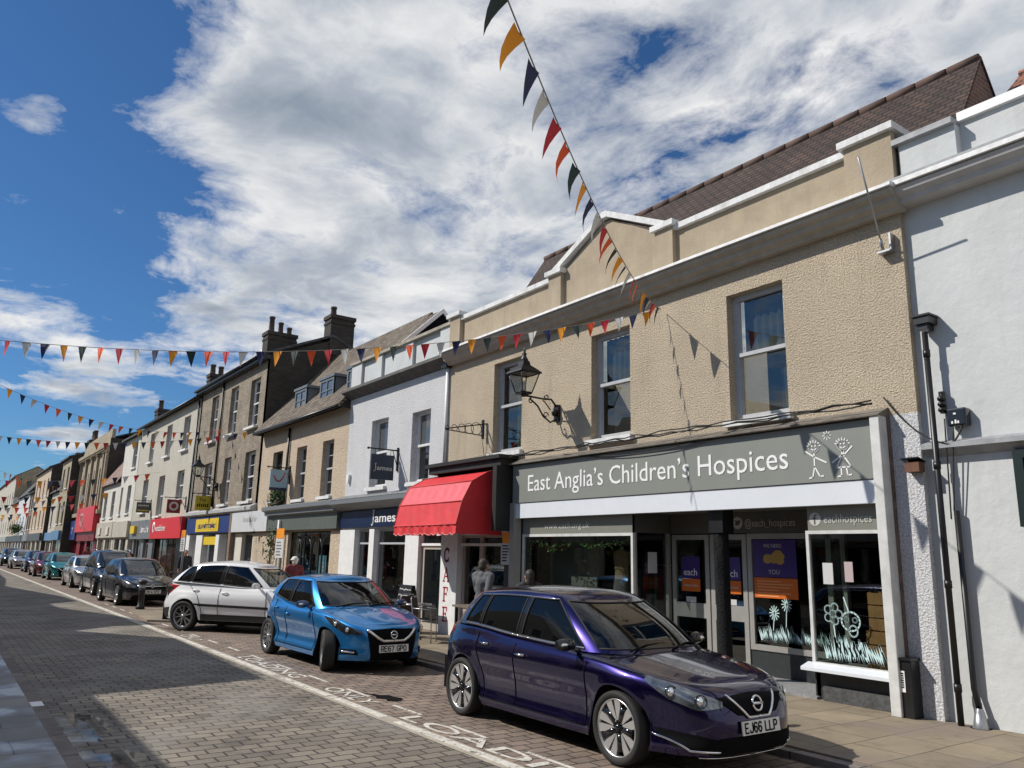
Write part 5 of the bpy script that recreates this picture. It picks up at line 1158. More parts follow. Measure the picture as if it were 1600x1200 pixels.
# ------------------------------------------------------------------ bunting
def bunting(label, a, b, sg, s0, s1, step, first=0, size=(.2, .3), seed=0, cols=('orange', 'red', 'white', 'navy', 'yellow', 'green'), blow=.0, twist=False):
    """string from a to b (sag sg); flags between fractions s0 and s1"""
    random.seed(seed); a, b = Vector(a), Vector(b); L_ = (b - a).length
    P = lambda t: a.lerp(b, t) - Vector((0, 0, sg * 4 * t * (1 - t)))
    t = thing('bunting', label, 'bunting', tuple(a), 'strings of flags across the street')
    MB().tube([P(k / 40) for k in range(41)], .006, 4).build('cord', cord_m, t)
    n = int((s1 - s0) * L_ / step); w, h = size
    for k in range(n):
        q = s0 + (k + .5) * step / L_; p0, p1 = P(q - w / 2 / L_), P(q + w / 2 / L_); d = (p1 - p0).normalized(); sd = d.cross(Vector((0, 0, 1))).normalized()
        sw = random.uniform(-.15, .15) + blow; tw = random.uniform(-.12, .12); yw = random.uniform(.1, .75) if twist else random.uniform(-.2, .2); c0 = (p0 + p1) / 2; dd = (d * math.cos(yw) + sd * math.sin(yw)) * w / 2; p0, p1 = c0 - dd, c0 + dd
        tip = (p0 + p1) / 2 + Vector((0, 0, -h)) * math.cos(sw) + sd * h * math.sin(sw) + d * h * tw
        rows = []; bl = random.uniform(-.02, .02) + blow * .1
        for r in range(5):
            f = r / 4; c = sd * bl * math.sin(PI * f); e0, e1 = p0.lerp(tip, f) + c, p1.lerp(tip, f) + c; rows.append([e0, (e0 + e1) / 2 + sd * .012 * (1 - f), e1])
        MB().grid(rows).build('flag', FL[cols[(first + k) % len(cols)]], t)
    return t
# ------------------------------------------------------------------ bunting data (end points in metres)
FWD = ('orange', 'red', 'white', 'navy', 'yellow', 'green'); REV = ('yellow', 'navy', 'white', 'red', 'orange', 'green')
BUNTING = [
 (('string of flags running from the beige wall up over the camera', (-9.2, 9.72, 6.12), (0, -2.2, 6.36), 1.009, .02, .70, .365), dict(cols=FWD, first=5, blow=.30, size=(.18, .33), seed=1)),
 (('string of flags from the beige wall across to the upper left sky', (-9.2, 9.72, 6.12), (-14.6, -2.2, 5.0), .685, .01, .99, .255), dict(cols=REV, size=(.15, .25), seed=2, twist=True)),
 (('string of flags sloping from the brick house up to the left', (-35, 9.72, 7.05), (-25, -2.2, 7.62), 1.228, .02, .98, .48), dict(cols=FWD, size=(.21, .29), seed=3, blow=.15)),
 (('string of flags crossing low before the brick house roofline', (-31, 9.72, 6.49), (-36, -2.2, 6.37), .751, .02, .98, .33), dict(cols=REV, size=(.19, .28), seed=4)),
 (('string of flags high over the far terrace roofs', (-80, 9.4, 6.66), (-50, -2.2, 7.2), .25, .03, .97, 1.1), dict(cols=FWD, size=(.42, .5), seed=5)),
 (('string of flags attached to the pale house above the red shop', (-47, 9.7, 6.0), (-56, -2.2, 5.9), .6, .03, .97, .6), dict(cols=FWD, size=(.32, .42), seed=6)),
 (('string of flags before the pink roofed cottage', (-60, 9.7, 5.6), (-66, -2.2, 5.6), .6, .03, .97, .7), dict(cols=REV, size=(.36, .46), seed=7)),
 (('string of flags before the stone bank', (-68, 9.4, 5.2), (-80, -2.2, 5.6), .7, .03, .97, .8), dict(cols=FWD, size=(.42, .5), seed=8)),
 (('string of flags before the forward standing stone house', (-82, 8.9, 6.2), (-92, -2.2, 6.0), .8, .03, .97, .9), dict(cols=REV, size=(.46, .55), seed=9)),
 (('string of flags before the three storey brown house', (-100, 9.2, 5.6), (-112, -2.2, 6.0), .8, .03, .97, 1.0), dict(cols=FWD, size=(.5, .6), seed=10)),
 (('faint farthest string of flags at the end of the street', (-125, 9.4, 5.8), (-140, -2.2, 6.5), .8, .03, .97, 1.3), dict(cols=REV, size=(.6, .7), seed=11)),
]
for args in BUNTING: bunting(*args[0], **args[1])

# ------------------------------------------------------------------ street furniture
def post_sign(label, x, y, zb=1.8):
    t = thing('sign_post', label, 'sign post', (x, y, .09), 'parking sign posts'); MB().tube([(x, y, .09), (x, y, zb + .55)], .038, 10).build('post', steel_grey, t)
    MB().box(x - .28, x + .28, y - .055, y - .04, zb + .32, zb + .58).build('amber_plate', orange_sign, t); p = MB().box(x - .30, x + .30, y - .055, y - .04, zb - .18, zb + .31).build('white_plate', paper, t)
    m = MB()
    for k in range(5): m.box(x - .22, x + .1 + .04 * (k % 3), y - .058, y - .055, zb + .2 - k * .08, zb + .235 - k * .08)
    m.build('print', steel_grey, p)
post_sign('amber and white parking sign on a grey post before the green shop', -20.75, 7.45, 1.86); post_sign('amber and white parking sign on a grey post before the red shop', -30.9, 7.45, 1.95)
t = thing('bollard', 'black cast iron bollard with a flared cap on the kerb build-out', 'bollard', (-26.6, 5.35, .04))
MB().lathe([(.0, 0), (.13, 0), (.13, .08), (.09, .11), (.08, .50), (.10, .53), (.10, .57), (.07, .60), (.085, .74), (.14, .80), (.14, .83), (.05, .87), (0, .88)], (-26.6, 5.35, .04), n=20).build('post', black_iron, t)
MB().lathe([(.086, .62), (.088, .64), (.092, .70), (.094, .72)], (-26.6, 5.35, .04), n=20).build('band', lead, t)
def cafe_chair(label, x, y, rz):
    t = thing('cafe_chair', label, 'chair', (0, 0, 0), 'cafe chairs on the pavement'); s = .21; r = .012
    m = MB(); 
    for sx in (-1, 1):
        m.tube([(sx * s, -.2, 0), (sx * s, -.19, .44), (sx * s, .16, .45)], r, 6); m.tube([(sx * s * 1.02, .26, 0), (sx * s, .19, .45), (sx * s, .25, .86), (sx * s * .8, .255, .90)], r, 6)
        m.tube([(sx * s, -.19, .42), (sx * (s + .03), -.17, .66), (sx * (s + .03), .2, .68)], r, 6)
    m.tube([(-s * .8, .255, .90), (s * .8, .255, .90)], r, 6); m.build('frame', alloy_dark, t)
    brown = pmat('brown wicker', (.035, .02, .014), .7, var=.3, vscale=40)
    MB().box(-.20, .20, -.2, .18, .44, .465).build('seat', brown, t, bevel=.008)
    m = MB(); m.prism([(-.2, .195, .52), (.2, .195, .52), (.2, .25, .87), (-.2, .25, .87)], (0, .018, 0)); m.build('backrest', brown, t)
    t.location = (x, y, .09); t.rotation_euler = (0, 0, rz); return t
cafe_chair('brown wicker cafe chair nearest the purple car, before the cafe pillar', -14.75, 8.45, PI * .75)
cafe_chair('brown wicker cafe chair half hidden beyond the pavement table', -16.0, 8.5, -PI * .4)
t = thing('cafe_table', 'small round metal cafe table standing on the pavement before the red awning', 'table', (-15.45, 8.62, .09))
MB().lathe([(0, .70), (.32, .70), (.33, .715), (.33, .725), (0, .725)], (-15.45, 8.62, .09), n=24).build('tabletop', alloy, t); m = MB(); m.tube([(-15.45, 8.62, .1), (-15.45, 8.62, .79)], .025)
for k in range(3): a = k * 2.094; m.tube([(-15.45, 8.62, .18), (-15.45 + .26 * math.cos(a), 8.62 + .26 * math.sin(a), .10)], .016, 6)
m.build('pedestal', black_iron, t)
t = thing('cafe_bench', 'wooden pavement table set against the cafe window', 'table', (-13.9, 9.2, .09)); MB().box(-14.6, -13.5, 9.0, 9.5, .80, .84).build('tabletop', pmat('grey timber', (.16, .13, .10), .8, var=.3), t); m = MB()
for xx in (-14.5, -13.6):
    for yy in (9.05, 9.45): MB().box(xx - .025, xx + .025, yy - .025, yy + .025, .09, .80).build('leg', black_iron, t)
t = thing('chalk_board', 'black A-board with white chalk writing beside the cafe door', 'A-board', (-16.65, 9.1, .09)); X, Y_ = -16.7, 9.05
m = MB(); m.prism([(X - .3, Y_ - .25, .09), (X + .3, Y_ - .25, .09), (X + .3, Y_ - .02, 1.15), (X - .3, Y_ - .02, 1.15)], (0, .025, 0)); m.build('front_board', black_paint, t)
MB().prism([(X - .3, Y_ + .25, .09), (X + .3, Y_ + .25, .09), (X + .3, Y_ + .03, 1.15), (X - .3, Y_ + .03, 1.15)], (0, .025, 0)).build('back_board', black_paint, t)
m = MB(); random.seed(17)
for k, z in enumerate((1.05, .92, .78, .60, .48, .36)):
    yy = Y_ - .25 + .23 * (z - .09) / 1.06 - .004; x = X - .24
    while x < X + .2: l = random.uniform(.03, .09); ribbon(m, [(x, yy, z), (x + l * .5, yy, z + random.uniform(-.03, .04)), (x + l, yy, z)], .018); x += l + random.uniform(.01, .04)
m.build('chalk', lettering_white, t)

# ------------------------------------------------------------------ people
def body_mesh(name, limbs, balls, mat, parent, voxel=.011):
    m = MB()
    for pts, rr in limbs:
        # dense capsules so the remesh gives one continuous tapering skin
        m.tube(pts, rr, 12)
        for p, r in zip(pts, rr): m.ball(p, r, 12, 8)
    for c, r in balls: m.ball(c, r, 14, 10)
    o = m.build(name, mat, parent); md = o.modifiers.new('remesh', 'REMESH'); md.mode = 'VOXEL'; md.voxel_size = voxel; md.use_smooth_shade = True
    sm = o.modifiers.new('smooth', 'SMOOTH'); sm.factor = .5; sm.iterations = 4
    return o
def person(label, x, y, rz, H=1.75, top=shirt_grey, hairm=hair_dark, legs=trousers, hair_long=False, hat=False, stride=.18, arm_fwd=.15, scale_w=1.0, z0=.09):
    t = thing('person', label, 'person', (0, 0, 0)); k = H / 1.75; w = scale_w
    hd = 1.635 * k; sh = 1.44 * k
    limbs = []; 
    # facing +Y local
    limbs.append(([(0, 0, .95 * k), (0, .01, 1.12 * k), (0, .005, 1.30 * k), (0, -.01, 1.42 * k)], [.135 * w, .125 * w, .145 * w, .10]))
    limbs.append(([(0, -.01, 1.42 * k), (0, .01, 1.54 * k)], [.062, .055]))
    feet = []
    for s in (-1, 1):
        st = stride * s
        limbs.append(([(s * .09, 0, .93 * k), (s * .10, st * .55, .50 * k), (s * .10, st - .04, .10 * k)], [.095, .06, .042]))
        limbs.append(([(s * .10, st - .05, .06), (s * .11, st + .15, .035)], [.045, .034]))
        af = -arm_fwd * s
        el = Vector((s * .232 * w, af * .4 - .02, 1.14 * k)); wr = Vector((s * .235 * w, af + .10, .90 * k))
        limbs.append(([(s * .13, -.01, sh), (s * .195 * w, -.01, sh - .02), tuple(el), tuple(wr)], [.075, .062, .045, .030]))
        hn = wr + Vector((0, .02, -.07)); limbs.append(([tuple(wr), tuple(hn)], [.028, .034]))
        for q in range(4):
            f0 = hn + Vector((0, -.026 + .017 * q, -.03)); f1 = f0 + Vector((-s * .012, .006, -.035 - .006 * (q in (1, 2)))); f2 = f1 + Vector((-s * .020, .006, -.024)); limbs.append(([tuple(f0), tuple(f1), tuple(f2)], [.0095, .009, .008]))
        th = hn + Vector((-s * .008, .034, .005)); limbs.append(([tuple(th), tuple(th + Vector((-s * .012, .020, -.028))), tuple(th + Vector((-s * .020, .022, -.05)))], [.011, .010, .009]))
    balls = [((0, .015, hd), (.076, .094, .112)), ((0, .035, hd - .06), (.058, .07, .06)), ((0, .112, hd - .015), (.014, .022, .024)), ((-.078, .005, hd - .005), (.012, .022, .032)), ((.078, .005, hd - .005), (.012, .022, .032)), ((0, .098, hd - .058), (.026, .012, .010))]
    body = body_mesh('body', limbs, balls, skin, t)
    m = MB()
    for s in (-1, 1): m.ball((s * .031, .098, hd + .012), (.013, .008, .007), 8, 6)
    m.build('eyes', black_matt, t)
    # clothing
    tl = [([(0, 0, .90 * k), (0, .01, 1.10 * k), (0, .005, 1.30 * k), (0, -.012, 1.43 * k)], [.155 * w, .142 * w, .158 * w, .105])]
    for s in (-1, 1):
        af = -arm_fwd * s; tl.append(([(s * .13, -.01, sh), (s * .195 * w, -.01, sh - .02), (s * .232 * w, af * .4 - .02, 1.14 * k), (s * .234 * w, af * .75 + .05, 1.0 * k)], [.086, .080, .064, .052]))
    tl += [([(-.12 * w, -.01, 1.35 * k), (.12 * w, -.01, 1.35 * k)], [.112, .112]), ([(-.085 * w, 0, 1.18 * k), (.085 * w, 0, 1.18 * k)], [.108, .108]), ([(-.075 * w, 0, 1.0 * k), (.075 * w, 0, 1.0 * k)], [.112, .112])]
    body_mesh('top', tl, [], top, t)
    ll = [([(0, 0, .97 * k), (0, 0, .90 * k)], [.148 * w, .145 * w])]
    for s in (-1, 1): st = stride * s; ll.append(([(s * .085, 0, .92 * k), (s * .10, st * .55, .50 * k), (s * .10, st - .04, .12 * k)], [.108, .075, .06]))
    body_mesh('trousers', ll, [], legs, t)
    m2 = []
    m = MB()
    for s in (-1, 1): st = stride * s; m.tube([(s * .10, st - .09, .04), (s * .11, st + .03, .05), (s * .11, st + .18, .035)], [.042, .052, .036], 10)
    m.build('shoes', black_matt, t)
    hb = [((0, -.012, hd + .028), (.086, .102, .100)), ((0, -.04, hd - .02), (.080, .078, .09))]
    if hair_long: hb += [((0, -.05, hd - .10), (.085, .065, .12))]
    if hat: hb += [((0, 0, hd + .05), (.10, .12, .085)), ((0, .02, hd + .03), (.13, .15, .02))]
    body_mesh('hat' if hat else 'hair', [], hb, hairm, t)
    t.location = (x, y, z0); t.rotation_euler = (0, 0, rz); return t
person('man with short grey-brown hair in a grey shirt before the cafe window', -12.85, 8.6, R(15), 1.70, shirt_grey, hair_grey, stride=.1, arm_fwd=.3)
person('dark haired woman whose head just shows above the purple car', -11.4, 8.6, R(80), 1.52, coat_dark, hair_dark, hair_long=True, arm_fwd=.1)
person('person in a white hat walking past the green shop front', -22.6, 8.55, R(90), 1.60, top_maroon, hair_white, hat=True)
person('distant person in maroon on the pavement behind the teal car', -60.0, 8.4, R(100), 1.72, top_maroon, hair_dark)
person('distant person in black on the pavement behind the silver car', -55.5, 8.3, R(-90), 1.75, coat_dark, hair_dark)
person('distant grey haired person by the stone cottage shops', -48.0, 8.7, R(90), 1.7, coat_dark, hair_grey)
person('person in a black coat by the blue and yellow shop front', -36.0, 8.8, R(-90), 1.72, coat_dark, hair_dark)
t = thing('hanging_basket', 'leafy green hanging basket on a wall bracket far down the terrace', 'plant', (-126, 9.5, 4.2)); m = MB(); random.seed(31)
MB().tube([(-126, 9.5, 4.9), (-126, 8.7, 4.9), (-126, 8.7, 4.3)], .03, 6).build('bracket', black_iron, t)
for k in range(700):
    c = Vector((-126 + random.gauss(0, .4), 8.7 + random.gauss(0, .35), 4.0 + random.gauss(0, .3))); u = Vector((random.uniform(-1, 1), random.uniform(-1, 1), random.uniform(-1, 1))).normalized() * .10; v = u.orthogonal() * .6; m.poly([c - u, c + v, c + u, c - v])
m.build('leaves', foliage, t)
# ------------------------------------------------------------------ cars
def sgn(v): return 1 if v >= 0 else -1
def hermite(tab, x):
    if x <= tab[0][0]: return tab[0][1]
    if x >= tab[-1][0]: return tab[-1][1]
    for k in range(len(tab) - 1):
        if x <= tab[k + 1][0]:
            x0, y0 = tab[k]; x1, y1 = tab[k + 1]; h = x1 - x0; t = (x - x0) / h
            def sl(i):
                if i <= 0 or i >= len(tab) - 1: 
                    j = min(max(i, 0), len(tab) - 2) if i <= 0 else len(tab) - 2
                    return (tab[j + 1][1] - tab[j][1]) / (tab[j + 1][0] - tab[j][0])
                a = (tab[i][1] - tab[i - 1][1]) / (tab[i][0] - tab[i - 1][0]); b = (tab[i + 1][1] - tab[i][1]) / (tab[i + 1][0] - tab[i][0])
                return 0 if a * b <= 0 else 2 * a * b / (a + b)
            m0, m1 = sl(k) * h, sl(k + 1) * h
            return (2 * t ** 3 - 3 * t * t + 1) * y0 + (t ** 3 - 2 * t * t + t) * m0 + (-2 * t ** 3 + 3 * t * t) * y1 + (t ** 3 - t * t) * m1

class CarShape:
    def __init__(s, p):
        s.p = p; L, W = p['L'], p['W']; s.xf = L / 2; s.xr = -L / 2; s.W = W
        s.xa = s.xf - p['fo']; s.xb = s.xa - p['wb']; s.R = p.get('R', .315); s.Ra = s.R + p.get('gap', .045)
        s.nf, s.nr = p.get('nf', 3.6), p.get('nr', 4.6)
        sill = p.get('sill', .20); s.sill = sill
        s.F = p.get('F', [(.15, -.16), (.22, -.06), (.32, -.015), (.48, 0), (.58, -.015), (.68, -.07), (.76, -.17), (.90, -.42), (1.1, -.8)])
        s.B = p.get('B', [(.15, .22), (.25, .08), (.38, .0), (.55, .0), (.70, .05), (.85, .09), (1.0, .12), (1.2, .2)])
        s.S = p.get('S', [(.15, -.10), (.22, -.055), (.34, -.045), (.48, -.022), (.62, -.004), (.74, 0), (.84, -.02), (.93, -.06), (1.05, -.10), (1.2, -.14)])
        s.belt = p['belt']; s.crown = p.get('crown', .07)
    def half(s, z): return s.W / 2 + hermite(s.S, z)
    def fx(s, z): return s.xf + hermite(s.F, z)
    def rx(s, z): return s.xr + hermite(s.B, z)
    def zt(s, x): return hermite(s.belt, x)
    def zb(s, x):
        z = s.sill + .07 * max(0, (x - s.xa - .4)) * 0
        for c in (s.xa, s.xb):
            d = abs(x - c)
            if d < s.Ra: z = max(z, s.R + math.sqrt(s.Ra ** 2 - d * d))
        return z
    def pos(s, ph, side, z, inset=0.0):
        c = math.cos(ph); sn = max(0.0, math.sin(ph)); n = s.nf if c >= 0 else s.nr
        xn = sgn(c) * abs(c) ** (2 / n); yn = sn ** (2 / n)
        x = (s.fx(z) - inset) * xn if c >= 0 else -(s.rx(z) + inset) * xn
        y = (s.half(z) - inset) * yn
        if yn > .5:                                                       # arch flare
            for a in (s.xa, s.xb):
                r = math.hypot(x - a, z - s.R); q = (r - s.Ra)
                if q > -.02: y += .018 * math.exp(-(q / .07) ** 2)
        return Vector((x, side * y, z))
    def ph_x(s, x, z):
        if x >= 0: v = min(1, x / s.fx(z)); return math.acos(v ** (s.nf / 2))
        v = min(1, x / s.rx(z)); return math.acos(-(v ** (s.nr / 2)))
    def ph_y(s, y, z, rear=False):
        n = s.nr if rear else s.nf; v = min(1, abs(y) / s.half(z)); a = math.asin(v ** (n / 2)); return PI - a if rear else a
    def nrm(s, ph, side, z):
        e = .01; a = s.pos(ph - e, side, z); b = s.pos(ph + e, side, z); c = s.pos(ph, side, z - e); d = s.pos(ph, side, z + e)
        n = (b - a).cross(d - c) * side
        if n.length < 1e-9: return Vector((1, 0, 0))
        n.normalize(); o = s.pos(ph, side, z)
        return n if n.dot(Vector((o.x * .3, o.y, 0))) > 0 else -n
    # surface points from front / side / rear coordinates
    def P(s, kind, u, z, side=1, off=0.0):
        if kind == 'f': ph = s.ph_y(u, z); side = side if u >= 0 else -side
        elif kind == 'r': ph = s.ph_y(u, z, True); side = side if u >= 0 else -side
        else: ph = s.ph_x(u, z)
        return s.pos(ph, side, z) + s.nrm(ph, side, z) * off

def patch(mb, s, top, bot, side=1, off=.006, nz=5, nu=6):
    """top / bot: lists of (kind, u, z); a skin lying 'off' above the body"""
    def dense(L_):
        out = []
        for a, b in zip(L_, L_[1:]):
            for k in range(nu):
                t = k / nu; z = a[2] + (b[2] - a[2]) * t
                if a[0] == b[0]: out.append((a[0], a[1] + (b[1] - a[1]) * t, z))
                else:
                    pa = s.ph_y(a[1], a[2]) if a[0] == 'f' else (s.ph_y(a[1], a[2], True) if a[0] == 'r' else s.ph_x(a[1], a[2])); pb = s.ph_y(b[1], b[2]) if b[0] == 'f' else (s.ph_y(b[1], b[2], True) if b[0] == 'r' else s.ph_x(b[1], b[2]))
                    out.append(('p', pa + (pb - pa) * t, z))
        out.append(L_[-1]); return out
    T, Bm = dense(top), dense(bot); rows = []
    def toph(q): return q[1] if q[0] == 'p' else (s.ph_y(q[1], q[2]) * (1 if q[1] >= 0 else -1) if q[0] == 'f' else ((PI - (PI - s.ph_y(q[1], q[2], True)) * 1) if q[0] == 'r' else s.ph_x(q[1], q[2])))
    for k in range(nz + 1):
        t = k / nz; r = []
        for a, b in zip(T, Bm):
            z = a[2] + (b[2] - a[2]) * t
            if a[0] == b[0] and a[0] in 'fr' and (a[1] < 0 or b[1] < 0 or True):
                r.append(s.P(a[0], a[1] + (b[1] - a[1]) * t, z, side, off))
            else:
                pa, pb = toph(a), toph(b); ph = pa + (pb - pa) * t; r.append(s.pos(ph, side, z) + s.nrm(ph, side, z) * off)
        rows.append(r)
    mb.grid(rows)
    # skirt
    cx = Vector((0, 0, rows[0][0].z))
    edge = rows[0] + [r[-1] for r in rows[1:]] + rows[-1][::-1][1:] + [r[0] for r in rows[::-1]][1:-1]
    inn = [e + (Vector((0, 0, e.z)) - e).normalized() * (off + .012) for e in edge]
    mb.grid([edge + [edge[0]], inn + [inn[0]]], False)
    return mb

def sline(mb, s, pts, side, r=.006, off=.002, n=6, sub=8):
    out = []
    for a, b in zip(pts, pts[1:]):
        for k in range(sub): t = k / sub; out.append(s.P(a[0], a[1] + (b[1] - a[1]) * t, a[2] + (b[2] - a[2]) * t, side, off))
    out.append(s.P(*pts[-1], side, off)); mb.tube(out, r, n); return mb

def wheel(root, s, x, y, side, steer, style, rimm, lod):
    R_ = s.R; wd = .205; w = bpy.data.objects.new('wheel', None); COL.objects.link(w); w.parent = root; w.location = (x, y, R_); w.rotation_euler = (0, 0, steer); ORG[w.name] = Vector((0, 0, 0))
    rr = R_ * (.785 if style in ('pulsar',) else .72); o = side
    n = 48 if lod == 0 else 20
    m = MB(); h = wd / 2
    m.lathe([(rr, -h * .8), (rr + .01, -h * .92), (R_ * .93, -h), (R_ * .985, -h * .86), (R_, -h * .6), (R_, h * .6), (R_ * .985, h * .86), (R_ * .93, h), (rr + .01, h * .92), (rr, h * .8), (rr, -h * .8)], (0, 0, 0), 'y', n); m.build('tyre', rubber, w)
    yo = o * h * .72
    m = MB(); m.lathe([(rr * .97, yo - o * .07), (rr * .2, yo - o * .06), (0, yo - o * .06)], (0, 0, 0), 'y', n); m.build('rim_back', black_gloss, w)
    m = MB(); m.lathe([(rr * 1.0, yo - o * .08), (rr * 1.005, yo + o * .010), (rr * .965, yo + o * .016), (rr * .94, yo - o * .03), (rr * .94, yo - o * .08)], (0, 0, 0), 'y', n)
    def spoke(a0, a1, r0, r1, w0, w1, d0=-.012, d1=.008):
        u0, u1 = Vector((math.cos(a0), 0, math.sin(a0))), Vector((math.cos(a1), 0, math.sin(a1))); p0, p1 = u0 * r0, u1 * r1; q = (p1 - p0).normalized(); t = Vector((-q.z, 0, q.x))
        A = [p0 - t * w0, p1 - t * w1, p1 + t * w1, p0 + t * w0]; Y = [yo + o * d0, yo + o * d1, yo + o * d1, yo + o * d0]
        f = [Vector((v.x, yy, v.z)) for v, yy in zip(A, Y)]; b = [Vector((v.x, yy - o * .035, v.z)) for v, yy in zip(A, Y)]
        i = len(m.v); m.v += [tuple(v) for v in f + b]
        for q_ in ((0, 1, 2, 3), (7, 6, 5, 4), (0, 4, 5, 1), (1, 5, 6, 2), (2, 6, 7, 3), (3, 7, 4, 0)): m.f.append(tuple(i + e for e in q_)); m.sm.append(False)
    for k in range(5):
        a = PI / 2 + k * 2 * PI / 5 + .2
        if style == 'pulsar':
            for sg_ in (-1, 1): spoke(a + sg_ * .36, a + sg_ * .235, rr * .26, rr * .95, .022, .040)
            spoke(a - .24, a + .24, rr * .36, rr * .36, .02, .02, -.014, -.014) if False else None
        elif style == 'micra':
            for sg_ in (-1, 1): spoke(a + sg_ * .16, a + sg_ * .30, rr * .16, rr * .95, .018, .013)
        else:
            for sg_ in (-1, 1): spoke(a + sg_ * .22, a + sg_ * .26, rr * .16, rr * .95, .014, .012)
    m.build('rim', rimm, w)
    if style == 'pulsar':
        m = MB()
        for k in range(5):
            a = PI / 2 + (k + .5) * 2 * PI / 5 + .2; u = Vector((math.cos(a), 0, math.sin(a)))
            m.tube([u * rr * .12 + Vector((0, yo - o * .03, 0)), u * rr * .80 + Vector((0, yo - o * .03, 0))], [.03, .05], 8)
        m.build('dark_spokes', black_gloss, w)
    m = MB(); m.lathe([(0, yo + o * .006), (rr * .13, yo + o * .004), (rr * .15, yo - o * .02), (rr * .17, yo - o * .05)], (0, 0, 0), 'y', 20); m.build('hub_cap', black_gloss if style == 'pulsar' else rimm, w)
    m = MB(); 
    for k in range(5): a = k * 2 * PI / 5 + .8; m.ball((rr * .22 * math.cos(a), yo - o * .012, rr * .22 * math.sin(a)), .009, 6, 4)
    m.build('wheel_nuts', alloy_dark, w)
    return w

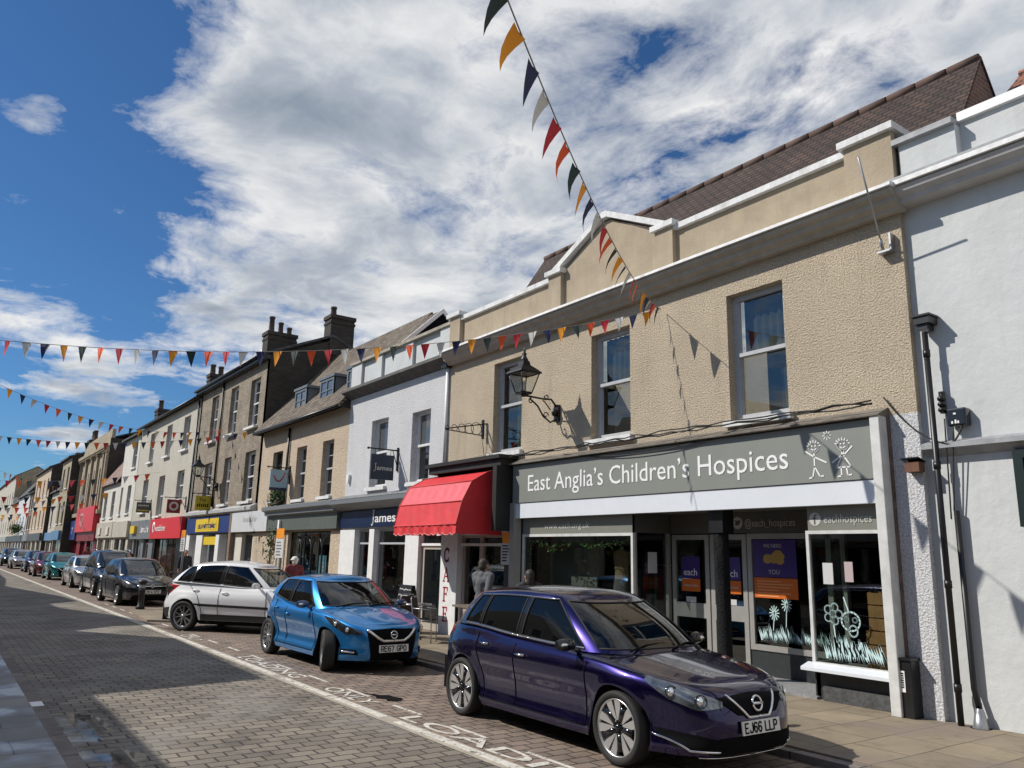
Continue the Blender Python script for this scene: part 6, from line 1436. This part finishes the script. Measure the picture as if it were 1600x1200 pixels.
def make_car(label, p, loc, rz, paint, style='plain', plate=None, lod=0, rimm=alloy, steer=0.0, group='cars parked along the street'):
    s = CarShape(p); root = thing('parked_car', label, 'car', (0, 0, 0), group); W = s.W; H = p['H']
    # ---- columns round the lower body
    st = (.03, .06, .10)[lod]; cols = []
    for k in range(10): cols.append(math.asin(((k / 10) * .80) ** (s.nf / 2)))
    a0 = math.asin(.80 ** (s.nf / 2)); x1 = .80; a1 = math.acos(x1 ** (s.nf / 2))
    for k in range(10): cols.append(a0 + (a1 - a0) * k / 10)
    xs = []; x = x1 * s.xf
    while x > -.86 * s.xf: xs.append(x); x -= st
    for c in (s.xa, s.xb):
        for k in range(-14, 15): xs.append(c + s.Ra * math.sin(k / 14 * PI / 2) * .9995)
        xs += [c + s.Ra + .004, c - s.Ra - .004]
    xs = sorted(set(round(v, 4) for v in xs), reverse=True)
    for x in xs: cols.append(math.acos((x / s.xf) ** (s.nf / 2)) if x >= 0 else math.acos(-((-x / s.xf) ** (s.nr / 2))))
    b1_ = math.acos(-(.86 ** (s.nr / 2))); b0_ = PI - math.asin(.78 ** (s.nr / 2))
    for k in range(1, 11): cols.append(b1_ + (b0_ - b1_) * k / 10)
    for k in range(9): cols.append(PI - math.asin((.78 * (1 - (k + 1) / 9)) ** (s.nr / 2)) if k < 8 else PI)
    nv = (20, 12, 8)[lod]; rr = p.get('shoulder', .05)
    def column(ph, side):
        x0 = s.pos(ph, side, .55).x
        # arches act on the true side x at this z; use nominal x
        zt = s.zt(s.pos(ph, side, .75).x); zb = s.zb(x0) if abs(math.sin(ph)) > .3 else s.sill
        if math.cos(ph) > 0: zb = max(zb, s.sill + p.get('chin', 0.02) * (1 - abs(math.sin(ph))))
        r = [s.pos(ph, side, zb + (zt - rr - zb) * k / nv) for k in range(nv + 1)]
        for k in range(1, 5):
            th = k / 4 * PI / 2; r.append(s.pos(ph, side, zt - rr + rr * math.sin(th), rr * (1 - math.cos(th)) * .9))
        return r
    Lc = [column(ph, 1) for ph in cols]; Rc = [column(ph, -1) for ph in cols]
    m = MB(); m.grid(Lc, flip=False); m.grid(Rc, flip=True)
    # hood / tail cap
    xg0 = p['xg0']; xg1 = p['xg1']; nt = 16
    def cap(cond, crown):
        rows = []
        for l, r in zip(Lc, Rc):
            a, b = l[-1], r[-1]
            if not cond(a.x): continue
            row = []
            for k in range(nt + 1):
                t = -1 + 2 * k / nt; q = b.lerp(a, (t + 1) / 2); wgt = abs(a.y) / (W / 2); q = q + Vector((0, 0, crown(a.x) * (1 - t * t) * wgt + (p.get('hood_rib', .012) * math.exp(-((abs(t) - .62) / .10) ** 2) * wgt if a.x > 0 else 0))); row.append(q)
            rows.append(row)
        if len(rows) > 1: m.grid(rows, flip=True)
    cap(lambda x: x > xg0 - .42, lambda x: s.crown); cap(lambda x: x < xg1 + .30, lambda x: .015)
    body = m.build('body', paint, root, weld=True, fixn=True)
    # ---- underbody and wheel wells
    m = MB(); m.box(s.xr + .35, s.xf - .45, -W / 2 + .29, W / 2 - .29, .17, .70); m.box(s.xb + s.Ra + .02, s.xa - s.Ra - .02, -W / 2 + .09, W / 2 - .09, .17, .45); m.box(s.xr + .16, s.xb - s.Ra, -W / 2 + .2, W / 2 - .2, .22, .6); m.box(s.xa + s.Ra, s.xf - .35, -.46, .46, .19, .6)
    m.build('underbody', black_matt, root)
    # ---- greenhouse
    rf0, rf1 = p['rf0'], p['rf1']; wb = W / 2 - p.get('gi', .075); wt = W / 2 - p.get('ti', .265); n = 4.2
    cb, lb = (xg0 + xg1) / 2, (xg0 - xg1) / 2; ct, lt = (rf0 + rf1) / 2, (rf0 - rf1) / 2
    phx = lambda v: math.acos(sgn(v) * min(1, abs(v)) ** (n / 2)); phy = lambda v, rear=False: (PI - math.asin(v ** (n / 2))) if rear else math.asin(v ** (n / 2))
    def gp(pb, pt, t, side):
        def u(ph): c = math.cos(ph); return sgn(c) * abs(c) ** (2 / n), max(0, math.sin(ph)) ** (2 / n)
        xb_, yb_ = u(pb); xt_, yt_ = u(pt); X0, Y0 = cb + lb * xb_, wb * yb_; X1, Y1 = ct + lt * xt_, wt * yt_
        bl = math.sin(PI * t)
        x = X0 + (X1 - X0) * t + .035 * bl * (xb_ ** 3); y = Y0 + (Y1 - Y0) * t + .030 * bl * yb_
        zb_ = s.zt(X0) - .004 + (.03 * (1 - yb_ ** 4) if xb_ > 0 else 0); zr = hermite(p['roof'], X1); z = zb_ + (zr - zb_) * (t + .10 * bl * abs(xb_) ** 6 * (.6 if xb_ > 0 else .3))
        return Vector((x, side * y, z))
    K = p['keys']; seg = []; q = (3, 2, 1)[min(lod, 2)]
    def add(kind, n_, f): seg.append((kind, [f(k / n_) for k in range(n_ + 1)]))
    yw = p.get('yw', .86)
    add('screen', 10, lambda t: (phy(yw * t) if t else 0.0, phy(yw * t) if t else 0.0))
    xk = lambda k: (phx((K[k][0] - cb) / lb), phx((K[k][1] - ct) / lt))
    A0 = (phy(yw), phy(yw)); kk = [xk(i) for i in range(len(K))]
    lin = lambda a, b: (lambda t: (a[0] + (b[0] - a[0]) * t, a[1] + (b[1] - a[1]) * t))
    def linx(i, j):
        def f(t): return (phx((K[i][0] + (K[j][0] - K[i][0]) * t - cb) / lb), phx((K[i][1] + (K[j][1] - K[i][1]) * t - ct) / lt))
        return f
    add('pillar', 6, lin(A0, kk[0]))
    names = p.get('segs', ['front_glass', 'pillar_b', 'rear_glass', 'pillar_c', 'quarter_glass'])
    for i, nm in enumerate(names): add(nm, 6 if 'glass' in nm else 2, linx(i, i + 1))
    yr_ = p.get('yr', .80); add('pillar', 8, lin(kk[len(names)], (phy(yr_, True), phy(yr_, True))))
    add('back', 8, lambda t: (phy(yr_ * (1 - t), True) if t < 1 else PI,) * 2)
    T = [0, .03, .07, .2, .35, .5, .65, .8, .90, .955, 1.0]; lo, hi = p.get('glo', 2), p.get('ghi', 8)
    mats = {'body': MB(), 'windscreen': MB(), 'side_window': {}, 'rear_window': MB(), 'trim': MB()}
    side_parts = []
    for side in (1, -1):
        for kind, cl_ in seg:
            G_ = [[gp(pb, pt, t, side) for t in T] for pb, pt in cl_]
            glass = kind in ('screen', 'back') or 'glass' in kind
            if not glass:
                if kind in ('pillar_b', 'pillar_c'):
                    MB().grid([g_[lo:hi + 1] for g_ in G_], flip=side < 0).build('pillar_trim', black_gloss, root, fixn=True); mats['body'].grid([g_[:lo + 1] for g_ in G_], flip=side < 0); mats['body'].grid([g_[hi:] for g_ in G_], flip=side < 0)
                else: mats['body'].grid(G_, flip=side < 0)
                continue
            mats['body'].grid([g_[:lo + 1] for g_ in G_], flip=side < 0); mats['body'].grid([g_[hi:] for g_ in G_], flip=side < 0)
            c0 = Vector((ct, 0, .9)); gl = [[v + (Vector((c0.x if 'glass' not in kind else v.x, 0 if 'glass' in kind else v.y, v.z)) - v).normalized() * .006 for v in g_[lo:hi + 1]] for g_ in G_]
            if kind == 'screen': mats['windscreen'].grid(gl, flip=side < 0)
            elif kind == 'back': mats['rear_window'].grid(gl, flip=side < 0)
            else: side_parts.append((kind, side, MB().grid(gl, flip=side < 0), G_))
    # roof
    rows = []
    allc = [c for k, cl_ in seg for c in cl_]
    for pb, pt in allc:
        a, b = gp(pb, pt, 1, 1), gp(pb, pt, 1, -1); row = []
        for k in range(nt + 1):
            t = -1 + 2 * k / nt; qv = b.lerp(a, (t + 1) / 2); row.append(qv + Vector((0, 0, p.get('rcrown', .07) * (1 - t * t) * (abs(a.y) / wt))))
        rows.append(row)
    mats['body'].grid(rows, flip=True)
    mats['body'].build('roof', paint, root, weld=True, fixn=True)
    clear = car_glass if lod == 0 else far_glass
    mats['windscreen'].build('windscreen', clear, root, weld=True, fixn=True); mats['rear_window'].build('rear_window', privacy_glass if lod == 0 else far_glass, root, weld=True, fixn=True)
    for kind, side, mb_, G_ in side_parts:
        gm = clear if (lod == 0 and kind == 'front_glass' and style != 'pulsar') else (privacy_glass if lod == 0 else far_glass)
        mb_.build('side_window', gm, root, weld=True, fixn=True)
    if lod == 0:
        for side in (1, -1):
            sl = MB()
            for kind, cl_ in seg:
                if 'glass' not in kind: continue
                lp = [gp(pb, pt, T[lo], side) for pb, pt in cl_] + [gp(cl_[-1][0], cl_[-1][1], t, side) for t in T[lo:hi + 1]] + [gp(pb, pt, T[hi], side) for pb, pt in cl_[::-1]] + [gp(cl_[0][0], cl_[0][1], t, side) for t in T[lo:hi + 1][::-1]]
                sl.tube(lp, .010, 6)
            sl.build('window_seal', rubber, root)
        sl = MB()
        for t in (T[lo], T[hi]): sl.tube([gp(a_, b_, t, 1) for a_, b_ in seg[0][1][::-1]] + [gp(a_, b_, t, -1) for a_, b_ in seg[0][1]], .010, 6)
        for side in (1, -1): sl.tube([gp(seg[0][1][-1][0], seg[0][1][-1][1], t, side) for t in T[lo:hi + 1]], .009, 6)
        sl.build('windscreen_seal', rubber, root)
    if p.get('brightwork') and lod == 0:
        for side in (1, -1):
            bt = MB(); low = []; top = []
            for kind, cl_ in seg[2:-2]:
                for pb, pt in cl_: low.append(gp(pb, pt, T[lo] - .015, side)); top.append(gp(pb, pt, T[hi] + .012, side))
            off = Vector((0, side * .004, 0)); bt.tube([v + off for v in low], .011, 6)
            if p['brightwork'] == 2: bt.tube([v + off for v in top], .008, 6)
            bt.build('window_trim', chrome, root)
    # ---- cabin
    if lod == 0:
        m = MB(); y = W / 2 - .16; x0, x1 = xg1 + .15, xg0 - .12
        m.poly([(x0, -y, .42), (x1, -y, .42), (x1, y, .42), (x0, y, .42)])
        zz = s.zt((x0 + x1) / 2) - .06
        for sy in (-1, 1): m.poly([(x0, sy * y, .42), (x1, sy * y, .42), (x1, sy * y, zz), (x0, sy * y, zz)])
        m.poly([(x0, -y, .42), (x0, y, .42), (x0, y, zz), (x0, -y, zz)]); m.poly([(x1, -y, .42), (x1, y, .42), (x1, y, zz), (x1, -y, zz)]); m.build('cabin_lining', cabin, root)
        m = MB(); zd = s.zt(xg0) - .0; m.prism([(x1 + .10, -y + .02, zd - .06), (x1 - .35, -y + .02, zd - .03), (x1 - .50, -y + .02, zd - .10), (x1 - .48, -y + .02, .6), (x1, -y + .02, .6)], (0, 2 * y - .04, 0)); m.build('dashboard', cabin, root)
        for sy in (-1, 1):
            m = MB(); xs0 = K[1][0] - .10
            m.prism([(xs0, sy * .36 - .23, .45), (xs0 + .5, sy * .36 - .23, .48), (xs0 + .5, sy * .36 - .23, .60), (xs0 + .05, sy * .36 - .23, .60), (xs0 - .22, sy * .36 - .23, 1.12), (xs0 - .32, sy * .36 - .23, 1.12)], (0, .46, 0))
            m.box(xs0 - .34, xs0 - .24, sy * .36 - .12, sy * .36 + .12, 1.16, 1.34); m.build('seat', cabin, root, bevel=.03)
        m = MB(); m.box(xs0 - 1.0, xs0 - .85, -y + .05, y - .05, .5, 1.05); m.build('rear_seat', cabin, root)
        m = MB(); m.tube([(x1 - .55 + .06 * math.cos(a), -.36 + .18 * math.sin(a), zd - .04 + .17 * math.cos(a)) for a in [k * 2 * PI / 20 for k in range(21)]], .014, 6); m.build('steering_wheel', black_gloss, root)
    # ---- wheels
    yw_ = W / 2 - .115
    for x, stv in ((s.xa, steer), (s.xb, 0)):
        for side in (1, -1): wheel(root, s, x, side * yw_, side, stv, style, rimm, lod)
    # ---- shut lines, handles, mirrors
    K0, K2, K4 = K[0][0], (K[1][0] + K[2][0]) / 2, K[min(4, len(K) - 1)][0]
    zl = .27
    for side in (1, -1):
        if lod < 2:
            m = MB(); b = lambda x: s.zt(x) - .06
            xfd = s.xa - s.Ra - .06
            sline(m, s, [('s', K0 + .12, b(K0 + .12)), ('s', xfd, .72), ('s', xfd - .02, zl)], side); sline(m, s, [('s', K2, b(K2)), ('s', K2 - .01, zl)], side); sline(m, s, [('s', xfd - .02, zl), ('s', s.xb + s.Ra + .10, zl)], side)
            sline(m, s, [('s', K4 + .02, b(K4 + .02)), ('s', s.xb + s.Ra * .9, .80), ('s', s.xb + s.Ra + .08, .50), ('s', s.xb + s.Ra + .10, zl)], side)
            m.build('shut_lines', black_matt, root)
            for hx in (K2 + .14, K4 + .22 + p.get('hdx', 0)):
                hz = s.zt(hx) - .16; pt = s.P('s', hx, hz, side, .012); mm = MB(); q0, q1 = s.P('s', hx - .085, hz, side, .016), s.P('s', hx + .085, hz + .004, side, .016)
                mm.tube([q0, q0.lerp(q1, .5) + Vector((0, side * .016, 0)), q1], [.012, .014, .012], 8); mm.build('door_handle', chrome if style == 'pulsar' else paint, root)
        mx, mz = K0 - .10, s.zt(K0) + .07; my = side * (wb + .155); m = MB()
        rows = []
        for k in range(9):
            t = k / 8; rx_ = .075 * math.sin(PI * (.12 + .76 * t)) ** .5; yy = my + side * (-.10 + .2 * t); rows.append([(mx + (.055 if math.cos(a) > 0 else .035) * math.cos(a) * rx_ / .075 + .03 * (1 - t), yy, mz + rx_ * .85 * math.sin(a)) for a in [j * 2 * PI / 14 for j in range(15)]])
        m.grid(rows); m.poly(rows[0][:-1]); m.poly(rows[-1][:-1]); m.tube([(mx + .04, side * (wb - .01), mz - .07), (mx + .02, my - side * .09, mz - .03)], .028, 8)
        mo = m.build('door_mirror', p.get('mirror', paint), root, fixn=True)
        if lod == 0: MB().ball((mx + .058, my + side * .03, mz + .002), (.012, .06, .018), 10, 6).build('indicator', lens_clear, mo)
        # lights
        for nm, top, bot, mt in p.get('side_patches', []):
            mm = MB(); patch(mm, s, top, bot, side, off=.009, nz=10, nu=8); o = mm.build(nm, mt, root, fixn=True)
            if nm == 'headlight' and lod == 0:
                c = MB(); ks = top[0]; t0 = Vector(s.P(*top[0], side, .006)); t1 = Vector(s.P(*top[-1], side, .006)); u0 = Vector(s.P(*bot[0], side, .006)); u1 = Vector(s.P(*bot[-1], side, .006))
                rim = MB()
                for f in p.get('lamps', (.3, .6)):
                    cpt = (t0.lerp(t1, f) + u0.lerp(u1, f)) / 2; ph_d = top[int(f * (len(top) - 1))]; base = s.P(*[(a_ if i_ == 0 else a_) for i_, a_ in enumerate(ph_d)], side, 0)
                    mid = [(a[0], a[1], (a[2] + b_[2]) / 2) for a, b_ in zip(top, bot)][max(0, min(len(top) - 1, int(round(f * (len(top) - 1)))))]
                    cc = s.P(*mid, side, .004); nn = Vector((.75, side * .55, .25)).normalized(); uu = nn.orthogonal().normalized(); vv = nn.cross(uu); rad = p.get('lamp_r', .05)
                    rim = MB(); MB().ball(cc, (rad * .40, rad * .85, rad * .8), 16, 10).build('lamp_bowl', lens_clear, o)
                    rim.tube([cc + (uu * math.cos(a) + vv * math.sin(a)) * rad * 1.02 + nn * .006 for a in [j * 2 * PI / 20 for j in range(21)]], .006, 6); rim.build('lamp_bezel', black_gloss, o)
                
    for nm, top, bot, mt, off in p.get('front_patches', []):
        mm = MB(); patch(mm, s, top, bot, 1, off=off + .005, nz=14, nu=12); mm.build(nm, mt, root, fixn=True)
    for nm, lines, r, mt in p.get('front_lines', []):
        mm = MB()
        for side in (1, -1):
            for ln in lines: sline(mm, s, ln, side, r, .012, 8)
            if lines[0][0][1] > .4 and lines[0][-1][1] > .4: mm.build(nm, mt, root); mm = MB()
        if mm.v: mm.build(nm, mt, root)
    if p.get('emblem'):
        ez, er, off = p['emblem']; c = s.P('f', 0, ez, 1, off); m = MB(); up = Vector((-.25, 0, 1)).normalized()
        m.tube([c + Vector((0, 1, 0)) * er * math.cos(a) + up * er * math.sin(a) for a in [k * 2 * PI / 24 for k in range(25)]], .010, 8); m.tube([c + Vector((.004, -er * 1.15, 0)), c + Vector((.004, er * 1.15, 0))], .012, 8); m.build('emblem', chrome, root)
    pz = p.get('plate_z', .46)
    if lod < 2:
        pc = s.P('f', 0, pz, 1, .016); m = MB(); ph_, pw = .056, .26; tl = p.get('plate_tilt', .10)
        m.prism([(pc.x - tl * -ph_, -pw, pz - ph_), (pc.x - tl * -ph_, pw, pz - ph_), (pc.x - tl * ph_, pw, pz + ph_), (pc.x - tl * ph_, -pw, pz + ph_)], (.012, 0, 0)); po = m.build('number_plate', plate_white, root)
        MB().box(pc.x - .10, pc.x - .012, -pw + .02, pw - .02, pz - ph_ + .01, pz + ph_ - .01).build('plate_holder', black_matt, root)
        if plate: stroke_text(plate, (pc.x + .0185, -.225, pz - .038), Vector((0, 1, 0)), Vector((-tl, 0, 1)), Vector((1, 0, 0)), .043, .076, .060, .013, black_matt, po)
    if p.get('rails'):
        for side in (1, -1):
            m = MB(); m.tube([(x, side * (wt + .0), hermite(p['roof'], x) + z_) for x, z_ in ((rf0 - .25, .0), (rf0 - .35, .06), (rf0 - .6, .075), (rf1 + .4, .075), (rf1 + .2, .06), (rf1 + .1, .0))], .022, 8); m.build('roof_rail', chrome, root)
    if style == 'pulsar' or lod == 0:
        m = MB(); zc = s.zt(xg0) + .02
        for y0, y1 in ((-.55, .05), (.05, .6)): m.tube([(xg0 - .02, y0, zc + .035), (xg0 - .10, (y0 + y1) / 2, zc + .075), (xg0 - .13, y1, zc + .085)], .010, 5)
        m.build('wiper', black_matt, root)
        m = MB(); sline(m, s, [('s', K0 + .16, s.zt(K0 + .16) - .03), ('s', s.xf * .70, s.zt(s.xf * .7) - .05)], 1, .003); sline(m, s, [('s', K0 + .16, s.zt(K0 + .16) - .03), ('s', s.xf * .70, s.zt(s.xf * .7) - .05)], -1, .003); m.build('bonnet_gap', black_matt, root)
    root.location = loc; root.rotation_euler = (0, 0, rz)
    return root

def paint(name, col, metal=.4, rough=.32):
    return pmat(name, col, rough, metal, coat=1.0)
P_PULSAR = dict(L=4.46, W=1.768, H=1.52, wb=2.70, fo=.94, R=.325, sill=.19, nf=4.4, belt=[(-2.2, 1.00), (-1.9, 1.03), (-1.3, 1.04), (-.5, .985), (.4, .945), (.95, .925), (1.3, .905), (1.65, .855), (1.98, .775), (2.23, .71)],
    xg0=1.19, xg1=-1.98, rf0=.31, rf1=-1.66, roof=[(-1.8, 1.37), (-1.3, 1.42), (-.5, 1.46), (.1, 1.45), (.4, 1.40)],
    keys=[(.76, .07), (-.27, -.25), (-.37, -.35), (-1.08, -1.04), (-1.12, -1.08), (-1.50, -1.28)], brightwork=2, mirror=black_gloss, crown=.075,
    F=[(.15, -.14), (.22, -.04), (.30, -.015), (.42, 0), (.52, -.01), (.62, -.05), (.70, -.12), (.76, -.22), (.90, -.6)],
    S=[(.15, -.10), (.20, -.04), (.26, -.035), (.36, -.062), (.50, -.052), (.64, -.022), (.72, -.006), (.78, 0), (.86, -.02), (.93, -.055), (1.05, -.09), (1.2, -.12)],
    side_patches=[('headlight', [('f', .40, .640), ('f', .58, .715), ('s', 1.86, .765), ('s', 1.60, .815)], [('f', .42, .595), ('f', .62, .575), ('s', 1.86, .645), ('s', 1.60, .775)], lens),
                  ('tail_light', [('r', .58, .98), ('s', -2.02, .98), ('s', -1.78, .965)], [('r', .55, .84), ('s', -2.06, .80), ('s', -1.80, .945)], tail_red),
                  ('fog_recess', [('f', .48, .34), ('f', .76, .40)], [('f', .50, .25), ('f', .73, .27)], black_matt)],
    lamps=(.38, .72), lamp_r=.052,
    front_patches=[('grille', [('f', -.46, .665), ('f', 0, .69), ('f', .46, .665)], [('f', -.26, .53), ('f', 0, .50), ('f', .26, .53)], black_matt, .004), ('lower_grille', [('f', -.46, .35), ('f', 0, .36), ('f', .46, .35)], [('f', -.54, .22), ('f', 0, .21), ('f', .54, .22)], black_matt, .004)],
    front_lines=[('chrome_v', [[('f', .33, .685), ('f', .14, .505), ('f', .0, .505)]], .013, chrome), ('fog_trim', [[('f', .46, .245), ('f', .66, .25), ('f', .77, .35)]], .010, chrome), ('chin_trim', [[('f', .0, .19), ('f', .6, .20)]], .005, chrome)],
    emblem=(.60, .062, .03), plate_z=.425, hdx=.0)
P_MICRA = dict(L=3.999, W=1.743, H=1.455, wb=2.525, fo=.80, R=.315, sill=.19, belt=[(-2.0, 1.0), (-1.6, 1.08), (-1.2, 1.06), (-.6, .965), (.3, .915), (.8, .92), (1.1, .90), (1.5, .83), (1.8, .735), (2.0, .68)],
    xg0=1.0, xg1=-1.86, rf0=.12, rf1=-1.5, roof=[(-1.6, 1.30), (-1.2, 1.36), (-.5, 1.40), (0, 1.39), (.2, 1.35)], keys=[(.58, -.10), (-.40, -.42), (-.52, -.50), (-1.12, -1.02)], segs=['front_glass', 'pillar_b', 'rear_glass'], mirror=pmat('mirror blue', (.012, .05, .13), .3, .4, coat=1), crown=.08,
    S=[(.15, -.10), (.20, -.03), (.28, -.03), (.40, -.075), (.52, -.06), (.66, -.02), (.76, 0), (.84, -.012), (.93, -.06), (1.05, -.10), (1.2, -.14)],
    side_patches=[('headlight', [('f', .50, .64), ('f', .66, .72), ('s', 1.45, .79), ('s', 1.12, .84)], [('f', .48, .60), ('f', .68, .60), ('s', 1.45, .68), ('s', 1.12, .825)], lens_dark), ('tail_light', [('r', .6, .98), ('s', -1.75, .98)], [('r', .6, .78), ('s', -1.75, .82)], tail_red),
                  ('fog_light', [('f', .56, .37), ('f', .78, .375)], [('f', .54, .29), ('f', .74, .30)], black_matt)], lamps=(.45, .8), lamp_r=.05,
    front_patches=[('grille', [('f', -.44, .66), ('f', 0, .68), ('f', .44, .66)], [('f', -.36, .22), ('f', 0, .20), ('f', .36, .22)], black_matt, .004)],
    front_lines=[('chrome_v', [[('f', .42, .66), ('f', .26, .54), ('f', .18, .50), ('f', .0, .50)]], .022, chrome), ('fog_trim', [[('f', .58, .325), ('f', .70, .33)]], .014, chrome)],
    emblem=(.585, .055, .022), plate_z=.385)
P_SCROSS = dict(L=4.30, W=1.765, H=1.58, wb=2.60, fo=.88, R=.335, gap=.06, sill=.26, belt=[(-2.15, 1.0), (-1.8, 1.10), (-1.2, 1.08), (-.4, 1.04), (.4, 1.0), (.9, 1.0), (1.3, .98), (1.7, .92), (2.0, .82), (2.15, .74)],
    xg0=1.08, xg1=-2.03, rf0=.30, rf1=-1.52, roof=[(-1.7, 1.42), (-1.3, 1.49), (-.5, 1.535), (.1, 1.50), (.35, 1.45)], keys=[(.66, .06), (-.36, -.34), (-.46, -.42), (-1.20, -1.10), (-1.28, -1.18), (-1.66, -1.36)],
    side_patches=[('headlight', [('f', .5, .78), ('s', 1.75, .84), ('s', 1.5, .88)], [('f', .5, .68), ('s', 1.75, .72), ('s', 1.5, .84)], lens), ('tail_light', [('r', .50, 1.0), ('s', -1.98, 1.03), ('s', -1.58, 1.02)], [('r', .50, .76), ('s', -2.0, .78), ('s', -1.80, .84)], tail_red),
                  ('side_moulding', [('s', 1.1, .60), ('s', -1.06, .63)], [('s', 1.1, .545), ('s', -1.06, .575)], rubber), ('sill_cladding', [('s', .85, .40), ('s', -.86, .40)], [('s', .85, .265), ('s', -.86, .265)], rubber),
                  ('bumper_cladding', [('r', 0.0, .46), ('r', .60, .48), ('s', -1.76, .52)], [('r', 0.0, .28), ('r', .60, .28), ('s', -1.78, .30)], rubber)],
    front_patches=[('grille', [('f', -.5, .76), ('f', .5, .76)], [('f', -.5, .66), ('f', .5, .66)], black_matt, .004), ('lower_grille', [('f', -.6, .5), ('f', .6, .5)], [('f', -.6, .3), ('f', .6, .3)], black_matt, .004)], plate_z=.55)
P_ASTRA = dict(L=4.42, W=1.814, H=1.51, wb=2.685, fo=.92, R=.32, sill=.20, belt=[(-2.2, .98), (-1.8, 1.05), (-1.0, 1.02), (.3, .95), (.95, .93), (1.3, .91), (1.7, .84), (2.0, .75), (2.2, .69)], xg0=1.08, xg1=-2.0, rf0=.2, rf1=-1.65, roof=[(-1.7, 1.36), (-1.2, 1.42), (-.5, 1.455), (0, 1.44), (.25, 1.40)], keys=[(.66, -.04), (-.38, -.38), (-.48, -.46), (-1.25, -1.15), (-1.29, -1.2), (-1.62, -1.4)],
    side_patches=[('headlight', [('f', .48, .66), ('f', .66, .70), ('s', 1.72, .77), ('s', 1.5, .80)], [('f', .5, .58), ('f', .7, .58), ('s', 1.72, .64), ('s', 1.5, .77)], lens), ('tail_light', [('r', .6, .95), ('s', -2.0, .95)], [('r', .6, .78), ('s', -2.0, .80)], tail_red)],
    front_patches=[('grille', [('f', -.42, .66), ('f', .42, .66)], [('f', -.40, .56), ('f', .40, .56)], black_matt, .004), ('lower_grille', [('f', -.55, .36), ('f', .55, .36)], [('f', -.6, .22), ('f', .6, .22)], black_matt, .004)], front_lines=[('chrome_bar', [[('f', .0, .625), ('f', .44, .635)]], .016, chrome)], emblem=(.625, .05, .03), plate_z=.46)
def variant(base, L=None, H=None, **kw):
    p = dict(base); 
    if H:
        f = H / base['H']; p['H'] = H; p['roof'] = [(x, z * f) for x, z in base['roof']]; p['belt'] = [(x, z * (f * .6 + .4)) for x, z in base['belt']]
    p.update(kw); return p
purple = paint('deep purple paint', (.008, .004, .055), .85, .25)
blue = paint('electric blue paint', (.012, .20, .52), .65, .32)
white_c = paint('white car paint', (.80, .81, .82), .0, .3)
black_c = paint('black blue paint', (.008, .009, .014), .3, .25)
make_car('dark purple hatchback with twin spoke wheels parked nearest, before the grey charity shop', P_PULSAR, (-7.02, 6.21, 0), 0, purple, 'pulsar', 'EJ66 LLP')
make_car('bright blue hatchback with its front wheels turned, before the cafe and navy shop', P_MICRA, (-13.72, 6.13, 0), R(1.0), blue, 'micra', 'RE67 GPO', steer=R(-20), rimm=alloy_dark)
h = R(40); px, py = -19.85, 4.92; b_ = P_SCROSS
cx = px + (b_['L'] / 2 - .88 + 0) * 0; off = Vector((b_['L'] / 2 - .88 - 2.6, -.85)); rot = Matrix.Rotation(h, 2); o2 = rot @ off
make_car('white crossover with black cladding parked at an angle behind the blue car', P_SCROSS, (px - o2.x, py - o2.y, 0), h, white_c, 'plain', None, rimm=alloy_dark)
make_car('black hatchback facing the camera beside the bollard', P_ASTRA, (-30.55, 5.93, 0), R(2), black_c, 'plain', 'LM14 KPZ', lod=1)
make_car('tall dark blue off-road car with bright roof rails behind the black hatchback', variant(P_SCROSS, H=1.74, rails=True, side_patches=P_SCROSS['side_patches'][:2]), (-36.6, 6.10, 0), R(1), paint('ink blue paint', (.012, .016, .028), .4, .25), lod=1)
make_car('silver hatchback parked behind the tall dark car', variant(P_ASTRA, H=1.46), (-43.3, 6.2, 0), 0, paint('silver paint', (.50, .50, .51), .6, .3), lod=1)
make_car('teal green small car parked behind the silver hatchback', variant(P_MICRA, H=1.5), (-53.0, 6.25, 0), 0, paint('teal paint', (.01, .20, .20), .35, .3), lod=1)
make_car('maroon hatchback parked behind the teal car', variant(P_ASTRA, H=1.5), (-58.8, 6.1, 0), 0, paint('maroon paint', (.12, .008, .02), .4, .3), lod=2)
make_car('navy blue small car squeezed behind the maroon one', variant(P_MICRA, H=1.5), (-67.5, 6.3, 0), 0, paint('navy paint', (.012, .015, .09), .4, .3), lod=2)
make_car('pale silver car with dark grille far down the row', variant(P_ASTRA, H=1.5), (-77, 6.1, 0), 0, paint('pale silver paint', (.38, .38, .39), .6, .3), lod=2)
make_car('dark car at the far end of the visible row', variant(P_SCROSS, H=1.6, side_patches=P_SCROSS['side_patches'][:2]), (-87, 6.0, 0), 0, paint('charcoal paint', (.02, .022, .028), .4, .3), lod=2)
